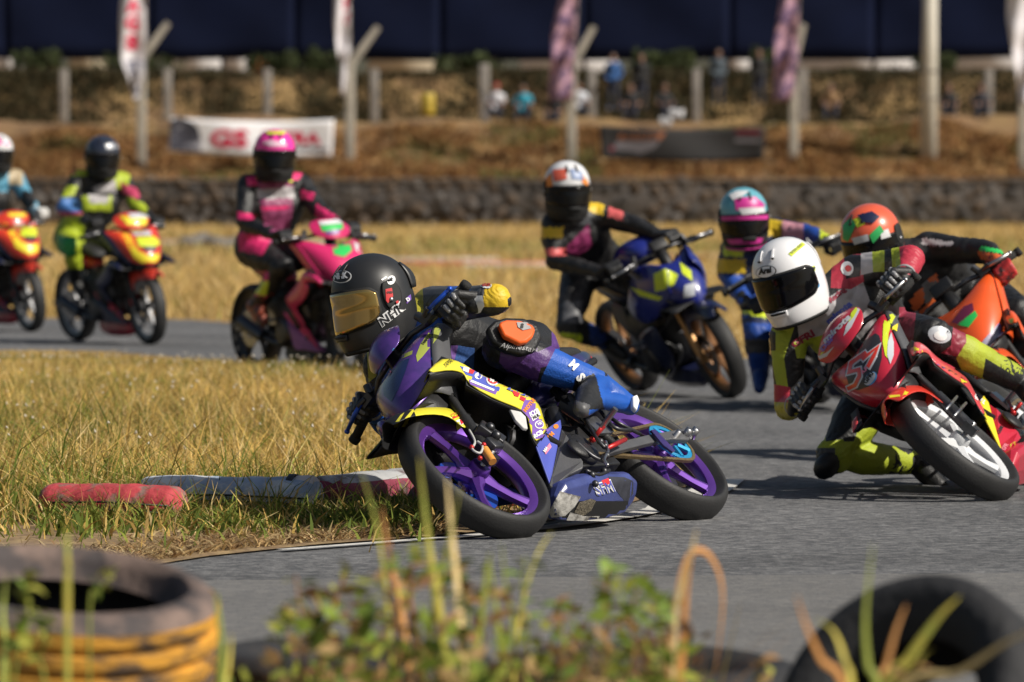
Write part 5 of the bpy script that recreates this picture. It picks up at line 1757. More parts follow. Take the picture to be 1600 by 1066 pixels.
def rider(label, fr, J, suit, rules, voxel=.012, group='riders in the race', glove_m=None, boot_m=None, crease=.006, seed=1, detail=0, default=0, gvox=None, size=1.0, girth=1.0, cups=None, wrinkle=0.0):
    """J: joints in the bike's frame. suit: materials; rules: (px outline, material index)"""
    root = empty('person', fr.M, label, 'person', group)
    s = size; g = girth
    mb = MB()
    pel, chest, neck = V(J['pel']), V(J['chest']), V(J['neck'])
    shL, shR = V(J['shL']), V(J['shR'])
    across = (shL - shR).normalized()
    hw = across * .075 * s * g
    mid = pel.lerp(chest, .5)
    for o in (-1, 0, 1):
        mb.limb([pel + hw * o * .9, mid + hw * o * .8, chest + hw * o * 1.1], [.115 * s * g, .112 * s * g, .122 * s * g], n=16)
    mb.limb([shR.lerp(shL, .12), neck.lerp(chest, .35), shL.lerp(shR, .12)], [.078 * s, .105 * s, .078 * s], n=14)
    mb.limb([chest, neck], [.10 * s, .058 * s], n=14)
    mb.limb([neck, neck + (V(J['head']) - neck) * .5], [.056 * s, .054 * s], n=12)
    for q in 'LR':
        sh, el, wr = V(J['sh' + q]), V(J['el' + q]), V(J['wr' + q])
        mb.limb([sh, sh.lerp(el, .5), el, el.lerp(wr, .4), wr], [.074 * s, .060 * s, .052 * s, .050 * s, .037 * s])
        hp, kn, an = V(J['hip' + q]), V(J['kn' + q]), V(J['an' + q])
        mb.limb([pel.lerp(hp, .6), hp, hp.lerp(kn, .5), kn, kn.lerp(an, .35), an], [.115 * s, .105 * s, .092 * s, .070 * s, .069 * s, .047 * s])
        mb.ball(kn, .074 * s)
    # aerodynamic hump at the back of the neck
    bk = (neck - chest).normalized(); out = across.cross(bk); 
    me = remesh(mb, voxel, 5, crease=crease, seed=seed)
    if wrinkle: wrinkles(me, [(V(J[a_ + q]), (V(J[b_ + q]) - V(J[a_ + q])).normalized(), rr_) for q in 'LR' for a_, b_, rr_ in (('el', 'wr', .10), ('kn', 'an', .11), ('hip', 'kn', .13), ('sh', 'el', .10), ('an', 'kn', .13))], wrinkle)
    body = link_mesh('suit', me, suit, root)
    (refine if detail else paint)(me, fr.M, rules, default)
    # moulded cups on shoulders, elbows and knees; stretch ribs behind the joints
    for q in 'LR':
        for nm, a_, b_, rr_, kk in (('shoulder_cup', V(J['sh' + q]), V(J['el' + q]), .060, .0), ('elbow_cup', V(J['el' + q]), V(J['wr' + q]), .042, .0), ('knee_cup', V(J['kn' + q]), V(J['an' + q]), .058, .10)):
            dirn = (b_ - a_).normalized()
            o_ = V(J['chest']) if nm != 'knee_cup' else V(J['hip' + q])
            outw = (a_ - o_); outw = (outw - dirn * outw.dot(dirn))
            if nm == 'elbow_cup':
                outw = (a_ - V(J['sh' + q])).normalized() - dirn * .6
                outw = (outw - dirn * outw.dot(dirn) * .5)
            outw = outw.normalized()
            zx = outw; xx = (dirn - zx * dirn.dot(zx)).normalized(); yy = zx.cross(xx)
            Rm = Matrix((xx, yy, zx)).transposed()
            mb = MB(); mb.ball(a_ + outw * (rr_ * .62), rr_ * .80, n=14, sc=(1.15, .85, .5), rot=Rm)
            if cups: mb.build(nm, cups.get(nm[:-4], m_armour), root)
    gm = glove_m or [m_glove, m_gl_grey]
    for q, sg in (('L', 1), ('R', -1)):
        if 'hand' + q in J:
            glove(root, J['hand' + q], J.get('ax' + q, (-.1, sg, -.05)), J['wr' + q], J['el' + q], gm, gvox or (.0045 if detail else .008), detail)
    for q in 'LR':
        boot(root, J['an' + q], J['toe' + q], J['kn' + q], boot_m or [m_boot], .007 if detail else .012, J.get('heel' + q))
    return root, body
# ================================================================== the purple and yellow bike in focus
m_purple_rim = mat('purple_rim', (.13, .045, .32), .32, metal=.55, var=.1, coat=.5)
m_cham = mat('blue_purple_paint', (.022, .028, .12), .28, metal=.4, var=.15, vscale=4, col2=(.11, .045, .27), c2lo=.42, c2hi=.60, c2scale=3.5, coat=.6)
m_yel_p = mat('yellow_paint', (.74, .66, .045), .38, var=.06, vscale=5, coat=.3)
m_olive = mat('olive_yellow_paint', (.30, .34, .06), .4, var=.08, coat=.3)
m_pur_p = mat('purple_print', (.20, .10, .42), .4, var=.08, coat=.2)
m_blu_p = mat('violet_blue_print', (.085, .11, .46), .4, var=.08, coat=.2)
m_whi_p = mat('white_print', (.74, .74, .74), .45)
m_red_p = mat('red_print', (.62, .03, .035), .45)
m_blk_p = mat('black_print', (.012, .012, .013), .5)
m_org_p = mat('orange_print', (.75, .24, .03), .45)
m_grey_p = mat('grey_print', (.33, .33, .34), .5)
m_pink_p = mat('pink_print', (.72, .22, .32), .5)
m_sky_p = mat('sky_blue_print', (.05, .30, .62), .4, coat=.3)
m_tape = mat('duct_tape', (.36, .35, .33), .55, var=.35, vscale=30, col2=(.12, .11, .10), c2lo=.52, c2hi=.6, c2scale=16, bump=.5, bscale=50)
m_belly = mat('belly_paint', (.045, .06, .20), .35, var=.3, vscale=10, coat=.3, bump=.15, bscale=30)
m_sprb = mat('sprocket_blue', (.03, .33, .62), .35, metal=.4, var=.1)

cols = dict(rim=m_purple_rim, cowl=m_cham, cover=m_cham, shield=m_yel_p, low=m_blu_p, fender=m_yel_p, tail=m_cham, belly=m_belly, fender2=m_black, cover_w=.72, ducts=(-1,), lever=m_blueal, duct=m_cham, lip=mat('lip_white', (.55,.55,.55), .5, var=.2), sprocket=m_sprb, disc=m_blueal, cal=m_dkmet)
B = underbone('purple wheeled yellow and blue racing motorcycle leaning hard in sharp focus, nearest bike', F0, cols, disc_side=-1)
root = B['root']
# front caliper with its orange canister on the near leg, brake hose
mb = MB(); mb.box((1.165, .118, .345), (.055, .045, .10), Matrix.Rotation(.45, 3, 'Y')); mb.box((1.20, .115, .30), (.06, .04, .05))
mb.ball((1.17, .142, .36), .018, n=10); mb.ball((1.18, .142, .32), .018, n=10)
mb.build('brake_caliper', m_dkmet, root, bevel=.006)
mb = MB(); a, b = F0.on(757, 702, 1, .13), F0.on(770, 722, 1, .13); mb.tube([a, b], .014, n=14); mb.build('reservoir', mat('orange_canister', (.62, .27, .05), .4), root, auto=40)
mb = MB(); mb.tube(cat([F0.on(x, y, 1, yy) for x, y, yy in ((733, 672, .10), (742, 690, .12), (738, 702, .135), (750, 708, .14), (754, 697, .13), (746, 690, .12))], 5), .0042, n=7); mb.build('brake_hose', m_cable, root)
mb = MB()
for x, y in ((737, 699), (756, 695), (750, 716)): mb.ball(F0.on(x, y, 1, .135), .009, n=8)
mb.build('banjo_bolts', m_redal, root)['kind'] = 'stuff'
# exposed frame pieces and cables below the rider's shin
mb = MB()
mb.tube([F0.on(884, 628, 1, .08), F0.on(915, 650, 1, .10)], [.036, .033], n=16)
mb.build('shift_drum_cover', m_satin, root, auto=40)
mb = MB()
for p in ([(914, 655, .13), (932, 685, .16), (945, 700, .16)], [(936, 640, .12), (960, 668, .14), (985, 672, .14)], [(950, 650, .12), (968, 662, .14), (1000, 678, .13)], [(900, 690, .14), (925, 712, .14), (946, 722, .14)], [(915, 735, .10), (935, 742, .10), (952, 735, .10)]):
    mb.tube(cat([F0.on(x, y, 1, yy) for x, y, yy in p], 4), .007, n=7)
for x, y in ((945, 697), (938, 690), (948, 712), (925, 742), (944, 736), (930, 756)): mb.ball(F0.on(x, y, 1, .155 if y < 720 else .10), .013, n=8)
mb.build('footrest_hardware', m_dkmet, root)['kind'] = 'stuff'
mb = MB(); mb.tube([F0.on(950, 700, 1, .16), F0.on(977, 687, 1, .15)], .0085, n=9); mb.build('gear_rod', m_redal, root)
mb = MB(); mb.tube(cat([F0.on(x, y, 1, .16) for x, y in ((946, 690), (950, 705), (944, 718), (950, 728))], 4), .006, n=7); mb.build('chain_tensioner', m_metal, root)
mb = MB(); mb.plate([F0.on(x, y, 1, .132) for x, y in ((1017, 672), (1024, 671), (1044, 692), (1055, 704), (1051, 706), (1037, 696))], .008, nrm=(0, 1, 0)); mb.build('chain_guard', m_cham, root, smooth=False)

# print on the leg shield
pr = Print(B['shield'][:1] + B['low'][:1], root)
pr.word('YAMAHA', 696, 575, 18, -14, 7, m_blk_p, shear=.3, bold=.0, width=21)
pr.poly([(718, 572), (738, 578), (752, 586), (748, 592), (728, 586)], m_blu_p, 'sticker', step=5)
pr.poly([(724, 573), (733, 576), (731, 583), (722, 579)], m_whi_p, 'sticker', 1, 4); pr.poly([(733, 577), (741, 580), (738, 585), (731, 583)], m_red_p, 'sticker', 1, 4)
pr.poly([(741, 582), (783, 601), (779, 612), (736, 594)], m_blu_p, 'sticker', step=5)
pr.poly([(733, 593), (777, 611), (774, 617), (730, 599)], m_pur_p, 'sticker', step=5)
pr.poly([(736, 594), (772, 609), (771, 612), (734, 597)], m_whi_p, 'sticker', 1, 5)
pr.poly(ellipse(747, 588, 6, 5.2), m_whi_p, 'sticker', 1, 4); pr.word('4S', 744, 591, 1, .35, 4.5, m_blu_p, layer=2, bold=.05)
pr.poly(ellipse(769, 595, 10, 8, .4), m_whi_p, 'sticker', 1, 4); pr.poly(ellipse(769, 594.5, 8.2, 6, .4), m_red_p, 'sticker', 2, 4)
pr.word('98', 763, 597, 1, .42, 6, m_whi_p, layer=3, bold=.05)
for q in ([(787, 598), (797, 601), (794, 606), (786, 604)], [(799, 610), (812, 615), (809, 621), (803, 619)], [(813, 619), (821, 623), (818, 628), (811, 624)]): pr.poly(q, m_red_p, 'sticker', 1, 4)
for q in ([(793, 605), (805, 607), (800, 613), (791, 609)], [(806, 611), (822, 612), (820, 620), (808, 616)]): pr.poly(q, m_blu_p, 'sticker', 2, 4)
pr.poly([(824, 613), (840, 620), (850, 634), (851, 656), (862, 668), (848, 684), (832, 688), (826, 672), (827, 655), (814, 640)], m_pur_p, 'sticker', step=5)
pr.word('MOTUL', 821, 645, 20, -24, 6.5, m_org_p, layer=1, bold=.06, width=26)
pr.word('KYB', 828, 652, 14, -8, 7, m_whi_p, layer=1, bold=.06, shear=.2) 
pr.poly([(829, 652), (842, 643), (844, 650), (832, 659)], m_whi_p, 'sticker', 1, 4); pr.word('XUL', 832, 657, 12, -7, 5, m_blk_p, layer=2, bold=.06)
pr.poly(ellipse(842, 664, 7, 6.4), m_whi_p, 'sticker', 1, 4); pr.poly(ellipse(842, 664, 5.6, 5), m_pur_p, 'sticker', 2, 4); pr.word('VR', 838.5, 666.5, 1, -.3, 4.6, m_whi_p, layer=3, bold=.05)
pr.word('RCB', 835, 686, 14, -9, 7, m_whi_p, layer=1, bold=.06)
pr.poly(ellipse(868, 667, 4, 3.6), m_org_p, 'sticker', 1, 4)
pr.word('SM', 859, 687, 7, -8, 7, m_org_p, layer=1, bold=.06)
pr.poly([(849, 705), (858, 693), (861, 699), (852, 711)], m_pink_p, 'sticker', 1, 4); pr.word('M4', 851, 708, 8, -11, 5, m_whi_p, layer=2, bold=.05)
# print on the mudguard
pr = Print([B['fender']], root)
pr.poly([(704, 648), (721, 641), (724, 648), (708, 655)], m_red_p, 'sticker', step=4)
pr.word('MOTUL', 706, 653, 16, -6.5, 4.5, m_yel_p, layer=1, bold=.04, width=15)
pr.poly([(712, 658), (729, 650), (733, 658), (718, 666)], m_whi_p, 'sticker', step=4); pr.poly([(718, 657), (726, 653), (727, 660), (720, 664)], m_red_p, 'sticker', 1, 4)
for q in ([(618, 660), (626, 649), (632, 645), (624, 659)], [(632, 655), (644, 641), (650, 638), (641, 652)]): pr.poly(q, m_yel_p, 'painted_stripe', step=4)
# print on the cowl
pr = Print([B['cowl'], B['side']], root, jump=.10)
pr.poly([(684, 510), (688, 516), (684, 528), (672, 543), (660, 558), (652, 566), (650, 556), (657, 538), (670, 520)], m_olive, 'painted_panel', step=5)
pr.word('YAMALUBE', 661, 541, 14, -17, 4.5, m_blk_p, layer=1, bold=.03, width=24)
pr.poly([(645, 548), (620, 558), (603, 572), (596, 588), (600, 590), (610, 574), (626, 562), (644, 554)], m_olive, 'painted_stripe', step=5)
pr.poly([(597, 592), (604, 580), (622, 566), (640, 560), (634, 580), (624, 606), (612, 628), (600, 618)], mat('deep_blue_panel', (.012, .022, .085), .25, coat=.6, var=.1), 'painted_panel', step=5)
pr.word('YRT', 599, 592, 25, -17, 8, m_pink_p, layer=2, bold=.05, shear=.3, width=22)
pr = Print([B['cover']], root)
pr.poly([(650, 509), (653, 512), (641, 530), (628, 547), (622, 550), (628, 536), (640, 518)], m_olive, 'painted_stripe', step=5)
pr.word('YAMALUBE', 604, 566, 18, -22, 5, m_sky_p, layer=1, bold=.02, width=24)
# print on the belly cowl: team mark, grey tape, plain black over the lower half, scraped patch
pr = Print([B['belly']], root)
pr.poly([(878, 792), (902, 783), (940, 783), (975, 783), (1008, 782), (1006, 790), (975, 810), (922, 824), (890, 822), (860, 806), (858, 796)], m_blk_p, 'black_lower_panel', step=6)
pr.poly([(950, 745), (975, 746), (994, 754), (1008, 775), (1008, 784), (975, 783), (965, 770)], mat('dark_scuff', (.03, .032, .045), .5, var=.3, vscale=25), 'scuffed_panel', step=6)
pr.poly([(875, 768), (907, 776), (897, 792), (882, 806), (862, 808), (858, 800)], m_tape, 'duct_tape', 1, 5)
pr.poly([(890, 800), (912, 806), (936, 806), (930, 816), (915, 823), (892, 822), (884, 812)], m_tape, 'duct_tape', 2, 5)
pr.poly([(904, 785), (922, 779), (930, 782), (922, 798), (910, 806), (896, 800)], mat('scraped_rough', (.10, .085, .06), .9, var=.5, vscale=80, bump=.8, bscale=120), 'scraped_patch', 2, 5)
pr.word('SFM', 930, 776, 30, -8, 20, m_whi_p, 'team_mark', 2, bold=.06, shear=-.25, width=32)
pr.word('SFM', 930.8, 775.4, 30, -8, 18, m_blu_p, 'team_mark', 3, bold=.0, shear=-.25, width=30)
pr.poly([(938, 752), (949, 748), (952, 755), (943, 759)], m_red_p, 'team_mark', 3, 4)

# ------------------------------------------------------------------ rider of the bike in focus
m_s_blue = mat('suit_blue', (.015, .09, .42), .48, var=.15, vscale=10, bump=.25, bscale=160)
m_s_blk = mat('suit_black', (.010, .010, .011), .5, var=.2, vscale=10, bump=.25, bscale=160)
m_s_pur = mat('suit_purple', (.085, .030, .17), .45, var=.15, vscale=10, bump=.2, bscale=160)
m_s_yel = mat('suit_yellow', (.66, .44, .02), .5, var=.1, vscale=10, bump=.2, bscale=160)
m_s_oli = mat('suit_olive_yellow', (.36, .33, .03), .5, var=.1, vscale=10)
m_s_gry = mat('suit_grey', (.07, .072, .08), .5, var=.15)
m_s_lil = mat('suit_lilac_mesh', (.20, .10, .36), .6, var=.3, vscale=120)
m_s_bm = mat('suit_blue_mesh', (.045, .11, .33), .6, var=.35, vscale=130)
f = F0
on = f.on
J = dict(pel=(.28, -.04, .80), chest=on(668, 545, 0, .62), neck=on(640, 512, 0, .70), head=on(585, 475, 0, .80),
         shL=on(676, 480, 0, .56), elL=on(775, 468, 1, .36), wrL=on(744, 474, 1, .31), handL=on(713, 486, 1, .275),
         shR=on(600, 572, 0, .66), elR=(.66, -.34, .86), wrR=(.86, -.25, .90), handR=(.95, -.235, .862),
         hipL=(.30, .08, .79), knL=on(786, 545, 1, .15), anL=on(935, 600, 1, .175), toeL=on(908, 640, 1, .175), heelL=on(984, 634, 1, .16),
         hipR=(.30, -.17, .76), knR=(.66, -.34, .56), anR=(.36, -.22, .42), toeR=(.52, -.24, .35))
RL = [([(490, 300), (760, 300), (760, 700), (490, 700)], 0),
      ([(640, 440), (672, 440), (668, 492), (640, 500)], 4), ([(660, 440), (702, 440), (704, 488), (662, 488)], 5), ([(545, 535), (592, 535), (590, 600), (570, 615), (545, 600)], 1), ([(573, 548), (592, 548), (588, 588), (576, 598)], 4),
      ([(742, 440), (800, 440), (800, 520), (738, 520)], 3), ([(736, 445), (758, 440), (752, 500), (730, 500)], 5), ([(690, 540), (718, 545), (716, 575), (680, 570)], 6), ([(716, 548), (745, 548), (745, 592), (700, 580)], 7), ([(722, 505), (748, 540), (740, 550), (718, 520)], 6),
      ([(690, 498), (760, 498), (760, 545), (700, 545)], 1), ([(716, 540), (748, 545), (745, 592), (704, 582)], 7), ([(684, 540), (716, 540), (706, 580), (680, 572)], 6),
      ([(745, 480), (845, 480), (845, 560), (800, 548), (760, 610), (740, 580)], 1), ([(745, 560), (1000, 560), (1000, 700), (745, 700)], 1), ([(783, 545), (836, 548), (850, 500), (876, 535), (868, 575), (845, 600), (800, 590), (780, 566)], 2), ([(836, 500), (862, 500), (862, 540), (840, 550)], 1), ([(845, 575), (868, 568), (850, 600), (838, 603)], 1),
      ([(868, 545), (940, 545), (960, 700), (840, 640), (846, 590)], 0), ([(900, 590), (930, 596), (935, 640), (890, 625)], 1)]
R_, body = rider('rider in a matt black helmet with a gold visor hanging off the purple wheeled bike', f, J, [m_s_blue, m_s_blk, m_s_pur, m_s_yel, m_s_oli, m_s_gry, m_s_lil, m_s_bm], RL, voxel=.0048, crease=.0014, detail=1, wrinkle=.0042, cups={'shoulder': m_armour, 'elbow': m_armour}, boot_m=[mat('boot_blue', (.012, .085, .40), .42, var=.15, bump=.15, bscale=120), m_boot, m_satin], gvox=.0036)
# boot: black accordion at the ankle, grey toe
for o in R_.children:
    if o.name.startswith('boot'): paint(o.data, R_.matrix_world, [([(885, 585), (930, 585), (945, 640), (890, 640)], 1), ([(880, 620), (922, 632), (918, 665), (880, 660)], 2)])
# knee slider: a moulded puck strapped over the knee
kd = f.w(*J['knL']).y
mb = MB(); mb.ball(f.on(784, 466, 1, .375), .036, n=14, sc=(.8, .8, 1.1)); mb.build('elbow_slider', m_s_blk, R_)
sl = [(779, 507), (783, 502), (792, 499), (812, 500), (833, 507), (837, 515), (833, 525), (824, 533), (812, 536), (800, 530), (787, 524)]
def puck(name, pts, d0, thick, m, bev):
    I = R_.matrix_world.inverted()
    ctr = V((sum(p[0] for p in pts) / len(pts), sum(p[1] for p in pts) / len(pts)))
    nw = V((.25, -.75, .6)).normalized()
    c0 = P(ctr.x, ctr.y, d0)
    pl = []
    for x, y in pts:
        r_ = ray(x, y); pl.append(I @ (CAM + r_ * ((c0 - CAM).dot(nw) / r_.dot(nw))))
    mb = MB(); mb.plate(pl, thick, nrm=I.to_3x3() @ nw)
    return mb.build(name, m, R_, smooth=True, bevel=bev, auto=50)
pad = puck('knee_cup', [(760, 512), (772, 500), (790, 495), (820, 496), (843, 508), (848, 525), (838, 545), (815, 552), (790, 545), (768, 532)], kd - .055, .035, m_s_blk, .012)
o = puck('knee_slider', sl, kd - .082, .026, mat('slider_orange', (.85, .13, .02), .38, coat=.3, var=.06), .008)
pr = Print([body, pad, o], R_, lift=.0016)
pr.poly([(807, 504), (824, 505), (830, 514), (817, 517), (809, 512)], m_grey_p, 'slider_mark', 1, 4)
pr.word('S', 812, 514, 12, 2, 8, m_blk_p, layer=2, bold=.08)
mb = MB(); mb.plate([f.on(x, y, 1, .205) for x, y in ((989, 619), (996, 616), (1000, 626), (996, 640), (990, 634))], .02, nrm=(0, 1, 0)); mb.build('heel_guard', m_whi_p, R_, bevel=.004)
pr.word('Alpinestars', 780, 545, 55, 7, 9, m_grey_p, layer=2, shear=.35, width=60, bold=.0)
pr.word('M', 887, 571, 8, 8, 13, m_whi_p, layer=1, bold=.05)
pr.word('S', 898, 590, 6, 8, 15, m_whi_p, layer=1, bold=.05)
pr.poly(ellipse(760, 447, 9, 4.5, .1), m_whi_p, 'elbow_badge', 1, 4); pr.word('98', 753, 449, 1, .05, 5, m_red_p, layer=2, bold=.05, width=14)
# white side of the glove cuff
pr.poly([(742, 462), (754, 462), (757, 478), (748, 493), (738, 490)], m_whi_p, 'cuff_panel', 0, 5)
# helmet
hc = f.w(*J['head'])
m_matt = mat('matt_black_shell', (.020, .0205, .022), .42, var=.08, vscale=20, spec=.5)
H = helmet(R_, f.I, P(582, 468, hc.y - .03), (-.84, -.50, -.22), (-.20, .02, 1), m_matt, m_visor_gold, S=1.11, m_pod=m_gasket, m_rim=m_gasket, visor_az=70, visor_bot=-.080)
hp = [H] + [o for o in H.children if o.name.startswith(('visor_pivot', 'visor_gasket'))]
pr = Print(hp, R_, lift=.0020)
pr.poly(ellipse(534.5, 433, 15.5, 9.8, -.08), m_whi_p, 'badge', 0, 4); pr.poly(ellipse(534.5, 433, 14, 8.4, -.08), m_blk_p, 'badge', 1, 4)
pr.word('NHK', 523.5, 438, 22, -2.5, 9.5, m_whi_p, layer=2, bold=.07, width=22)
pr.word('NHK', 597, 512, 37, -29, 16, m_whi_p, 'lettering', 0, shear=.15, bold=.10, width=48)
pr.word('NHK', 598.6, 509.6, 37, -29, 13, m_blk_p, 'lettering', 1, shear=.15, bold=.0, width=45)
pr.poly([(617, 471.5), (620.5, 469.5), (622, 473), (618.5, 475)], m_red_p, 'badge', 2, 3)
pr.poly(ellipse(611, 438, 6, 7.4, .5), m_whi_p, 'badge', 0, 4); pr.word('XPR', 606.5, 441, 8, -5, 4, m_blk_p, layer=1, bold=.04, width=9)
pr.poly([(602, 452), (612, 450), (614, 463), (606, 474), (603, 470)], m_red_p, 'sticker', 0, 4); pr.word('SPEED', 604, 459, 9, -.5, 3.4, m_blk_p, layer=1, bold=.04, width=9)
pr.poly([(595, 437), (603, 432), (605, 434), (597, 439)], m_whi_p, 'sticker', 0, 4)
pr.poly([(634, 466), (641, 460), (642, 468), (635, 475)], m_pur_p, 'sticker', 0, 4); pr.word('D', 635.5, 472, 5, -3, 6, m_whi_p, layer=1, bold=.05)
# ================================================================== the red bike with 57 and its rider in a white helmet
m_wrim = mat('white_rim', (.62, .63, .65), .35, var=.08, coat=.3)
m_redp = mat('red_bodywork', (.48, .020, .045), .3, var=.12, vscale=6, coat=.5)
m_red2 = mat('bright_red_bodywork', (.72, .045, .025), .32, var=.1, vscale=6, coat=.4)
m_pinkred = mat('coral_red_bodywork', (.66, .07, .08), .32, var=.1, vscale=6, coat=.4)
m_lime = mat('lime_print', (.56, .66, .03), .4, var=.06, coat=.3)
m_yelp = mat('yellow_print', (.80, .66, .03), .4, var=.06, coat=.3)
m_silp = mat('silver_print', (.50, .52, .56), .35, var=.06, coat=.3)
m_carb = mat('charcoal_print', (.025, .025, .03), .4, var=.15)
FW_ = bike_frame(1492, 697, -.29, -.957, 50.5)
W = underbone('red racing motorcycle with number 57 and white wheels leaning behind the purple one', FW_, dict(rim=m_wrim, cowl=m_redp, cover=m_redp, shield=m_pinkred, low=m_yelp, lowside=m_redp, fender=m_red2, tail=m_redp, belly=m_redp, fork=m_dkmet, side=m_satin, duct=m_black, lip=m_black, disc=m_steel), disc_side=-1)
root = W['root']
pr = Print([W['cover']], root)
pr.word('mirota', 1290, 538, 40, -40, 9, m_silp, 'lettering', 1, bold=.05, shear=.2, width=58)
pr.word('DSP', 1287, 550, 22, -26, 8, m_pur_p, 'lettering', 1, bold=.06, width=30)
pr.poly([(1341, 479), (1344, 484), (1330, 512), (1318, 526), (1322, 510), (1332, 492)], m_silp, 'painted_stripe', 0, 5)
pr.poly([(1340, 478), (1343, 480), (1334, 496), (1326, 504), (1330, 490)], m_lime, 'painted_stripe', 1, 5)
pr.poly([(1272, 556), (1290, 552), (1304, 541), (1292, 557), (1276, 564)], m_silp, 'painted_stripe', 0, 5)
pr.poly([(1272, 554), (1284, 551), (1290, 549), (1282, 556), (1272, 559)], m_lime, 'painted_stripe', 1, 5)
pr = Print([W['cowl'], W['side']], root)
pr.poly([(1374, 525), (1368, 521), (1350, 534), (1330, 556), (1321, 582), (1326, 600), (1340, 610), (1358, 604), (1372, 584), (1378, 560), (1378, 540)], m_carb, 'painted_panel', 0, 6)
D7 = [(1350, 561), (1372, 543), (1366, 557), (1358, 572)]
D5 = [(1352, 553), (1331, 568), (1328, 582), (1343, 578), (1344, 588), (1337, 602), (1328, 606)]
for q in (D7, D5):
    pr.stroke(q, 10.5, m_silp, 'race_number', 1)
for q in (D7, D5):
    pr.stroke(q, 5.6, m_red2, 'race_number', 2.4)
pr.poly(ellipse(1361, 592, 12, 8, -.9), m_sky_p, 'sticker', 1, 4); pr.poly(ellipse(1360, 592, 11.5, 6.5, -.9), m_silp, 'sticker', 2, 4); pr.word('GFRI', 1355, 601, 12, -17, 7, m_blk_p, 'lettering', 3, bold=.05, width=20)
pr.word('R.K', 1349, 585, 10, -10, 6, m_pink_p, 'lettering', 1, bold=.06, width=14)
pr.poly([(1384, 494), (1394, 491), (1403, 500), (1394, 504), (1388, 522), (1387, 546), (1390, 564), (1383, 556), (1379, 535), (1380, 508)], m_lime, 'painted_panel', 1, 5)
pr.poly([(1392, 520), (1396, 536), (1396, 556), (1391, 570), (1386, 556), (1387, 535)], m_silp, 'painted_panel', 2, 5)
pr.poly([(1394, 512), (1402, 506), (1401, 519), (1395, 520)], m_yelp, 'sticker', 2, 4)
pr.poly([(1289, 608), (1298, 597), (1318, 612), (1330, 618), (1322, 620), (1300, 619), (1291, 616)], m_lime, 'painted_panel', 1, 5)
pr.poly([(1298, 620), (1326, 619), (1342, 625), (1334, 630), (1310, 627)], m_silp, 'painted_panel', 1, 5)
pr = Print([W['fender']], root)
pr.poly([(1370, 647), (1376, 632), (1390, 622), (1407, 620), (1406, 617), (1388, 618), (1374, 628), (1367, 644)], m_yelp, 'painted_stripe', 0, 5)
pr.poly([(1409, 621), (1414, 611), (1424, 605), (1420, 613), (1418, 620)], m_yelp, 'painted_stripe', 0, 5)
pr = Print(W['shield'][:1] + W['low'][:1] + [o for o in W['root'].children if o.name.startswith('side_cover')], root)
pr.poly([(1459, 568), (1482, 577), (1506, 592), (1512, 602), (1506, 606), (1484, 590), (1462, 578)], m_carb, 'sticker', 0, 5)
pr.poly([(1463, 569), (1474, 573), (1476, 582), (1466, 578)], m_blu_p, 'sticker', 1, 4); pr.poly([(1500, 592), (1512, 598), (1514, 606), (1506, 608), (1503, 602)], m_yelp, 'sticker', 1, 4)
pr.poly([(1428, 542), (1436, 545), (1435, 553), (1428, 551)], m_yelp, 'sticker', 0, 4); pr.poly([(1440, 547), (1449, 550), (1447, 557), (1440, 555)], m_yelp, 'sticker', 0, 4)
pr.word('MOTUL', 1520, 622, 14, 9, 7, m_whi_p, 'lettering', 1, bold=.05, width=20)
pr.word('CLM', 1562, 680, 6, -11, 6, m_carb, 'lettering', 2, bold=.05, width=13)
pr.poly([(1578, 696), (1586, 690), (1586, 706), (1580, 712)], m_lime, 'sticker', 1, 4); pr.word('GFR', 1570, 706, 5, -8, 7, m_pink_p, 'lettering', 2, bold=.05, width=12)
# wire clips on the radiator guard
mb = MB()
for (x0, y0, x1, y1) in ((1478, 640, 1495, 620), (1491, 650, 1509, 630)): mb.tube([FW_.on(x0, y0, 1, .12), FW_.on(x1, y1, 1, .12)], .006, n=6)
mb.build('radiator_struts', m_metal, root)['kind'] = 'stuff'

m_w_lime = mat('suit_lime', (.34, .40, .025), .55, var=.15, vscale=8, bump=.3, bscale=120)
m_w_red = mat('suit_red', (.42, .03, .055), .5, var=.12, vscale=8, bump=.2, bscale=120)
m_w_mar = mat('suit_maroon', (.24, .022, .045), .5, var=.12, vscale=8, bump=.2)
m_w_wht = mat('suit_grey_white', (.38, .36, .37), .55, var=.25, vscale=14)
m_w_gry = mat('suit_slate', (.05, .052, .055), .5, var=.15)
on = FW_.on
J = dict(pel=(.30, -.08, .82), chest=on(1330, 490, 0, .56), neck=on(1275, 480, 0, .66), head=on(1232, 436, 0, .74),
         shL=on(1335, 428, 0, .58), elL=on(1424, 404, 0, .74), wrL=on(1412, 434, 0, .88), handL=on(1397, 448, 0, .955),
         shR=on(1233, 525, 0, .65), elR=on(1231, 636, 0, .68), wrR=on(1244, 634, 0, .86), handR=on(1262, 624, 0, .95),
         hipL=(.36, .04, .82), knL=on(1458, 526, 0, .80), anL=on(1596, 596, 0, .46), toeL=on(1630, 640, 0, .55),
         hipR=(.34, -.20, .78), knR=on(1304, 712, 0, .56), anR=on(1432, 722, 0, .20), toeR=on(1470, 760, 0, .26))
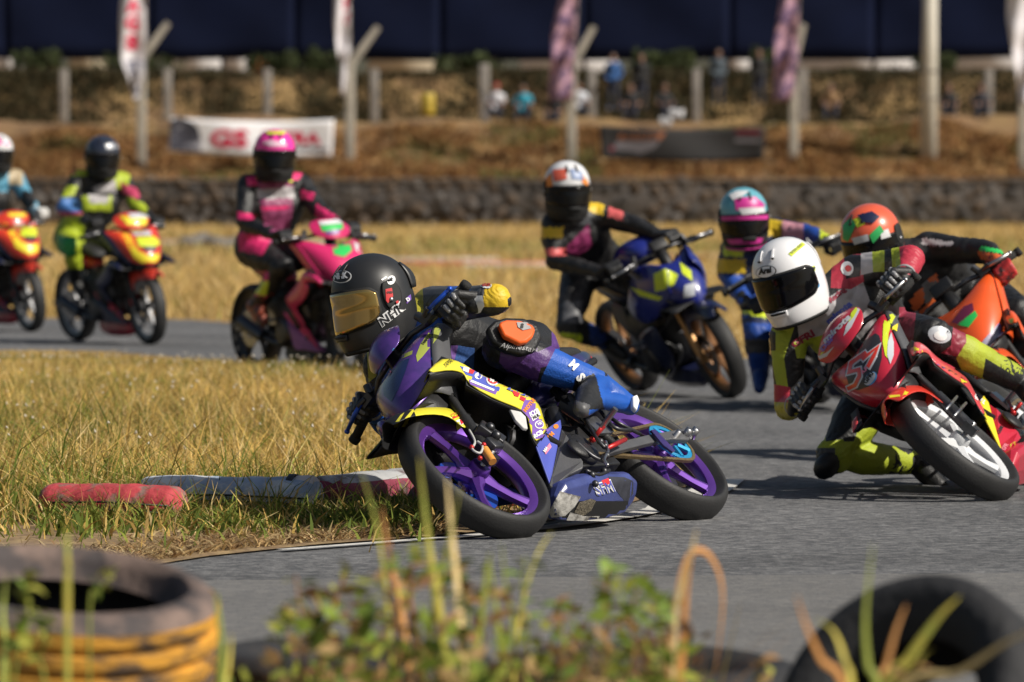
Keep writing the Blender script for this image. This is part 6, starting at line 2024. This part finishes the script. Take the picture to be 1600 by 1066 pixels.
RW = [([(1100, 300), (1700, 300), (1700, 800), (1100, 800)], 0),
      ([(1190, 500), (1245, 500), (1225, 560), (1232, 610), (1215, 612), (1205, 560), (1190, 540)], 1), ([(1205, 500), (1218, 505), (1222, 545), (1208, 545)], 1), ([(1195, 510), (1212, 520), (1212, 548), (1194, 548)], 0),
      ([(1245, 500), (1345, 430), (1370, 500), (1320, 560), (1250, 545)], 4), ([(1240, 535), (1300, 520), (1290, 560), (1245, 560)], 1), ([(1300, 400), (1345, 395), (1350, 440), (1330, 452), (1298, 450)], 2), ([(1318, 398), (1346, 398), (1344, 432), (1322, 436)], 0),
      ([(1345, 385), (1362, 385), (1366, 425), (1345, 430)], 4), ([(1362, 380), (1382, 380), (1382, 425), (1364, 425)], 1), ([(1392, 375), (1404, 372), (1408, 420), (1394, 420)], 1), ([(1404, 372), (1450, 372), (1450, 432), (1408, 428)], 2),
      ([(1205, 600), (1235, 605), (1232, 640), (1210, 640)], 2), ([(1205, 628), (1250, 630), (1250, 665), (1205, 665)], 5),
      ([(1260, 680), (1430, 640), (1500, 680), (1500, 760), (1330, 775), (1262, 760)], 1), ([(1285, 600), (1345, 600), (1336, 684), (1290, 690)], 0), ([(1255, 738), (1335, 738), (1345, 775), (1260, 775)], 0), ([(1270, 700), (1305, 700), (1305, 735), (1275, 735)], 3), ([(1318, 655), (1345, 660), (1334, 690), (1318, 690)], 0),
      ([(1410, 490), (1500, 490), (1500, 580), (1410, 570)], 0), ([(1405, 480), (1432, 480), (1424, 560), (1405, 560)], 6), ([(1490, 505), (1522, 515), (1508, 560), (1470, 552), (1486, 540)], 6), ([(1508, 500), (1700, 540), (1700, 660), (1520, 620), (1494, 560), (1510, 535)], 1), ([(1540, 560), (1590, 590), (1580, 612), (1535, 590)], 0)]
R_, body = rider('rider in a plain white helmet dragging a knee beside the red number 57 bike', FW_, J, [m_s_blk, m_w_lime, m_w_red, m_w_gry, m_w_wht, m_s_oli, m_w_mar], RW, voxel=.006, crease=.0022, seed=3, detail=1, gvox=.0045, wrinkle=.0045, cups={'shoulder': m_armour, 'elbow': m_w_red, 'knee': m_armour})
pr = Print([body], R_, lift=.002)
pr.poly(ellipse(1468, 523, 18, 13, .2), m_silp, 'knee_cap', 0, 5); pr.poly(ellipse(1469, 525, 10, 7, .2), m_whi_p, 'knee_cap', 1, 4)
pr.poly(ellipse(1324, 420, 10, 11), m_whi_p, 'shoulder_badge', 0, 4); pr.poly(ellipse(1326, 420, 5, 5), m_red_p, 'shoulder_badge', 1, 4)
pr.word('DSP Racing', 1282, 492, 40, -34, 12, m_w_mar, 'lettering', 0, bold=.05, width=56); pr.word('mirota', 1296, 508, 36, -30, 11, m_blu_p, 'lettering', 0, bold=.05, width=48)
pr.word('GFRI', 1240, 545, 36, -22, 12, m_w_mar, 'lettering', 0, bold=.05, width=40)
kz = FW_.w(*J['knR'])
mb = MB(); I = R_.matrix_world.inverted()
mb.ball(I @ (kz + V((-.03, -.04, -.035))), .062, n=14, sc=(1.1, 1, .75)); mb.build('knee_slider', m_blk_p, R_)
m_wshell = mat('white_shell', (.80, .80, .82), .22, var=.03, coat=.6)
hc = FW_.w(*J['head'])
H = helmet(R_, FW_.I, P(1232, 434, hc.y), (-.50, -.83, -.30), (-.36, -.12, 1), m_wshell, m_visor_dark, S=1.10, pods=False, m_rim=m_gasket, visor_az=80, visor_bot=-.078, visor_top=.040)
pr = Print([H], R_, lift=.0022)
pr.poly(ellipse(1197.5, 425, 16, 9.5, -.18), m_blk_p, 'badge', 0, 4); pr.poly(ellipse(1197.5, 425, 14.6, 8.2, -.18), m_wshell, 'badge', 1, 4)
pr.word('Arai', 1187, 430, 20, -4, 9.5, m_blk_p, 'lettering', 2, bold=.06, shear=.2, width=21)
pr.poly([(1232, 397), (1253, 379), (1258, 383), (1237, 401)], m_lime, 'sticker', 0, 4); pr.word('VR46', 1236, 399, 21, -18, 4.5, m_olive, 'lettering', 1, bold=.05, width=24)
pr.poly([(1268, 417), (1272, 415), (1274, 422), (1270, 427)], m_lime, 'sticker', 0, 3); pr.poly([(1269, 418), (1273, 417), (1272, 422), (1268, 421)], m_blk_p, 'sticker', 1, 3)
pr.poly(ellipse(1277, 446, 3.2, 4.2), m_sky_p, 'sticker', 0, 3)
pr.word('Arai', 1210, 490, 20, -6, 5, m_blk_p, 'lettering', 0, bold=.05, width=20)
# ================================================================== the other six bikes and riders, out of focus
m_bronze = mat('bronze_rim', (.20, .095, .038), .4, metal=.5, var=.12)
m_blkrim = mat('black_rim', (.03, .03, .033), .4, metal=.4)
m_silrim = mat('grey_rim', (.25, .25, .26), .4, metal=.5)
m_rblue = mat('royal_blue_bodywork', (.014, .022, .19), .3, var=.1, coat=.5)
m_navyb = mat('navy_bodywork', (.010, .014, .05), .35, var=.1, coat=.4)
m_orangeb = mat('orange_bodywork', (.80, .10, .018), .35, var=.1, coat=.3)
m_hotpink = mat('hot_pink_bodywork', (.58, .022, .13), .35, var=.1, coat=.4)
m_grn = mat('green_print', (.03, .50, .10), .4)
m_lpur = mat('purple_bodywork', (.16, .04, .26), .4, var=.3, vscale=12, col2=(.40, .38, .5), c2scale=9)
m_redor = mat('red_orange_bodywork', (.60, .04, .02), .35, var=.1, coat=.4)
m_h_w = mat('helmet_white_gloss', (.68, .68, .70), .25, coat=.5)

def jset(f, d, hands=None):
    """joints given as (px, py, local x) or as plain local points (tuples of floats under 3)"""
    out = {}
    for k, v in d.items():
        out[k] = f.on(v[0], v[1], 0, v[2]) if abs(v[0]) > 3 or abs(v[1]) > 3 else V(v)
    return out
GL, GR = (.95, .27, .848), (.95, -.27, .848)
def hl(o, px, py, f, J, fwd, up, shell, visor, S=1.08, **kw):
    kw.setdefault('m_chin', m_gasket)
    return helmet(o, f.I, P(px, py, f.w(*J['head']).y), fwd, up, shell, visor, S=S, detail=0, visor_top=kw.pop('visor_top', .025), visor_bot=-.085, **kw)

# ---- black suited rider on the blue half faired bike
f = bike_frame(1118, 548, .38, -.924, 23)
Bb = underbone('blue and lime half faired racing motorcycle with bronze wheels behind the purple bike', f, dict(rim=m_bronze, cowl=m_rblue, cover=None, low=m_navyb, fender=m_navyb, tail=m_navyb, belly=m_navyb, fork=mat('gold_fork', (.40, .22, .09), .4, metal=.6), duct=m_rblue, cover_w=.6, cowl_w=1.05, side=m_navyb), detail=0, style='sport', disc_side=-1, bar_w=.38)
pr = Print([Bb['cowl']] + Bb['shield'], Bb['root'], lift=.004, jump=.12)
pr.poly([(1022, 428), (1040, 420), (1060, 430), (1054, 445), (1040, 452), (1024, 456)], m_lime, 'painted_panel', 0, 6)
pr.poly([(985, 448), (1010, 456), (1036, 464), (1030, 470), (1000, 462)], m_lime, 'painted_stripe', 0, 6)
pr.poly([(1062, 410), (1080, 424), (1082, 440), (1066, 428)], m_lime, 'painted_panel', 0, 6)
pr.poly([(1020, 400), (1040, 398), (1044, 412), (1024, 414)], m_yelp, 'painted_panel', 0, 6)
pr.poly([(1070, 446), (1086, 442), (1086, 462), (1068, 466)], m_silp, 'painted_panel', 0, 6)
J = jset(f, dict(pel=(932, 418, .28), chest=(898, 365, .45), neck=(890, 325, .52), head=(886, 294, .58), shL=(930, 336, .50), elL=(986, 350, .66), wrL=(1026, 366, .84), handL=(1050, 376, .93),
     shR=(866, 352, .50), elR=(866, 408, .56), wrR=(938, 425, .86), handR=(962, 424, .94), hipL=(955, 418, .30), knL=(1010, 450, .62), anL=(1040, 520, .42), toeL=(1055, 530, .5),
     hipR=(905, 430, .28), knR=(888, 510, .56), anR=(950, 535, .36), toeR=(975, 556, .46)))
o, b = rider('rider in a black suit and white patterned helmet on the blue half faired bike', f, J, [m_s_blk, m_s_yel, mat('suit_dusty_pink', (.55, .10, .10), .5), m_s_gry, mat('suit_plum', (.20, .02, .09), .5), mat('suit_dark_blue', (.02, .05, .20), .5), m_lime],
      [([(838, 355), (880, 355), (880, 372), (838, 372)], 1), ([(918, 300), (948, 305), (942, 336), (916, 330)], 1), ([(952, 318), (976, 325), (972, 345), (950, 338)], 2), ([(848, 388), (885, 388), (885, 400), (848, 400)], 2),
       ([(895, 330), (925, 330), (925, 352), (895, 352)], 3), ([(886, 385), (920, 350), (926, 385), (905, 400), (886, 398)], 4), ([(920, 505), (1010, 510), (1000, 560), (925, 550)], 5), ([(870, 520), (910, 522), (908, 540), (872, 540)], 6), ([(880, 470), (910, 470), (910, 505), (880, 505)], 3)], seed=4, wrinkle=.006)
H = hl(o, 886, 294, f, J, (.28, -.93, -.12), (-.05, 0, 1), m_h_w, m_visor_dark, m_rim=m_gasket)
pr = Print([H], o, lift=.004)
pr.poly([(864, 266), (884, 264), (886, 280), (866, 284)], mat('helmet_orange_red', (.55, .10, .06), .4), 'helmet_print', 0, 6); pr.poly([(890, 264), (908, 268), (912, 282), (894, 280)], mat('helmet_grey_blue', (.16, .22, .38), .4), 'helmet_print', 0, 6)
pr.poly([(910, 274), (918, 284), (918, 292), (908, 284)], m_org_p, 'helmet_print', 0, 6); pr.poly([(853, 312), (918, 312), (912, 330), (860, 330)], m_gasket, 'chin_print', 0, 6)
pr.poly([(852, 280), (862, 270), (864, 290), (852, 296)], m_org_p, 'helmet_print', 0, 6)

# ---- turquoise helmet, navy suit, almost hidden behind the white helmet
f = bike_frame(1310, 566, .10, -.99, 26)
Bt = underbone('dark blue racing motorcycle hidden behind the white helmeted rider', f, dict(rim=m_blkrim, cowl=m_rblue, cover=m_navyb, shield=m_navyb, low=m_navyb, fender=m_navyb, tail=m_navyb, belly=m_navyb), detail=0)
J = jset(f, dict(pel=(1196, 446, .25), chest=(1176, 408, .48), neck=(1166, 376, .58), head=(1162, 338, .64), shL=(1212, 362, .52), elL=(1262, 366, .70), wrL=(1292, 378, .86), handL=(1306, 386, .94),
     shR=(1146, 392, .52), elR=(1143, 440, .56), wrR=(1168, 476, .80), handR=(1186, 480, .92), hipL=(1226, 430, .3), knL=(1280, 470, .6), anL=(1310, 520, .4), toeL=(1318, 540, .5),
     hipR=(1186, 460, .3), knR=(1182, 520, .58), anR=(1188, 586, .44), toeR=(1186, 606, .58)))
m_nvs = mat('suit_navy', (.012, .018, .055), .5, var=.15); m_rbs = mat('suit_royal', (.015, .06, .30), .5, var=.12)
o, b = rider('rider in a turquoise and pink helmet and navy suit behind the white helmet', f, J, [m_nvs, m_s_yel, m_rbs, m_lime, mat('suit_pink_white', (.60, .28, .34), .5), m_s_gry],
      [([(1110, 405), (1165, 405), (1165, 428), (1110, 426)], 1), ([(1195, 340), (1222, 345), (1220, 372), (1196, 368)], 1), ([(1222, 345), (1255, 350), (1255, 378), (1222, 372)], 4), ([(1255, 345), (1282, 352), (1280, 385), (1255, 380)], 2), ([(1282, 355), (1300, 362), (1296, 390), (1280, 386)], 3),
       ([(1120, 430), (1165, 430), (1190, 480), (1160, 500), (1125, 470)], 2), ([(1150, 475), (1200, 488), (1196, 498), (1150, 488)], 3), ([(1140, 505), (1230, 505), (1230, 560), (1140, 560)], 2), ([(1140, 530), (1230, 530), (1230, 552), (1140, 552)], 5), ([(1140, 552), (1230, 552), (1230, 620), (1140, 620)], 2), ([(1130, 380), (1165, 385), (1160, 402), (1130, 400)], 3)], seed=5, wrinkle=.006, boot_m=[mat('boot_blue_dark', (.015, .05, .20), .5)])
H = hl(o, 1162, 338, f, J, (.12, -.98, -.14), (-.10, 0, 1), mat('helmet_turquoise', (.12, .36, .44), .3, coat=.5), m_visor_dark, m_rim=mat('helmet_magenta', (.52, .03, .25), .4))
pr = Print([H], o, lift=.004)
mg = MATS['helmet_magenta']
pr.poly([(1148, 310), (1180, 308), (1194, 320), (1192, 332), (1168, 334), (1150, 328)], mg, 'helmet_print', 0, 6); pr.poly([(1154, 326), (1192, 324), (1194, 332), (1160, 336)], m_h_w, 'helmet_print', 1, 6)
pr.poly([(1140, 306), (1152, 300), (1170, 300), (1160, 308), (1146, 314)], m_h_w, 'helmet_print', 1, 6); pr.poly([(1128, 338), (1198, 336), (1198, 343), (1130, 345)], mg, 'helmet_print', 1, 6); pr.poly([(1136, 374), (1192, 372), (1188, 380), (1142, 382)], mg, 'chin_print', 0, 6)

# ---- orange bike at the right edge, green and orange helmet
f = bike_frame(1606, 640, -.20, -.98, 38)
Bo = underbone('bright orange racing motorcycle with a green flash at the right edge', f, dict(rim=m_blkrim, cowl=m_orangeb, cover=None, cowl_w=1.25, shield=m_orangeb, low=m_orangeb, fender=m_orangeb, tail=m_orangeb, belly=m_orangeb, side=m_orangeb, lip=m_lpur, duct=m_black), detail=0)
pr = Print([Bo['cowl'], Bo['inner']] + Bo['shield'][:1], Bo['root'], lift=.003, jump=.12)
pr.poly([(1496, 508), (1524, 486), (1528, 494), (1514, 512)], m_grn, 'painted_panel', 0, 5); pr.poly([(1488, 504), (1506, 480), (1520, 474), (1522, 486), (1500, 508)], mat('wine_print', (.16, .02, .06), .4), 'painted_panel', 0, 5)
pr.poly([(1576, 500), (1584, 498), (1590, 510), (1580, 514)], m_grn, 'painted_panel', 0, 5); pr.poly([(1530, 540), (1560, 505), (1580, 530), (1585, 560), (1560, 570), (1540, 560)], m_lpur, 'painted_panel', 0, 6)
J = jset(f, dict(pel=(1490, 470, .30), chest=(1440, 430, .52), neck=(1392, 400, .64), head=(1362, 374, .72), shL=(1452, 388, .56), elL=(1545, 394, .72), wrL=(1562, 418, .86), handL=(1572, 428, .95),
     shR=(1392, 452, .60), elR=(1390, 520, .66), wrR=(1420, 530, .86), handR=(1438, 528, .94), hipL=(1540, 462, .32), knL=(1590, 490, .66), anL=(1660, 560, .44), toeL=(1672, 580, .55),
     hipR=(1490, 510, .3), knR=(1440, 570, .6), anR=(1530, 620, .3), toeR=(1550, 640, .4)))
o, b = rider('rider in a green and orange helmet on the orange bike at the right edge', f, J, [m_s_blk, mat('suit_orange_stripe', (.60, .12, .03), .5), mat('suit_grey_mesh', (.16, .16, .16), .6, var=.3, vscale=30), m_grn, m_w_wht],
      [([(1420, 470), (1462, 425), (1468, 440), (1430, 490)], 1), ([(1440, 440), (1500, 440), (1500, 500), (1450, 500)], 2), ([(1430, 492), (1465, 460), (1470, 470), (1440, 500)], 1), ([(1528, 392), (1566, 398), (1562, 412), (1530, 404)], 1), ([(1530, 385), (1568, 390), (1566, 396), (1530, 392)], 3), ([(1440, 372), (1490, 378), (1486, 386), (1440, 382)], 4)], seed=6, wrinkle=.006, glove_m=[mat('glove_red', (.45, .03, .03), .5, var=.5, vscale=30, col2=(.02, .02, .02), c2scale=25), m_s_blk])
H = hl(o, 1362, 374, f, J, (-.42, -.86, -.30), (-.20, -.05, 1), mat('helmet_orange', (.70, .11, .05), .3, coat=.5), m_visor_dark, S=1.08, m_rim=m_gasket)
pr = Print([H], o, lift=.004)
g1 = mat('helmet_green', (.03, .36, .10), .35)
pr.poly([(1318, 352), (1330, 340), (1338, 352), (1326, 378), (1318, 374)], g1, 'helmet_print', 0, 5); pr.poly([(1334, 344), (1350, 336), (1352, 350), (1340, 356)], m_lime, 'helmet_print', 0, 5)
pr.poly([(1340, 338), (1362, 332), (1374, 340), (1364, 350), (1350, 348)], m_navyb, 'helmet_print', 1, 5); pr.poly([(1358, 368), (1374, 352), (1380, 362), (1364, 380)], g1, 'helmet_print', 1, 5); pr.poly([(1374, 362), (1386, 358), (1390, 370), (1376, 374)], m_h_w, 'helmet_print', 1, 5); pr.poly([(1332, 372), (1356, 366), (1358, 376), (1336, 382)], m_silp, 'helmet_print', 1, 5)

# ---- pink bike
f = bike_frame(546, 519, .50, -.866, 2)
Bp = underbone('hot pink racing motorcycle with a green flash left of the black helmet', f, dict(rim=m_blkrim, cowl=m_hotpink, cover=m_hotpink, shield=m_hotpink, low=m_hotpink, lowside=mat('lilac_pink_panel', (.32, .12, .30), .4, var=.3), fender=m_black, tail=m_hotpink, belly=m_black, duct=m_hotpink, side=m_hotpink, cowl_w=1.28, cover_w=1.1, shield_w=1.25), detail=0)
pr = Print([Bp['cowl'], Bp['cover']], Bp['root'], lift=.003, jump=.12)
pr.poly([(520, 385), (545, 376), (550, 392), (538, 402), (522, 398)], m_grn, 'painted_panel', 0, 5); pr.poly([(500, 352), (535, 350), (536, 358), (504, 362)], m_grn, 'painted_panel', 0, 5); pr.poly([(498, 347), (532, 343), (535, 350), (500, 353)], m_h_w, 'painted_panel', 1, 5); pr.poly([(508, 362), (532, 359), (528, 366), (512, 367)], m_lpur, 'painted_panel', 1, 5)
pr.poly([(552, 378), (566, 386), (570, 400), (556, 392)], m_h_w, 'painted_panel', 0, 5)
J = jset(f, dict(pel=(408, 388, .25), chest=(428, 322, .36), neck=(428, 276, .40), head=(430, 236, .46), shL=(470, 288, .36), elL=(498, 328, .60), wrL=(534, 356, .84), handL=(550, 362, .94),
     shR=(388, 290, .36), elR=(380, 346, .50), wrR=(430, 368, .84), handR=(446, 374, .94), hipL=(432, 388, .28), knL=(500, 410, .66), anL=(490, 475, .40), toeL=(500, 495, .5),
     hipR=(394, 392, .28), knR=(442, 418, .64), anR=(402, 478, .38), toeR=(412, 504, .5)))
m_pks = mat('suit_pink', (.62, .025, .14), .5, var=.12)
o, b = rider('rider in a pink helmet and pink and black suit on the hot pink bike', f, J, [m_s_blk, m_pks, m_lime, m_w_wht, mat('suit_mauve', (.26, .05, .13), .5, var=.3, vscale=20)],
      [([(384, 276), (404, 274), (402, 290), (386, 290)], 1), ([(396, 260), (420, 268), (418, 284), (400, 280)], 2), ([(436, 262), (460, 270), (458, 284), (438, 284)], 2), ([(446, 268), (474, 270), (466, 282), (448, 280)], 1), ([(404, 284), (458, 284), (456, 340), (450, 380), (420, 380), (408, 330)], 4), ([(400, 296), (460, 292), (460, 310), (402, 312)], 3), ([(408, 322), (452, 320), (450, 328), (410, 330)], 1),
       ([(468, 296), (492, 302), (488, 314), (470, 310)], 1), ([(494, 318), (530, 340), (522, 356), (492, 338)], 1), ([(370, 330), (400, 336), (396, 344), (370, 344)], 1), ([(370, 362), (424, 372), (410, 400), (374, 392)], 1), ([(372, 425), (420, 425), (416, 465), (374, 460)], 1), ([(384, 440), (420, 440), (416, 462), (386, 460)], 2)], seed=7, wrinkle=.006, boot_m=[mat('boot_orange_black', (.35, .06, .02), .5, var=.6, vscale=20, col2=(.02, .02, .02), c2scale=14)])
H = hl(o, 429, 240, f, J, (.12, -.98, -.10), (0, 0, 1), mat('helmet_pink', (.80, .04, .34), .3, coat=.5), m_visor_dark, S=1.08, m_rim=m_gasket, visor_az=88)
pr = Print([H], o, lift=.004)
pr.poly([(412, 222), (424, 219), (446, 224), (448, 229), (424, 229), (412, 226)], mat('helmet_pink_white', (.75, .50, .62), .4), 'helmet_print', 0, 5); pr.poly([(401, 255), (458, 255), (452, 275), (408, 275)], m_gasket, 'chin_print', 0, 5); pr.poly([(416, 207), (446, 207), (444, 211), (418, 211)], m_lime, 'helmet_print', 1, 5)

# ---- two red and yellow bikes at the left edge
def redyellow(f, label, dx, dy, k=1.0):
    Bx = underbone(label, f, dict(rim=m_silrim, cowl=m_redor, cover=m_redor, shield=m_navyb, low=m_redp, lowside=m_navyb, fender=m_redor, tail=m_redor, belly=m_redp, duct=m_redor, side=m_navyb, cowl_w=1.28, shield_w=1.2, cover_w=1.15, cowl_dx=.11, cowl_dz=.03, caliper=True, cal=m_redal), group='red and yellow bikes at the left', detail=0)
    pr = Print([Bx['cowl'], Bx['cover'], Bx['side']], Bx['root'], lift=.003, jump=.15)
    q = lambda l: [(230 + (x - 230) * k + dx, 380 + (y - 380) * k + dy) for x, y in l]
    pr.poly(q([(190, 362), (202, 368), (216, 392), (232, 400), (250, 396), (262, 376), (266, 388), (254, 408), (232, 416), (210, 404)]), m_yelp, 'painted_panel', 0, 5)
    pr.poly(q([(180, 358), (196, 364), (210, 386), (206, 396), (192, 380)]), m_orangeb, 'painted_panel', 0, 5)
    pr.poly(q([(212, 372), (240, 370), (250, 380), (240, 388), (218, 386)]), m_lime, 'painted_panel', 1, 5); pr.poly(q([(222, 386), (246, 386), (240, 394), (228, 393)]), m_carb, 'painted_panel', 2, 5)
    pr.poly(q([(206, 362), (236, 362), (236, 369), (208, 369)]), m_silp, 'painted_panel', 1, 5)
    pr.poly(q([(186, 338), (240, 342), (232, 352), (200, 352)]), m_yelp, 'painted_panel', 0, 5); pr.poly(q([(200, 334), (230, 334), (232, 341), (204, 342)]), m_silp, 'painted_panel', 1, 5)
    return Bx
f2 = bike_frame(230, 480, .50, -.866, 7)
redyellow(f2, 'red and yellow racing motorcycle of the rider in the dark helmet, second from the left', 0, 0)
m_flu = mat('suit_fluorescent', (.34, .42, .02), .55, var=.2); m_kel = mat('suit_kelly_green', (.02, .26, .06), .55); m_pnkr = mat('suit_rose', (.42, .04, .10), .5)
J = jset(f2, dict(pel=(118, 372, .22), chest=(150, 318, .36), neck=(158, 280, .40), head=(160, 244, .46), shL=(192, 284, .36), elL=(218, 326, .62), wrL=(238, 346, .86), handL=(246, 352, .95),
     shR=(124, 280, .36), elR=(98, 326, .46), wrR=(140, 348, .84), handR=(152, 352, .95), hipL=(142, 376, .26), knL=(196, 392, .64), anL=(190, 445, .40), toeL=(200, 462, .5),
     hipR=(106, 378, .26), knR=(112, 384, .66), anR=(118, 440, .40), toeR=(128, 462, .5)))
o, b = rider('rider in a dark navy helmet and black and fluorescent suit, second from left', f2, J, [m_s_blk, m_flu, m_pnkr, m_w_wht, m_kel, mat('suit_sky', (.06, .16, .40), .5)],
      [([(102, 240), (130, 244), (138, 274), (104, 276)], 1), ([(98, 258), (116, 256), (118, 272), (98, 274)], 2), ([(166, 266), (206, 268), (198, 296), (168, 294)], 1), ([(188, 286), (222, 296), (216, 312), (190, 302)], 2), ([(200, 306), (232, 322), (226, 336), (196, 320)], 1), ([(86, 292), (122, 290), (116, 306), (86, 310)], 1), ([(78, 308), (120, 310), (130, 330), (80, 336)], 5), ([(90, 330), (130, 332), (128, 338), (90, 340)], 2),
       ([(144, 294), (180, 280), (182, 300), (150, 304)], 3), ([(128, 306), (176, 306), (174, 330), (130, 330)], 1), ([(136, 304), (170, 306), (168, 318), (140, 318)], 3), ([(86, 340), (130, 336), (134, 420), (86, 420)], 1), ([(90, 368), (120, 372), (118, 402), (90, 400)], 4)], seed=8, wrinkle=.006, group='riders in the race')
H = hl(o, 160, 243, f2, J, (.18, -.97, -.10), (0, 0, 1), mat('helmet_dark_navy', (.022, .028, .05), .3, coat=.5), m_visor_dark, S=1.08, m_rim=m_gasket)
pr = Print([H], o, lift=.004); pr.poly([(164, 226), (182, 224), (184, 232), (166, 233)], m_silp, 'helmet_print', 0, 5); pr.poly([(152, 238), (172, 240), (170, 246), (154, 245)], m_s_gry, 'helmet_print', 0, 5)
f1 = bike_frame(44, 465, .50, -.866, 8)
redyellow(f1, 'red and yellow racing motorcycle cut by the left edge of the photo, farthest left', -186, -15, .93)
J = jset(f1, dict(pel=(-62, 366, .22), chest=(-20, 312, .36), neck=(-6, 270, .40), head=(-4, 238, .46), shL=(24, 278, .36), elL=(48, 318, .62), wrL=(58, 332, .84), handL=(66, 336, .95),
     shR=(-40, 280, .36), elR=(-60, 325, .46), wrR=(-46, 345, .84), handR=(-38, 350, .95), hipL=(-40, 370, .26), knL=(10, 388, .64), anL=(4, 436, .40), toeL=(14, 450, .5),
     hipR=(-76, 376, .26), knR=(-70, 384, .66), anR=(-64, 432, .40), toeR=(-54, 452, .5)))
o, b = rider('rider in a pink and white helmet and pale blue suit at the left edge', f1, J, [mat('suit_pale_blue', (.08, .26, .38), .5, var=.15), m_s_blk, mat('suit_tan', (.40, .32, .20), .5), m_w_wht],
      [([(14, 264), (36, 264), (36, 290), (14, 288)], 2), ([(36, 296), (60, 304), (50, 330), (30, 318)], 1), ([(-10, 300), (20, 300), (20, 330), (-10, 330)], 1), ([(-30, 350), (60, 350), (60, 450), (-30, 450)], 1)], seed=9, wrinkle=.006, glove_m=[mat('glove_white', (.55, .54, .52), .5), m_gl_grey])
H = hl(o, -4, 238, f1, J, (.20, -.97, -.10), (0, 0, 1), m_h_w, m_visor_dark, S=1.08, m_rim=m_gasket)
pr = Print([H], o, lift=.004); pr.poly([(-34, 226), (-20, 204), (4, 201), (18, 208), (26, 226), (26, 232), (8, 226), (-14, 226)], mat('helmet_rose', (.75, .12, .36), .4), 'helmet_print', 0, 5)
